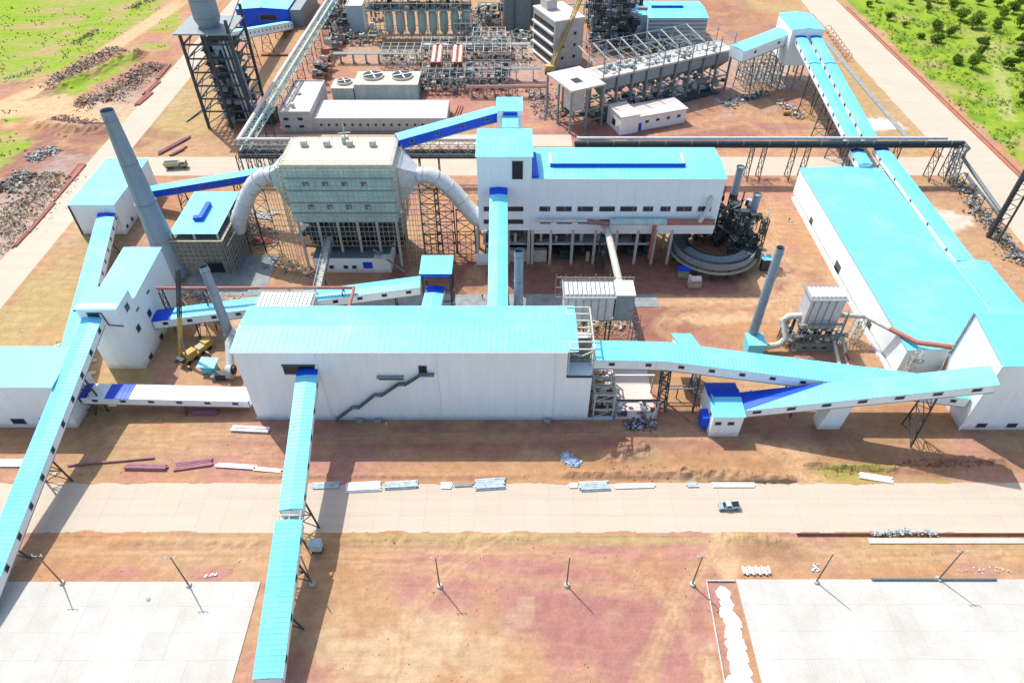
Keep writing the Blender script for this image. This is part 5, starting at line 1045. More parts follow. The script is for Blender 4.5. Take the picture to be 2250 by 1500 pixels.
# ================================================================ BACKGROUND PLANT
def frame(label, x0, x1, y0, y1, levels, nx_, ny_, m='steel_grey', t=.3, cat='steel frame', brace=True, at=None, rot=0, name='steel_skeleton', parent=None):
    """open frame: columns are parts, each level's beams one part"""
    T = parent or thing(name, label, cat, at or ((x0+x1)/2, (y0+y1)/2, 0), rot, world=at is None)
    for i in range(nx_+1):
        for j in range(ny_+1):
            X, Yy = x0+(x1-x0)*i/nx_, y0+(y1-y0)*j/ny_; M().box(X-t/2, X+t/2, Yy-t/2, Yy+t/2, -.2, levels[-1]+R.uniform(0, .6)).obj('column', m, T)
    for z in levels:
        b = M()
        for j in range(ny_+1): Yy = y0+(y1-y0)*j/ny_; b.box(x0, x1, Yy-t*.4, Yy+t*.4, z-t*.5, z+t*.4)
        for i in range(nx_+1): X = x0+(x1-x0)*i/nx_; b.box(X-t*.38, X+t*.38, y0, y1, z-t*.45, z+t*.5)
        b.obj('floor_beams', m, T, kind='stuff')
    if brace:
        b = M(); zz = [0]+list(levels)
        for i in range(nx_):
            for k in range(len(zz)-1):
                if (i+k) % 2 == 0: b.beam((x0+(x1-x0)*i/nx_, y0, zz[k]), (x0+(x1-x0)*(i+1)/nx_, y0, zz[k+1]), t*.5)
        b.obj('bracing', m, T, kind='stuff')
    return T
def clutter(T, x0, x1, y0, y1, z0, z1, n, mats, smin=.3, smax=1.3, name='machinery'):
    for q, mt in enumerate(mats):
        m = M()
        for i in range(n // len(mats)):
            X, Yy, z = R.uniform(x0, x1), R.uniform(y0, y1), R.uniform(z0, z1) if z1 > z0 else z0; s = R.uniform(smin, smax); k = R.random()
            if k < .45: m.box(X-s, X+s*R.uniform(.5, 1.5), Yy-s*.7, Yy+s*.7, z, z+s*R.uniform(.6, 2))
            elif k < .7: m.tube([(X, Yy, z), (X, Yy, z+s*2.2)], s*.55, 8)
            elif k < .85: m.tube([(X-s*2, Yy, z+s*.5), (X+s*2, Yy, z+s*.5)], s*.35, 8)
            else: m.beam((X, Yy, z), (X+R.uniform(-3, 3), Yy+R.uniform(-2, 2), z+R.uniform(-1, 3)), .2)
        m.obj(name, mt, T, kind='stuff')
ORD = ('first', 'second', 'third', 'fourth', 'fifth', 'sixth', 'seventh', 'eighth', 'ninth', 'tenth', 'eleventh', 'twelfth')
# ---- tall heater tower on the left
hx0, hx1, hy0, hy1 = -141.5, -120.5, 303, 324
ht = thing('heater_tower', 'tall dark steel tower with a round grey vessel on top at the upper left', 'tower', ((hx0+hx1)/2, hy0, 0))
for X in (hx0, (hx0+hx1)/2, hx1):
    for Yy in (hy0, hy1): M().box(X-.55, X+.55, Yy-.55, Yy+.55, -.2, 42.5 if X < hx1 else 48).obj('column', 'steel_dark', ht)
for z in (8, 14, 20, 26, 32, 38):
    b = M(); 
    for Yy in (hy0, hy1): b.box(hx0, hx1, Yy-.3, Yy+.3, z-.3, z+.3)
    for X in (hx0, hx1): b.box(X-.29, X+.29, hy0, hy1, z-.28, z+.28)
    b.beam((hx0, hy0, z-6), (hx0+10, hy0, z), .35); b.beam((hx0, hy0, z-6), (hx0, hy0+10, z), .3); b.beam((hx1, hy0, z-6), (hx1, hy0+12, z), .3)
    b.obj('platform_beams', 'steel_dark', ht, kind='stuff')
for i, z in enumerate((3, 10, 16, 22, 28, 34)): M().box(hx0+5.5, hx1-1.5, hy0+3, hy1-4, z, z+.3).obj('platform', 'dark_duct', ht)
for i in range(5): X = -129.5+(i % 2)*3.4; M().tube([(X, 311, 4+i*7), (X, 311, 7+i*7), (X, 311, 10.5+i*7)], [2.2, 4.3, 4.3], 16).obj('cyclone', 'dark_duct', ht, smooth=True)
for i in range(4): X = -126+i*1.7; M().beam((X, 304.5, 39), (X+3, 304.5, .5), .7).obj('duct', 'silver' if i == 1 else 'stack_grey', ht)
clutter(ht, -134, -122, 304, 320, 1, 36, 150, ('stack_grey', 'dark_duct', 'steel_grey', 'cooler_grey'), .5, 1.8)
M().box(hx0-2.5, hx1+.5, hy0-1, hy1+1, 42.2, 42.8).obj('top_deck', 'steel_grey', ht)
M().tube([(-131.5, 312, 42.8), (-131.5, 312, 46), (-131.5, 312, 68)], [4.2, 5.5, 5.5], 28).obj('vessel', 'stack_grey', ht, smooth=True)
for z in (47, 54, 61): M().tube([(-131.5, 312, z-.15), (-131.5, 312, z+.15)], 5.65, 28).obj('flange', 'steel_grey', ht)
M().beam((hx1, hy0, 44), (hx1+.5, hy1, 50), .4).obj('jib', 'steel_dark', ht)
M().box(hx1+.5, hx1+9, hy0+4, hy0+12, -.2, 5).obj('base_room', 'dark_duct', ht)
m = M().beam(P(410, 268), P(446, 243)+Vector((0, 0, .5)), .5); solo(m, 'steel_beam', 'steel_dark', 'single dark beam lying on soil left of the tall heater tower', 'beam')
# ---- blue building far left and its gallery
BY = P(0, 62).y; a, b = P(528, 62), P(640, 62); z = PY(600, 21, BY).z
bb = block('warehouse', 'deep blue walled building with pale blue roof at the top left', a.x, b.x, BY, BY+45, -.2, z, 'gy', 1.0, wall='blue_sheet', pitch=1.8); window(bb, ((a.x+b.x)/2+3, BY, 6.0), FRONT, 10, 3, 0, 'dark_opening', 'opening')
M().box(b.x+.1, b.x+7, BY+2, BY+45, -.2, z-1).obj('side_aisle', 'steel_grey', bb)
g0, g1 = PY(492, 72, 352), PY(634, 48, BY-1)
gallery('inclined_gallery', 'small white gallery with a row of dark windows leading to the deep blue building', (g0.x, 352, g0.z), (g1.x, BY-1, g1.z), 5, 4, step=5, supports=(.3, .55, .8), win_w=1.0, win_h=.8)
# ---- offices, cooling towers
of = block('office_building', 'pale flat-roofed block with raised left wing behind the pipe rack', -106.5, -92.0, 299.6, 334, -.2, 9.0, 'flat', wall='concrete', top='pink_roof')
M().box(-92+.003, -30, 300, 320.5, -.2, 5.6).obj('wall', 'concrete', of)
M().box(-91.6, -30.4, 300.4, 320.1, 5.61, 5.75).obj('roof', 'pink_roof', of); M().box(-92+.003, -29.8, 299.8, 300.15, 5.6, 6.3).obj('parapet', 'concrete', of)
for i in range(16):
    X = -88+i*3.6; window(of, (X, 300, 3.0), FRONT, 1.0, 1.1); M().box(X+1.7, X+1.95, 299.85, 299.997, -.2, 5.6).obj('pilaster', 'concrete', of)
for X in (-103.5, -97): window(of, (X, 299.6, 6.0), FRONT, 2.2, 1.2); window(of, (X, 299.6, 2.4), FRONT, 2.2, 1.2)
cy0 = P(0, 219).y; a, b = P(782, 219), P(920, 219); z = PY(800, 188, cy0).z; bk = P(800, 160, z).y
ct = thing('cooling_tower', 'cream cooling tower block with two large roof fans and a smaller third one', 'cooling tower', ((a.x+b.x)/2, cy0, 0))
M().box(a.x, b.x, cy0, bk, -.2, z).obj('casing', 'teal_panel', ct); M().box(a.x-.3, b.x+.3, cy0-.3, bk+.3, z+.003, z+.5).obj('deck', 'dusty_top', ct)
a2 = P(732, 219); b2_ = P(779, 219); z2 = PY(750, 196, cy0).z; bk2 = P(750, 176, z2).y
M().box(a2.x, b2_.x, cy0, bk2, -.2, z2).obj('casing', 'teal_panel', ct); M().box(a2.x-.3, b2_.x+.2, cy0-.3, bk2+.3, z2+.003, z2+.5).obj('deck', 'dusty_top', ct)
def fan(T, x, y, z, r):
    M().tube([(x, y, z), (x, y, z+1.0)], [r+.25, r+.4], 28).obj('fan_stack', 'dusty_top', T, smooth=True); M().cyl(x, y, z+1.01, z+1.06, r, 28).obj('fan_well', 'dark_opening', T)
    for k in range(4):
        A = k*PI/2+.4; b = M().beam((x, y, z+1.3), (x+math.cos(A)*r*.95, y+math.sin(A)*r*.95, z+1.3), r*.13, .1).obj('fan_blade', 'white_paint', T)
    M().cyl(x, y, z+1.1, z+1.6, r*.16, 12).obj('hub', 'white_paint', T)
for px_ in (820, 884): p = P(px_, 171, z); fan(ct, p.x, p.y, z+.5, 5.0)
p = P(757, 184, z2); fan(ct, p.x, p.y, z2+.5, 3.5)
# ---- filter row with tanks
fy = P(0, 93).y; a, b = P(812, 93), P(1034, 93)
fr = thing('filter_house', 'row of pale round tanks in a brown steel frame under a pale blue roof', 'filter house', ((a.x+b.x)/2, fy, 0))
frame('', a.x, b.x, fy, fy+14, (4.5, 17, 21), 12, 1, 'bamboo', .35, parent=fr)
for i in range(8): X = P(858, 93).x+i*(P(1025, 93).x-P(858, 93).x)/7; M().tube([(X, fy+4, 2.5), (X, fy+4, 5.5), (X, fy+4, 14.5), (X, fy+4, 16)], [.7, 2.4, 2.4, 1.4], 18).obj('tank', 'teal_panel', fr, smooth=True)
M().box(a.x-.5, b.x+.5, fy-1, fy+15, 17.3, 17.6).obj('deck', 'cooler_grey', fr); clutter(fr, a.x, b.x, fy, fy+12, 17.6, 17.6, 110, ('steel_dark', 'cooler_grey', 'bamboo'), .4, 1.3)
clutter(fr, a.x, a.x+9, fy, fy+12, 0, 15, 40, ('steel_grey', 'steel_pale'), .5, 1.3)
M().sheet((a.x-1, fy+3, 23.5), (b.x+1, fy+3, 23.5), (b.x+1, fy+18, 25), (a.x-1, fy+18, 25), 1.8).obj('roof', 'cyan_sheet', fr)
M().box(a.x, b.x, fy-2.8, fy-1.2, 4.3, 4.6).obj('walkway', 'bamboo', fr)
a, b = P(768, 74), P(803, 74); block('substation', 'small pale building with light roof left of the tank row', a.x, b.x, a.y, a.y+14, -.2, 15, 'flat', wall='cabinet_paint', top='pink_roof')
# steel platforms before it
def gframe(label, pxl, pxr, pyb, dy, lv, nx_, ny_, m, clut=0, mats=('steel_dark', 'steel_grey', 'steel_pale'), t=.3):
    a, b = P(pxl, pyb), P(pxr, pyb); T = frame(label, a.x, b.x, a.y, a.y+dy, lv, nx_, ny_, m, t)
    if clut: clutter(T, a.x, b.x, a.y, a.y+dy, .2, lv[0] if len(lv) == 1 else lv[-1]-1, clut, mats)
    return T
gframe('green-grey platform grid standing left in front of the tank row', 838, 925, 152, 16, (4, 8), 5, 3, 'steel_pale', 40)
T = gframe('long low pipe frame with two red coolers on it', 925, 1122, 152, 22, (5, 9), 10, 3, 'steel_pale', 90, ('steel_dark', 'cooler_grey', 'bamboo'))
gframe('dense low steel frame right of the cooling tower', 925, 1020, 207, 20, (4, 8), 6, 3, 'steel_grey', 130, ('steel_dark', 'cooler_grey', 'steel_pale'))
gframe('low steel frame with tanks just left of the rubble near the long bin structure', 1022, 1118, 205, 20, (4, 8), 6, 3, 'steel_grey', 110, ('steel_dark', 'cooler_grey', 'steel_pale'))
for i, px_ in enumerate((958, 1004)):
    a = P(px_, 140, 8); t = thing('red_cooler', ('left', 'right')[i]+' one of two bright red and white air coolers on the pipe frame', 'cooler', (a.x, a.y, 0))
    for s in (-1, 1):
        M().hexa([(a.x+s*1.5-1.3, a.y-1, 8.4), (a.x+s*1.5+1.3, a.y-1, 8.4), (a.x+s*1.5+1.3, a.y+16, 9.6), (a.x+s*1.5-1.3, a.y+16, 9.6), (a.x+s*1.5-1.3, a.y-1, 9.2), (a.x+s*1.5+1.3, a.y-1, 9.2), (a.x+s*1.5+1.3, a.y+16, 11.5), (a.x+s*1.5-1.3, a.y+16, 11.5)]).obj('bank', 'rust_pipe', t)
        M().beam((a.x+s*1.5, a.y-1, 9.35), (a.x+s*1.5, a.y+16, 11.6), 1.2, .2).obj('cover', 'white_paint', t)
    M().box(a.x-3, a.x+3, a.y-1.4, a.y-1.05, 5, 9).obj('end_frame', 'red_primer', t); M().box(a.x-2.6, a.x+2.6, a.y+16.05, a.y+16.5, 8.5, 12).obj('end_frame', 'red_primer', t)
# ---- long bin structure, rotated
O = P(1249, 293); ang = math.radians(27.2); Z20 = 20
W = thing('bin_structure', 'long concrete bin structure on columns with open steel frame on top, set at an angle', 'bin structure', tuple(O), ang, world=False)
M().box(0, 18, -.5, 22, Z20-.8, Z20).obj('deck', 'concrete', W); M().box(18.01, 97, 5, 18, Z20-.8, Z20+.1).obj('deck', 'concrete', W)
M().box(6, 10, 6, 11, Z20+.01, Z20+.05).obj('hatch', 'dark_opening', W); M().box(1.5, 8, .8, 8, Z20-10.5, Z20-1.5).obj('bin', 'concrete', W)
for i in range(9):
    X = 20+i*8.4; M().box(X, X+7.6, 5.6, 17, Z20-6, Z20-.81).obj('bin', 'steel_grey', W)
    M().hexa([(X+3, 10, Z20-11), (X+4.6, 10, Z20-11), (X+4.6, 12, Z20-11), (X+3, 12, Z20-11), (X+.3, 5.8, Z20-6.01), (X+7.3, 5.8, Z20-6.01), (X+7.3, 16.8, Z20-6.01), (X+.3, 16.8, Z20-6.01)]).obj('hopper', 'cooler_grey', W)
    M().box(X+3.2, X+4.4, 7, 8.4, Z20-12.5, Z20-11).obj('feeder', 'white_paint', W)
for X in [0.4, 9, 17.6]+[20+i*8.4 for i in range(10)]:
    for Yy in ((0, 11, 21.5) if X < 19 else (5.2, 17.6)): M().box(X-.4, X+.4, Yy-.4, Yy+.4, -.3, Z20-.81).obj('column', 'steel_grey', W)
    if X > 19: M().box(X-.2, X+.2, 4.5, 4.9, -.3, Z20+7+R.uniform(0, 1.5)).obj('post', 'steel_grey', W); M().box(X-.15, X+.15, 17.6, 17.9, Z20, Z20+6+R.uniform(0, 1.5)).obj('post', 'steel_grey', W)
    if X > 19: M().beam((X, 5.2, Z20+5.8), (X, 17.7, Z20+5.8), .25).obj('cross_beam', 'steel_grey', W); M().beam((X, 5.2, 8), (X, 17.6, 8), .4).obj('cross_beam', 'steel_grey', W)
b = M()
for z in (Z20+3, Z20+5.8): b.beam((20, 5.2, z), (96, 5.2, z), .16); b.beam((20, 17.7, z), (96, 17.7, z), .2)
for z in (7.5,): b.beam((18, 5.2, z), (96, 5.2, z), .5)
b.obj('rail', 'steel_grey', W)
for z in (4, 9): M().box(0, 18, -.2, .2, z-.25, z+.25).obj('tie_beam', 'steel_grey', W)
clutter(W, 22, 92, 7, 16, Z20+.1, Z20+.1, 110, ('steel_pale', 'steel_grey', 'green_machine', 'white_paint'), .3, 1.2); clutter(W, 20, 96, 5, 22, .1, 6, 200, ('steel_dark', 'cooler_grey', 'steel_grey', 'steel_pale'), .4, 1.6); clutter(W, 0, 18, 0, 20, .1, 8, 50, ('steel_dark', 'bamboo'), .4, 1.4)
M().box(18, 90, 2, 16, .3, .8).obj('floor', 'dark_duct', W)  # dark slab standing in for the shade under the bins
for i in range(9): X = 24+i*8; M().beam((X, 18, Z20+1), (X-1, 32, Z20+5), .5).obj('rafter', 'steel_pale', W); M().box(X-1.2, X-.8, 31.8, 32.2, -.2, Z20+5).obj('post', 'steel_grey', W)
b = M(); b.beam((22, 32, Z20+5), (88, 32, Z20+5), .3); b.beam((22, 25, Z20+3), (88, 25, Z20+3), .25); b.obj('purlin', 'steel_grey', W)
# small house in front
O2 = P(1362, 297); e2_ = P(1506, 271); an2 = math.atan2(e2_.y-O2.y, e2_.x-O2.x); L2 = (e2_-O2).length
hs = thing('white_house', 'small white flat-roofed house in front of the angled bin structure', 'building', tuple(O2), an2, world=False)
M().box(0, 9, 0, 14, -.2, 8.2).obj('wall', 'white_paint', hs); M().box(-.4, 9.4, -.4, 14.4, 8.2, 8.7).obj('roof', 'pink_roof', hs); M().box(9.01, L2, 1, 13, -.2, 6.6).obj('wall', 'white_paint', hs); M().box(9.41, L2+.5, .4, 13.5, 6.6, 7.1).obj('roof', 'pink_roof', hs)
window(hs, (0, 7, 3.4), PI, 3.0, 3.0, 0, 'glass', 'door'); M().box(9.8, 11.3, .85, .995, 0, 3.6).obj('blue_door', 'blue_sheet', hs)
for i in range(4): window(hs, (14+i*(L2-16)/3.3, 1, 3.8), FRONT, 1.6, 1.1)
# control building with crane
O3 = P(1216, 152); zc_ = PY(1216, 47, O3.y).z
cb = thing('control_building', 'tall grey concrete frame building with banded open floors on its left face', 'building', tuple(O3), math.radians(24), world=False)
M().box(0, 17, 0, 26, -.2, zc_-.8).obj('wall', 'concrete', cb); M().box(-.4, 17.4, -.4, 26.4, zc_-.8, zc_).obj('roof', 'pink_roof', cb); M().box(3, 9, 16, 24, zc_+.01, zc_+5).obj('penthouse', 'concrete', cb)
for k in range(4): z = 2.2+k*5.4; M().box(-.12, -.004, 1.2, 25, z, z+2.9).obj('opening', 'dark_opening', cb); M().box(-1.2, -.13, .6, 25.6, z-.9, z-.2).obj('balcony', 'white_paint', cb)
for k in range(3):
    for X in (5, 12): window(cb, (X, 0, 5+k*6), FRONT, 1.4, 1.4)
ba = P(1210, 160); bt = PY(1282, -20, 380); m = lattice(M(), (ba.x, ba.y, 2), bt, 1.5, 1.5, 20, .2, .4)
t = thing('boom_crane', 'tall crane with yellow lattice boom leaning right before the control building', 'crane', (ba.x, ba.y, 0)); m.obj('boom', 'boom_yellow', t); M().box(ba.x-3, ba.x+2, ba.y-1.6, ba.y+1.6, 1, 4).obj('cab', 'boom_yellow', t)
for s in (-1, 1): M().box(ba.x-3.2, ba.x+2.4, ba.y+s*2-.5, ba.y+s*2+.5, 0, 1).obj('track', 'tyre', t)
for i, (px_, py_) in enumerate(((1122, 62), (1148, 66), (1170, 50))):
    a = P(px_, py_); t = thing('silo', ('left', 'middle', 'right')[i]+' dark grey silo of the three at the top centre', 'silo', (a.x, a.y, 0)); M().cyl(a.x, a.y, -.2, 25, 4.6, 24).obj('shell', 'cooler_grey', t, smooth=True); M().tube([(a.x, a.y, 25), (a.x, a.y, 27)], [4.8, 1.2], 24).obj('cap', 'steel_pale', t, smooth=True)
frame('dense dark tall steel frame right of the yellow boom', P(1300, 105).x, P(1372, 105).x, P(0, 105).y, P(0, 105).y+30, (6, 12, 18, 24, 30), 4, 3, 'steel_dark', .45)
T = frame('grey steel frame tower left of the far pale blue building', P(1338, 75).x, P(1392, 75).x, P(0, 75).y, P(0, 75).y+22, (6, 12, 18, 24), 3, 2, 'stack_grey', .5); clutter(T, P(1300, 105).x, P(1392, 75).x, P(0, 105).y, P(0, 75).y+20, .5, 24, 260, ('steel_dark', 'dark_duct', 'stack_grey', 'steel_grey'), .6, 2.4)
fy = P(0, 100).y; a, b = P(1418, 100), P(1545, 100); z = PY(1500, 40, fy).z
cbx = block('boiler_house', 'far pale blue roofed building with grey banded front wall and roof skylight', a.x, b.x, fy, fy+28, -.2, z, 'gx', 1.2, wall='cabinet_paint', pitch=1.8)
for k in range(6): M().box(a.x+.4, b.x-.4, fy-.3, fy-.004, z-2.2-k*2.1, z-1.3-k*2.1).obj('louvre', 'steel_grey', cbx)
M().box(a.x-8.5, a.x-.01, fy+6, fy+28, -.2, z-.6).obj('wall', 'cabinet_paint', cbx); M().sheet((a.x-9, fy+6, z-.4), (a.x-.3, fy+6, z-.4), (a.x-.3, fy+28, z+.6), (a.x-9, fy+28, z+.6), 1.8).obj('roof', 'cyan_sheet', cbx)
M().box(a.x-9.2, a.x-8.4, fy+5, fy+28, z-1, z+.6).obj('fascia', 'blue_sheet', cbx)
sk_ = M().box(a.x+3, b.x-12, fy+13, fy+20, z+1.0, z+2.6).obj('skylight', 'cyan_sheet', cbx); M().box(a.x+3.2, b.x-12.2, fy+12.8, fy+12.995, z+1.1, z+2.3).obj('fascia', 'blue_sheet', sk_)
# gallery from bins to far tower
g0 = P(1622, 100, 24.5); gallery('covered_gallery', 'short wide white gallery between the bin structure and the far twin-gallery tower', (g0.x, g0.y, 23), (va.x-.1, V0+10, 25.5), 9, 5, step=12, supports=(.3, .8), win_w=1.4, win_h=1.0)
gframe('open grey frame left of the control building at the top centre', 1050, 1100, 62, 14, (5, 10), 3, 2, 'cooler_grey', 110)
gframe('small pale frame between the pipe frame and the control building', 1125, 1165, 98, 10, (4,), 2, 1, 'steel_pale', 50)
gframe('dark low steelwork behind the angled bin structure', 1290, 1500, 120, 10, (4, 8), 8, 1, 'stack_grey', 220, ('steel_dark', 'stack_grey', 'dark_duct'))
gframe('low pipework frame at the top beside the long truss', 700, 745, 60, 30, (4, 8), 2, 4, 'cooler_grey', 130)
gframe('low dark pipework left of the tank row', 755, 812, 100, 12, (3,), 3, 1, 'steel_dark', 50)
for k, (x0_, x1_, py_, z_, mt_, lb_) in enumerate(((930,1165,128,7,'silver','upper pale pipe run crossing behind the red coolers'),(930,1190,178,6,'steel_pale','middle pale pipe run in front of the red coolers'),(1025,1200,215,5,'rust_pipe','rusty pipe run between cooling tower and angled bin structure'),(1050,1300,45,9,'teal_panel','far pale green pipe run near the silos'),(735,930,140,5,'steel_pale','pale pipe run left of the platform grid'))):
    a, b = P(x0_, py_), P(x1_, py_); t = thing('pipe_run', lb_, 'pipeline', ((a.x+b.x)/2, a.y, 0))
    for q_ in range(3): M().tube([(a.x, a.y+q_*1.3, z_), (b.x, a.y+q_*1.3, z_+.3)], .38+.14*(q_ == 1), 8).obj('pipe', mt_ if q_ < 2 else 'steel_grey', t, smooth=True)
    for q_ in range(7): X = a.x+(b.x-a.x)*(q_+.5)/7; M().box(X-.2, X+.2, a.y-.2, a.y+3, -.2, z_-.5).obj('post', 'steel_grey', t)
for x0_, x1_, y_, dy_, n_, lb_ in ((1000,1050,100,12,50,'open pale frame just right of the tank row'),(1040,1110,130,14,60,'pale frame left of the control building front'),(1100,1150,30,20,90,'pale steelwork below the three silos'),(1290,1340,60,18,120,'pale grey steel tower behind the yellow boom')):
    gframe(lb_, x0_, x1_, y_, dy_, (4, 8, 12), 4, 2, 'steel_pale', n_, ('steel_grey', 'cooler_grey', 'steel_pale'), .35)
# ---- lattice of steel under the far tower
frame('tangle of grey steelwork under the far twin-gallery tower', 119, 135, V0-2, V0+18, (4, 8, 12), 4, 4, 'steel_grey', .3)
# ---- pipe rack
Yp = 256.5
pr_ = thing('pipe_rack', 'black pipeline on dark trestles running right across behind the white halls', 'pipeline', (70, Yp, 0))
xa, xb = PY(1262, 322, Yp).x, PY(2112, 326, Yp).x; zp = 16.6
M().tube([(xa, Yp, zp), (xb, Yp, zp)], .85, 14).obj('pipe', 'dark_duct', pr_, smooth=True); M().tube([(xa+1, Yp+2.2, zp+.9), (xb-6, Yp+2.2, zp+.9)], .62, 12).obj('pipe', 'silver', pr_, smooth=True)
M().box(xa, xb, Yp-1.4, Yp+3, zp-1.5, zp-1.1).obj('cradle', 'steel_dark', pr_)
for i in range(15): X = xa+(xb-xa)*(i+.5)/15; M().tube([(X-.12, Yp, zp), (X+.12, Yp, zp)], .97, 14).obj('collar', 'steel_grey', pr_)
for px_ in (1300, 1420, 1540, 1655, 1682, 1748, 1778, 1872, 1975, 2066, 2100): X = PY(px_, 330, Yp).x; trestle(pr_, X, Yp+.8, zp-1.5, 4, (0, 1, 0), leg=.32, spread=1.2)
# left double rack
pl_ = thing('pipe_rack', 'double-level pipe rack with pinkish pipe on top left of the furnace tower', 'pipeline', (-60, Yp, 0)); xl, xr_ = -110.5, -10
M().box(xl, xr_, Yp-2.0, Yp-1.6, 12, 12.5).obj('girder', 'steel_dark', pl_); M().box(xl, xr_, Yp+2.0, Yp+2.4, 12, 12.5).obj('girder', 'steel_dark', pl_)
M().tube([(xl, Yp+1.6, 17.2), (xr_, Yp+1.6, 17.2)], .8, 12).obj('pipe', 'pink_roof', pl_, smooth=True); M().tube([(xl, Yp-.8, 12.9), (xr_, Yp-.8, 12.9)], .7, 10).obj('pipe', 'dark_duct', pl_, smooth=True); M().tube([(xl, Yp-2.2, 11.4), (xr_+3, Yp-2.2, 11.4)], .6, 10).obj('pipe', 'steel_dark', pl_, smooth=True)
lattice(M(), (xl, Yp+.2, 14.6), (xr_, Yp+.2, 14.6), 4.2, 4.2, 26, .18, .3).obj('truss', 'steel_grey', pl_)
for X in (-112, -108, -104, -99, -84, -62, -38, -30): trestle(pl_, X, Yp, 11.8, 4, (0, 1, 0), leg=.35)
pt_ = thing('pipe_rack', 'long truss with pinkish pipe running away beside the tall heater tower', 'pipeline', (-108, 340, 0))
M().tube([(-110.3, Yp, 17.2), (-109.5, 330, 17.2), (-107, 470, 17.2)], .9, 12).obj('pipe', 'pink_roof', pt_, smooth=True); M().tube([(-106.8, Yp, 17), (-106, 330, 17), (-103.5, 470, 17)], .6, 10).obj('pipe', 'teal_panel', pt_, smooth=True)
lattice(M(), (-108.5, Yp, 15), (-105.5, 470, 15), 3.6, 3.2, 44, .22, .35).obj('truss', 'teal_panel', pt_)
for i in range(10): Yy = 268+i*20; trestle(pt_, -108.4+i*.28, Yy, 13.3, 3.6, 1, leg=.3)
clutter(pt_, -102, -97, 300, 430, .2, 8, 120, ('steel_dark', 'steel_grey', 'steel_pale', 'rust_pipe'), .5, 2.0, 'pipework')
# ---- right corner: pipe descends, mast, tangle
rc = thing('pipe_bend', 'dark pipe and lattice legs descending at the right end of the black pipeline', 'pipeline', (xb, Yp, 0))
lattice(M(), (xb-1, Yp-1, zp), P(2085, 400)+Vector((0, 0, 2)), 3.2, 3.2, 6, .2, .35).obj('truss', 'steel_grey', rc); q = P(2092, 388)
M().tube([(xb, Yp, zp), (xb+1, Yp-3, zp-1), tuple(P(2100, 372)+Vector((0, 0, 6))), tuple(P(2190, 478)+Vector((0, 0, 3)))], .75, 10).obj('pipe', 'cooler_grey', rc, smooth=True)
for i in range(5): c = P(2110+i*18, 400+i*26); trestle(rc, c.x, c.y, 4, 3, 1, leg=.25)
ms = P(2172, 520); t = thing('steel_mast', 'thick black leaning-looking mast at the right edge with a second thinner one', 'mast', tuple(ms)); M().tube([(ms.x, ms.y, 0), (ms.x, ms.y, 62)], .95, 14).obj('column', 'steel_dark', t, smooth=True)
q = P(2192, 532); M().tube([(q.x, q.y, 0), (q.x, q.y, 58)], .4, 10).obj('column', 'steel_dark', t, smooth=True); b = M()
for i in range(14): z = 3+i*4; b.beam((ms.x, ms.y, z), (q.x, q.y, z+4), .2); b.beam((ms.x, ms.y, z), (q.x, q.y, z), .22)
b.obj('bracing', 'steel_dark', t)
# ================================================================ HEAPS, STACKS, LITTER
def heap(label, pts, wid, n, mats, smin=.25, smax=.9, hgt=1.0, name='debris_heap', cat='debris heap', flat=False):
    pts = [P(*p) for p in pts]; T = thing(name, label, cat, tuple(pts[len(pts)//2])); seg = [(a, b, (b-a).length) for a, b in zip(pts, pts[1:])]; tot = sum(s[2] for s in seg)
    for q, mt in enumerate(mats):
        m = M()
        for i in range(n//len(mats)):
            d = R.uniform(0, tot)
            for a, b, l in seg:
                if d <= l: break
                d -= l
            c = a.lerp(b, d/max(l, .01)); off = R.gauss(0, .42); nrm = Vector((-(b-a).y, (b-a).x, 0)).normalized(); c = c + nrm*off*wid; s = R.uniform(smin, smax)*(.55+.45*R.random())
            z = max(0, hgt*(1-abs(off)*1.1))*R.uniform(.3, 1); v = [Vector((R.uniform(-1, 1)*s, R.uniform(-1, 1)*s, R.uniform(-.5, .6)*s)) for _ in range(6)]; i0 = len(m.v)
            if not flat and smax > .7 and R.random() < .12: m.beam(c+Vector((0, 0, z)), c+Vector((R.uniform(-1.5, 1.5), R.uniform(-1.5, 1.5), z+R.uniform(-.1, .3))), .14); continue
            m.v += [tuple(c+Vector((0, 0, z))+w_) for w_ in v]; m.f += [(i0, i0+1, i0+2), (i0, i0+2, i0+3), (i0+3, i0+4, i0+5), (i0+1, i0+4, i0+2), (i0, i0+5, i0+4), (i0, i0+4, i0+1), (i0+2, i0+4, i0+3)]
        m.obj('rubble', mt, T, kind='stuff')
    return T
G3_ = ('rubble_grey', 'rubble_dark', 'rubble_pale', 'mud')
heap('long dark rock heap above the grass tongue at upper left', [(118,195),(160,160),(205,135),(262,108)], 11, 1500, G3_, .3, 1.1, 1.8)
heap('pale rubble heap below the grass tongue beside the left road', [(165,228),(215,222),(262,200),(290,175),(345,140)], 12, 1400, ('rubble_pale', 'rubble_grey', 'mud', 'rubble_dark'), .3, 1.2, 1.0)
heap('dark heap at the upper left grass beyond the dirt track', [(160,98),(190,82),(212,66)], 4, 160, ('rubble_dark', 'rubble_grey'), .3, 1.1, 1)
heap('small heap at the upper grass near the picture top', [(285,22),(305,10),(335,0)], 6, 160, ('rubble_dark', 'rubble_grey'), .3, 1.1, 1)
heap('pale rubble line beside the grass at the left edge', [(10,175),(60,162),(95,150)], 4, 150, ('rubble_pale', 'rubble_grey'), .2, .8, .6)
heap('grey rock heap under the dirt track fork', [(110,265),(160,275),(215,285)], 9, 1100, G3_, .25, 1.0, 1.5)
heap('bluish grey scrap heap left of the far left building', [(60,352),(95,340),(125,325)], 6, 420, ('rubble_pale', 'tarp', 'rubble_dark'), .3, 1.3, .9)
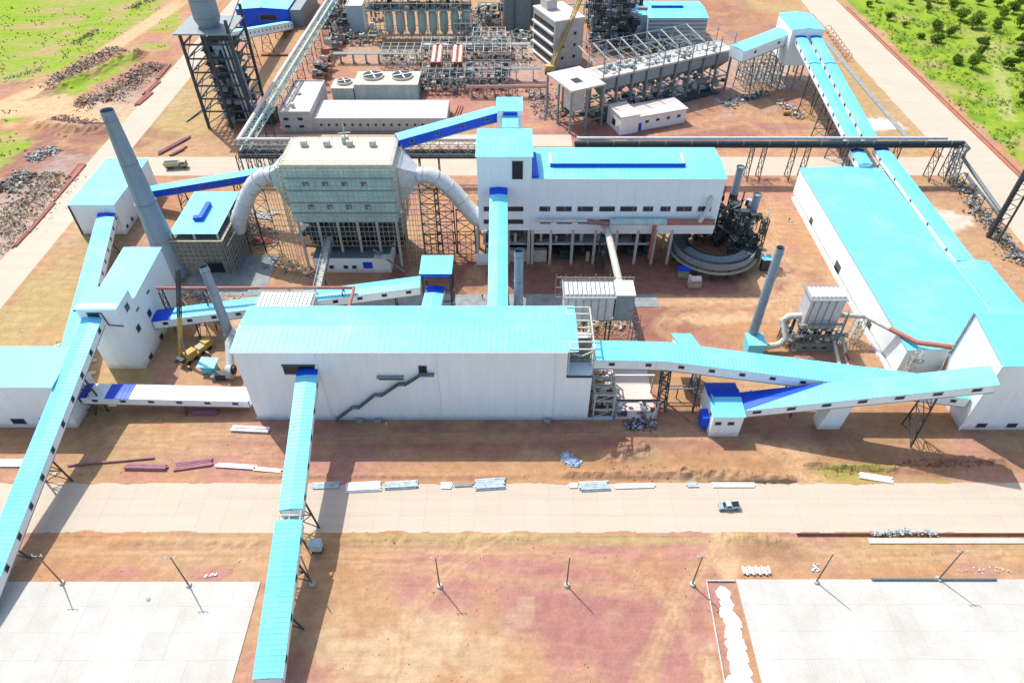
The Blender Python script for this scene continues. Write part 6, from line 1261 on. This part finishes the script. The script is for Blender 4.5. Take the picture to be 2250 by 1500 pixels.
heap('broad grey slab and scrap heap at the left edge', [(0,420),(40,395),(70,380)], 8, 460, ('rubble_grey', 'rubble_dark', 'rubble_pale'), .5, 1.9, .9)
heap('mixed scrub and rubble heap beside the lower left road', [(0,520),(40,470),(85,420),(130,380)], 13, 1500, ('rubble_grey', 'rubble_pale', 'leaf_dark', 'mud', 'rubble_dark'), .2, .9, .7)
heap('pale rubble spread by the left road bend', [(0,560),(30,520),(60,500)], 4, 200, ('rubble_pale', 'rubble_grey'), .2, .7, .4)
heap('scattered black scrap under the right-hand pipe bend', [(2085,395),(2115,410),(2150,470),(2180,500),(2250,585)], 4.5, 620, ('steel_dark', 'steel_grey', 'rubble_pale', 'cooler_grey'), .3, 1.3, 1.6)
heap('rubble and steel scrap left of the bin structure', [(1170,190),(1200,230),(1215,262)], 10, 480, ('rubble_pale', 'steel_grey', 'rubble_grey'), .3, 1.4, 1.2)
heap('litter and small machines right of the control building', [(1120,70),(1140,110),(1150,150)], 12, 320, ('rubble_pale', 'steel_pale', 'rubble_dark'), .4, 1.6, 1.2)
heap('scattered gear between the tank row and the silos', [(1050,20),(1060,60),(1090,85)], 12, 300, ('rubble_pale', 'steel_grey', 'rubble_dark'), .5, 1.8, 1.5)
heap('machine parts scattered left of the tank row', [(720,20),(730,60),(745,100)], 8, 260, ('steel_dark', 'steel_pale', 'rubble_pale'), .5, 1.9, 2.0)
heap('rubble at the foot of the dust filter', [(600,570),(640,590),(690,600)], 5, 260, ('rubble_grey', 'rubble_dark', 'steel_pale'), .2, .8, .6)
heap('scrap and timber between block building and dust filter', [(530,490),(580,500),(600,540)], 5, 240, ('rubble_pale', 'purple_primer', 'rubble_dark'), .2, .9, .5)
heap('building rubble around the foot of the tallest chimney', [(375,590),(400,610),(410,640),(470,660)], 4, 320, ('rubble_pale', 'rubble_grey', 'rubble_dark'), .2, .8, .7)
heap('construction waste between the red pipe and gallery', [(430,650),(520,665),(600,650)], 5, 260, ('rubble_pale', 'rubble_grey', 'tarp'), .2, .7, .3)
heap('jumbled machine parts behind the right part of the central hall', [(1200,708),(1300,712),(1400,716)], 4, 260, ('steel_pale', 'steel_dark', 'rubble_pale'), .3, 1.2, 1.4)
heap('black tarpaulin heap right of the central hall', [(1372,935),(1400,930),(1440,932)], 2.2, 260, ('rubble_dark', 'tarp', 'steel_dark'), .2, .8, .7)
heap('blue and white torn sheeting on the berm before the central hall', [(1238,1002),(1256,1010),(1268,1022)], 2.0, 260, ('tarp_blue', 'tarp_blue', 'tarp'), .2, .9, .4, 'torn_sheeting', 'sheeting')
heap('crumpled pale sheeting along the roadside ditch', [(1910,1172),(1950,1170),(1990,1166),(2060,1171)], .9, 200, ('tarp', 'tarp'), .2, .6, .3, 'torn_sheeting', 'sheeting')
heap('white scrap scattered behind the rightmost power pole', [(2100,1252),(2160,1250),(2230,1256)], 1.0, 36, ('white_paint', 'tarp'), .15, .4, .2, 'litter', 'litter')
heap('white scraps on the soil left of the central gallery', [(448,1264),(478,1260)], .7, 24, ('white_paint',), .15, .45, .2, 'litter', 'litter')
heap('white litter near the seventh power pole base', [(1785,1244),(1800,1250)], 1.5, 26, ('white_paint', 'tarp'), .15, .5, .2, 'litter', 'litter')
heap('brown clods along the berm left of the vehicle ramp', [(1340,1040),(1500,1040),(1640,1045),(1725,1052)], 2.2, 420, ('mud', 'mud'), .15, .55, .7, 'clods', 'soil clods')
heap('brown clods along the banks right of the vehicle ramp', [(1775,1022),(1900,1032),(2000,1020),(2190,1012)], 2.0, 420, ('mud', 'mud'), .15, .5, .5, 'clods', 'soil clods')
heap('pale machines and a yellow drum beside the twin galleries', [(1705,222),(1740,240),(1755,262)], 5, 150, ('white_paint', 'steel_pale', 'steel_dark'), .4, 1.3, 1.2)
heap('dark machinery litter under the bin structure right end', [(1590,230),(1640,215),(1690,205)], 5, 260, ('steel_dark', 'steel_grey', 'tarp'), .4, 1.5, 1.0)
a = P(1728, 252); t = thing('drum', 'yellow drum lying among the pale machines beside the twin galleries', 'drum', tuple(a)); M().tube([(a.x-1.8, a.y, 1), (a.x+1.8, a.y, 1.2)], .9, 12).obj('shell', 'yellow_paint', t, smooth=True); M().box(a.x-1.2, a.x+1.2, a.y-.8, a.y+.8, 0, .4).obj('cradle', 'steel_dark', t)
for i in range(9):
    a = P(1818+i*5.5, 72+i*7.6); m = M(); n_ = 16; m.tube([(a.x+1.9*math.cos(2*PI*k/n_), a.y+.5*math.sin(2*PI*k/n_), 2+1.9*math.sin(2*PI*k/n_)) for k in range(n_+1)], .16, 6)
    solo(m, 'steel_hoop', 'rust_pipe', 'rust-red steel hoop beside the right road, '+ORD[i]+' of the row from its far end', 'hoop', 'rusty hoops beside the right road')
# ---- bundles of beams and pipes
def bundle(label, p0, p1, n, sp, m, r=.2, kind='beam', z0=.0, jit=.4, sq=True, layers=1, name=None, cat='bundle'):
    a, b = P(*p0), P(*p1); u = (b-a).normalized(); nn = Vector((-u.y, u.x, 0)); T = thing(name or kind+'_bundle', label, cat, tuple((a+b)/2))
    for l in range(layers):
        for i in range(n-l):
            o = nn*((i-(n-l-1)/2)*sp) + Vector((0, 0, z0+r+l*r*1.9)); j0, j1 = R.uniform(-jit, jit), R.uniform(-jit, jit); A, B = a+o+u*j0, b+o+u*j1+nn*R.uniform(-.1, .1)*jit
            (M().beam(A, B, r*2, r*1.8) if sq else M().tube([A, B], r, 10)).obj(kind, m, T, smooth=not sq)
    return T
bundle('two long white beams on soil left of the central gallery, under the hall corner', (509,942), (592,946), 2, 1.1, 'white_paint', .33, jit=.3)
bundle('pink-purple box beam stack in the shade under the white-roofed gallery', (426,907), (479,907), 3, .6, 'purple_primer', .3, jit=.1, layers=2)
bundle('single dark red beam left of the other purple beams, longest one', (151,1023), (338,1006), 1, .5, 'purple_primer', .22)
bundle('purple steel beam bundle in the middle of the row before the road', (276,1026), (366,1028), 4, .5, 'purple_primer', .2, layers=2)
bundle('purple steel beam bundle nearest the white beams before the road', (384,1026), (470,1014), 5, .55, 'purple_primer', .2, jit=.7)
bundle('white beams on soil left of the central gallery, before the road', (478,1022), (560,1027), 3, .45, 'white_paint', .2, jit=.6)
bundle('short white beams touching the central gallery, before the road', (560,1030), (618,1035), 3, .4, 'white_paint', .18, jit=.5)
bundle('white panel bundle at the left picture edge behind the nearest gallery', (-4,1018), (58,1018), 4, .6, 'white_paint', .22, jit=.5)
bundle('two tiny white posts lying by the nearest gallery at the road edge', (118,1046), (122,1038), 2, .5, 'white_paint', .1, jit=.1)
for i, (q0, q1, n_, mt, lab) in enumerate((((688,1068),(745,1066),4,'tarp','first pale steel bundle on the road edge, nearest the central gallery shadow'),((762,1072),(837,1068),6,'white_paint','biggest white steel bundle half in the gallery shadow on the road edge'),
    ((848,1068),(916,1064),5,'tarp','third pale steel bundle on the road edge, tilted slightly'),((970,1067),(994,1067),4,'white_paint','short white bundle in the middle of the road edge row'),((998,1067),(1040,1065),2,'steel_grey','thin grey rods between two bundles on the road edge'),
    ((1046,1066),(1108,1062),7,'tarp','pale blue-grey steel bundle, fifth along the road edge'),((1248,1067),(1270,1067),3,'white_paint','small white bundle right of the gap in the road edge row'),((1274,1070),(1336,1067),6,'tarp','blue-grey steel bundle right of the gap in the road edge row'),
    ((1350,1069),(1437,1067),3,'white_paint','long low white beams on the road edge'),((1508,1066),(1532,1065),3,'tarp','short faint pale bundle alone on the road edge'),((1565,1066),(1656,1066),3,'white_paint','long white beams at the right end of the road edge row'),
    ((1642,1055),(1656,1044),2,'white_paint','tilted white plank above the road edge row'),((1888,1044),(1960,1056),4,'white_paint','white beam pile on the grassy patch right of the vehicle ramp'))):
    bundle(lab, q0, q1, n_, .5, mt, .2, jit=.35, layers=2 if n_ > 4 else 1)
bundle('long dark green-grey pipe lying on the right yard edge', (1918,1273), (2187,1273), 1, .5, 'cooler_grey', .32, 'pipe', sq=False, name='long_pipe', cat='pipe')
for q0, q1, n_, lab in (((62,512),(118,448),2,'rusty pipe pair along the left road, lowest of the row'),((120,440),(187,362),2,'rusty pipe pair along the left road beside the scrub'),((155,392),(180,362),4,'short rusty pipe stack left of the far left building'),
    ((30,545),(60,512),2,'rusty pipe pair at the lowest end of the left road'),((300,232),(332,205),4,'rusty pipe stack by the road next to the pale rubble'),((318,208),(350,180),3,'middle rusty pipe stack by the road near the pale rubble'),((345,175),(373,142),3,'upper rusty pipe stack by the road near the pale rubble'),((350,338),(415,303),3,'long brown beams on soil left of the pipe rack'),((372,345),(408,326),2,'short brown beams on soil just above the dump truck')):
    bundle(lab, q0, q1, n_, .8, 'rust_pipe' if 'pipe' in lab.split(' on ')[0] else 'purple_primer', .36, 'pipe', jit=1.2, sq=False)
bundle('pale timber and beam pile right of the silver duct', (560,470), (604,476), 7, .8, 'steel_pale', .2, jit=1.5)
bundle('red primed beams in the shade beside the block building', (556,532), (598,528), 6, .7, 'red_primer', .2, jit=.8)
bundle('three red beams lying left of the narrow tower', (998,268), (1012,232), 3, 1.2, 'rust_pipe', .3, jit=1)
bundle('thin long rail lying in the shade right of the round vessels', (575,122), (632,122), 2, .9, 'rust_pipe', .5, 'pipe', sq=False, jit=.4)
# ---- lime piles and white drums
for i, (px_, py_, r_) in enumerate(((1590,1302,2.0),(1597,1325,1.7),(1598,1345,2.1),(1610,1365,2.4),(1612,1392,2.2),(1618,1418,2.6),(1622,1446,2.7),(1628,1472,2.7),(1612,1500,2.0),(1640,1502,1.8))):
    r_ *= .84; a = P(px_, py_); m = M(); k = 22; rs = [r_*(1+nz(math.cos(2*PI*j/k)*2+i*7, math.sin(2*PI*j/k)*2, 1)*.35) for j in range(k)]; i0 = 0
    for f_, z in ((1, -.1), (.8, .16), (.4, .3)): m.v += [(a.x+rs[j]*f_*math.cos(2*PI*j/k), a.y+rs[j]*f_*math.sin(2*PI*j/k), z+R.uniform(-.03, .03)) for j in range(k)]
    m.v.append((a.x, a.y, .34))
    for l in range(2): m.f += [(l*k+j, l*k+(j+1) % k, (l+1)*k+(j+1) % k, (l+1)*k+j) for j in range(k)]
    m.f += [(2*k+j, 2*k+(j+1) % k, 3*k) for j in range(k)]
    ordn = ORD[i]
    solo(m, 'lime_pile', 'lime', 'white lime pile beside the kerb wall, '+ordn+' counted from the far end', 'pile', 'white lime piles beside the right yard', smooth=True)
for i in range(9):
    a = P(1633+i*7.0, 1253+(i % 2)*2.5); m = M().tube([(a.x, a.y-.9, .35), (a.x, a.y+.9, .4)], .3, 10); solo(m, 'white_bag', 'white_paint', 'white bag in the row on soil above the right yard, '+ORD[i]+' from the left', 'bag', 'row of white bags above the right yard')
solo(M().cyl(P(326,1316).x, P(326,1316).y, .02, .2, .45, 16), 'manhole', 'steel_grey', 'small round manhole cover on the left pale yard', 'manhole')
for i, (px_, py_) in enumerate(((196,775),(205,795),(204,822),(152,745),(128,762))):
    a = P(px_, py_); solo(M().beam((a.x-.8, a.y, .3), (a.x+.8, a.y+.5, .35), .8, .7), 'stone_block', 'concrete', 'pale block between the two left galleries, '+('upper of three beside the nearest one', 'middle of three beside the nearest one', 'lowest of three beside the nearest one', 'alone and farthest away', 'close to the low white building')[i], 'block')
# ---- frames right of the central hall
fa, fb_ = P(1303, 918), P(1345, 918)
T = frame('low pale steel frame abutting the right end of the central hall', CX1+1.6, fb_.x, CY0+.5, CY0+16, (3.5, 7, 9.5), 1, 5, 'steel_pale', .4); clutter(T, CX1+1.6, fb_.x, CY0+1, CY0+14, .2, 6, 60, ('steel_pale', 'steel_dark', 'pink_roof'), .3, 1.0)
M().box(CX1+1.5, fb_.x, CY0-.2, CY0+.2, -.2, 1.0).obj('kerb', 'cabinet_paint', T)
fc, fd = P(1350, 920), P(1440, 905); T = thing('steel_portal', 'pale portal frame around the red floor right of the central hall', 'steel frame', ((fc.x+fd.x)/2, fc.y, 0))
M().box(fc.x, fd.x, fc.y, fc.y+21, -.1, .08).obj('floor', 'pink_roof', T)
for yy in (fc.y+.5, fc.y+10, fc.y+19.5):
    for X in (fc.x+.3, fd.x-.3): M().box(X-.2, X+.2, yy-.2, yy+.2, 0, 7).obj('column', 'steel_pale' if X > fc.x+1 else 'steel_grey', T)
    M().box(fc.x+.1, fd.x-.1, yy-.2, yy+.2, 7, 7.5).obj('beam', 'white_paint' if yy > fc.y+1 else 'steel_dark', T)
clutter(T, fc.x, fd.x, fc.y, fc.y+6, .1, .3, 26, ('white_paint', 'steel_dark', 'purple_primer'), .2, .8)
lt = P(1452, 900); t = thing('stair_tower', 'dark slender lattice tower beneath the bend of the right gallery', 'tower', (lt.x, lt.y, 0)); lattice(M(), (lt.x, lt.y, 0), (lt.x+.3, lt.y+5, 17), 2.2, 2.2, 8, .16, .3).obj('frame', 'steel_dark', t); M().beam((lt.x+1, lt.y, 3), tuple(P(1515, 925)+Vector((0, 0, .2))), .4).obj('strut', 'rust_pipe', t)
a, b = P(1445, 868), P(1545, 872); t = thing('pipe_bridge', 'thin twin pipe bridge between the lattice tower and the small blue roofed tower', 'pipeline', (a.x, a.y, 0))
for s in (0, 1.2): M().tube([(lt.x, lt.y+4+s, 4.5), (b.x+4, lt.y+4+s, 4.5)], .22, 8).obj('pipe', 'steel_grey', t)
for q in (.3, .75): X = lt.x+(b.x+4-lt.x)*q; M().box(X-.12, X+.12, lt.y+4.4, lt.y+4.7, 0, 4.4).obj('post', 'steel_dark', t)
heap('pale stone blocks stacked between the galleries right of the portal frame', [(1522,830),(1526,850),(1535,872)], 1.4, 60, ('white_paint', 'steel_pale'), .3, .8, .5)
a = P(1646, 880); t = thing('steel_props', 'small dark V-shaped steel props behind the deep blue roofed tower', 'steel props', tuple(a))
for i in range(4): M().beam((a.x+i*1.8, a.y, 0), (a.x+i*1.8+(1.2 if i % 2 else -.6), a.y, 4.6), .25).obj('prop', 'steel_dark', t)
# ---- people
def person(px, py, cloth, label, turn=0):
    g = P(px, py); t = thing('person', label, 'person', tuple(g), turn, world=False)
    m = M(); m.tube([(0, 0, .95), (0, 0, 1.15), (0, 0, 1.42), (0, 0, 1.48), (0, .01, 1.53)], [.16, .14, .2, .12, .06], 10)
    for s in (-1, 1): m.tube([(s*.09, 0, .98), (s*.10, .03, .52), (s*.10, -.02+.1*s, .06), (s*.10, -.12+.1*s, .03)], [.10, .075, .05, .04], 8); m.tube([(s*.19, 0, 1.42), (s*.25, .02, 1.12), (s*.24, -.08, .86)], [.06, .05, .035], 8)
    m.obj('clothed_body', cloth, t, smooth=True); M().tube([(0, 0, 1.52), (0, -.01, 1.58), (0, -.01, 1.68), (0, 0, 1.76)], [.05, .09, .1, .05], 10).obj('head', 'skin', t, smooth=True); return t
person(1733, 486, 'cloth_dark', 'person in dark clothes, left one of two walking right of the ring cooler'); person(1741, 492, 'cabinet_paint', 'person in pale clothes, right one of two walking right of the ring cooler')
person(1500, 1135, 'yellow_paint', 'person in yellow clothes walking on the wide foreground road') if False else None
person(850, 935, 'cabinet_paint', 'person in pale clothes at the foot of the long hall'); person(1060, 655, 'cloth_dark', 'person in dark clothes just left of the narrow rising gallery')
person(856, 640, 'cloth_dark', 'person in dark clothes standing in the road behind the ribbed bag filter')
# ================================================================ GREENERY
def leaf_blob(m, c, r, n, s):
    for i in range(n):
        d = Vector((R.gauss(0, 1), R.gauss(0, 1), R.gauss(0, 1))).normalized()*r*(R.random()**.4); d.z *= .75; p = c+d; u = Vector((R.uniform(-1, 1), R.uniform(-1, 1), R.uniform(-1, 1)))*s; v = Vector((R.uniform(-1, 1), R.uniform(-1, 1), R.uniform(-1, 1)))*s
        m.quad(p-u*.5, p+v*.5, p+u*.5, p-v*.5)
def make_tree(h, r, n, label, trunk=True, leaf='leaf', group='trees in the green strip beyond the right road', loc=(0, 0, 0)):
    t = thing('bush_tree' if h < 4.5 else 'tree', label, 'tree', (0, 0, 0), 0, group, world=False)
    b = M(); b.tube([(0, 0, -.3), (.1, 0, h*.3), (.2, .1, h*.62)], [.09*h*.4+.05, .06*h*.35+.04, .05], 8)
    for k in range(4): A = k*1.7; b.tube([(.1, 0, h*.3), (math.cos(A)*r*.5, math.sin(A)*r*.5, h*.62)], [.08, .04], 6)
    b.obj('trunk', 'bark', t, smooth=True); c = M()
    for k in range(9): A = R.uniform(0, 6.3); q = R.uniform(0, .75); leaf_blob(c, Vector((math.cos(A)*r*q, math.sin(A)*r*q, h*(.5+R.uniform(-.15, .3)))), r*R.uniform(.34, .6), int(n*1.5), .6+r*.06)
    c.obj('crown', leaf, t); t.location = loc; freeze(t); return t
TS = [make_tree(*q) for q in ((7.5, 4.2, 70, 'broad green tree in the strip beyond the right road'), (5.5, 3.2, 60, 'round green tree in the strip beyond the right road', True, 'leaf_dark'), (3.6, 2.4, 42, 'low green bush in the strip beyond the right road'), (3.4, 3.0, 60, 'spreading bush in the strip beyond the right road'), (8.5, 3.0, 60, 'tall thin tree with open crown in the strip beyond the right road'))]
used = set(); spots = [(2037,28,4),(2090,22,0),(2110,45,0),(2135,62,0),(2150,50,1),(2165,85,1),(2185,70,0),(2200,40,0),(2225,30,0),(2240,60,0),(2245,100,1),(2190,120,0),(2155,105,1),(2060,65,3),(2085,80,0),(2095,100,1),(2060,95,3),(2120,110,2),(2145,130,4),(2160,140,2),(2240,130,1),(2249,150,0),(2230,20,0),(2100,5,0),(2060,5,1),(2150,10,0),(2190,15,0),(2035,0,1),(2000,8,2),(2240,5,0),
  (1985,60,2),(1950,45,2),(2000,110,2),(2030,120,2),(2020,85,3),(2110,180,2),(2135,150,0),(2170,190,2),(2150,230,2),(2180,250,3),(2165,285,2),(2080,200,2),(2060,170,2),(2230,200,1),(2249,225,0),(2240,250,1),(2215,150,1),(2238,310,2),(2222,345,2),(1905,15,2),(1925,5,2),(2120,220,2),(2250,180,1),(2190,160,2),(2105,140,3),(2040,150,2),(2135,205,2)]
KN = ('broad green tree', 'round green tree', 'low green bush', 'spreading green bush', 'tall open-crowned tree')
def row(y): return ('along the picture top', 'high in the green strip', 'beside the grassy track', 'low in the green strip')[0 if y < 35 else 1 if y < 115 else 2 if y < 215 else 3]
spots = [s for i, s in enumerate(spots) if s[1] < 70 or i % 2 == 0 and s[2] != 2]
grp = {}
for s in spots: grp.setdefault((s[2], row(s[1])), []).append(s)
for (k, rw), lst in grp.items():
    lst.sort()
    for i, (px_, py_, _) in enumerate(lst):
        n_ = len(lst); pos = '' if n_ == 1 else (', leftmost of its kind' if i == 0 else ', rightmost of its kind' if i == n_-1 else ', '+ORD[i]+' of its kind from the left')
        lab = KN[k]+' '+rw+pos; g = P(px_, py_); g.z = .1
        if k not in used: used.add(k); o = TS[k]; o.location = g; o['label'] = lab
        else: o = copy_tree(TS[k], g, lab, R.uniform(0, 6))
        s = R.uniform(.9, 1.4); o.scale = (s, s, s*R.uniform(.8, 1.0))
def scatter(label, test, n, smin, smax, m='leaf', x=(216, 300), y=(140, 470)):
    c = M(); k = 0
    while k < n:
        X, Yy = R.uniform(*x), R.uniform(*y)
        if not test(X, Yy): continue
        k += 1; s = R.uniform(smin, smax); leaf_blob(c, Vector((X, Yy, s*.35)), s, 14, .42+s*.14)
    return c.obj('undergrowth', m, None, label, 'stuff', cat='undergrowth')
scatter('low leafy undergrowth in the green strip on the right', lambda x, y: nz(x, y, .05, 40) > -.15 and x > 219+nz(x, y, .1, 2)*4, 1900, .5, 1.6)
scatter('darker low undergrowth in the green strip on the right', lambda x, y: nz(x, y, .06, 60) > .05 and x > 221, 160, .6, 1.8, 'leaf_dark')
def ing(x, y): return any(inside(x, y, g) for g in GRASS)
scatter('scattered low weeds on the grass at the upper left', lambda x, y: ing(x, y) and nz(x, y, .08, 3) > 0, 500, .2, .6, 'leaf', (-330, -150), (230, 470))

def stones(label, n, x, y, mt, s0, s1):
    c = M(); k = 0
    while k < n:
        X, Yy = R.uniform(*x), R.uniform(*y)
        if nz(X, Yy, .08, 70) < -.05 or YR0-1 < Yy < YR1+.5 or (Yy < YY+.5 and (X < P(572, 1279).x+.5 or X > P(1552, 1277).x)): k += .2; continue
        k += 1; s = R.uniform(s0, s1)*(.5+.5*R.random()); z = gz(X, Yy); v = [(X+R.uniform(-1, 1)*s, Yy+R.uniform(-1, 1)*s, z+R.uniform(-.2, .8)*s) for _ in range(5)]; i0 = len(c.v)
        c.v += v; c.f += [(i0, i0+1, i0+2), (i0, i0+2, i0+3), (i0+1, i0+4, i0+2), (i0, i0+4, i0+1), (i0+2, i0+4, i0+3)]
    c.obj('stones', mt, None, label, 'stuff', cat='stones')
stones('small red-brown stones and clods scattered over the site soil', 5200, (-168, 185), (50, 300), 'mud', .08, .34)
stones('pale stones and litter scattered over the site soil', 1500, (-168, 185), (50, 300), 'rubble_pale', .08, .32)
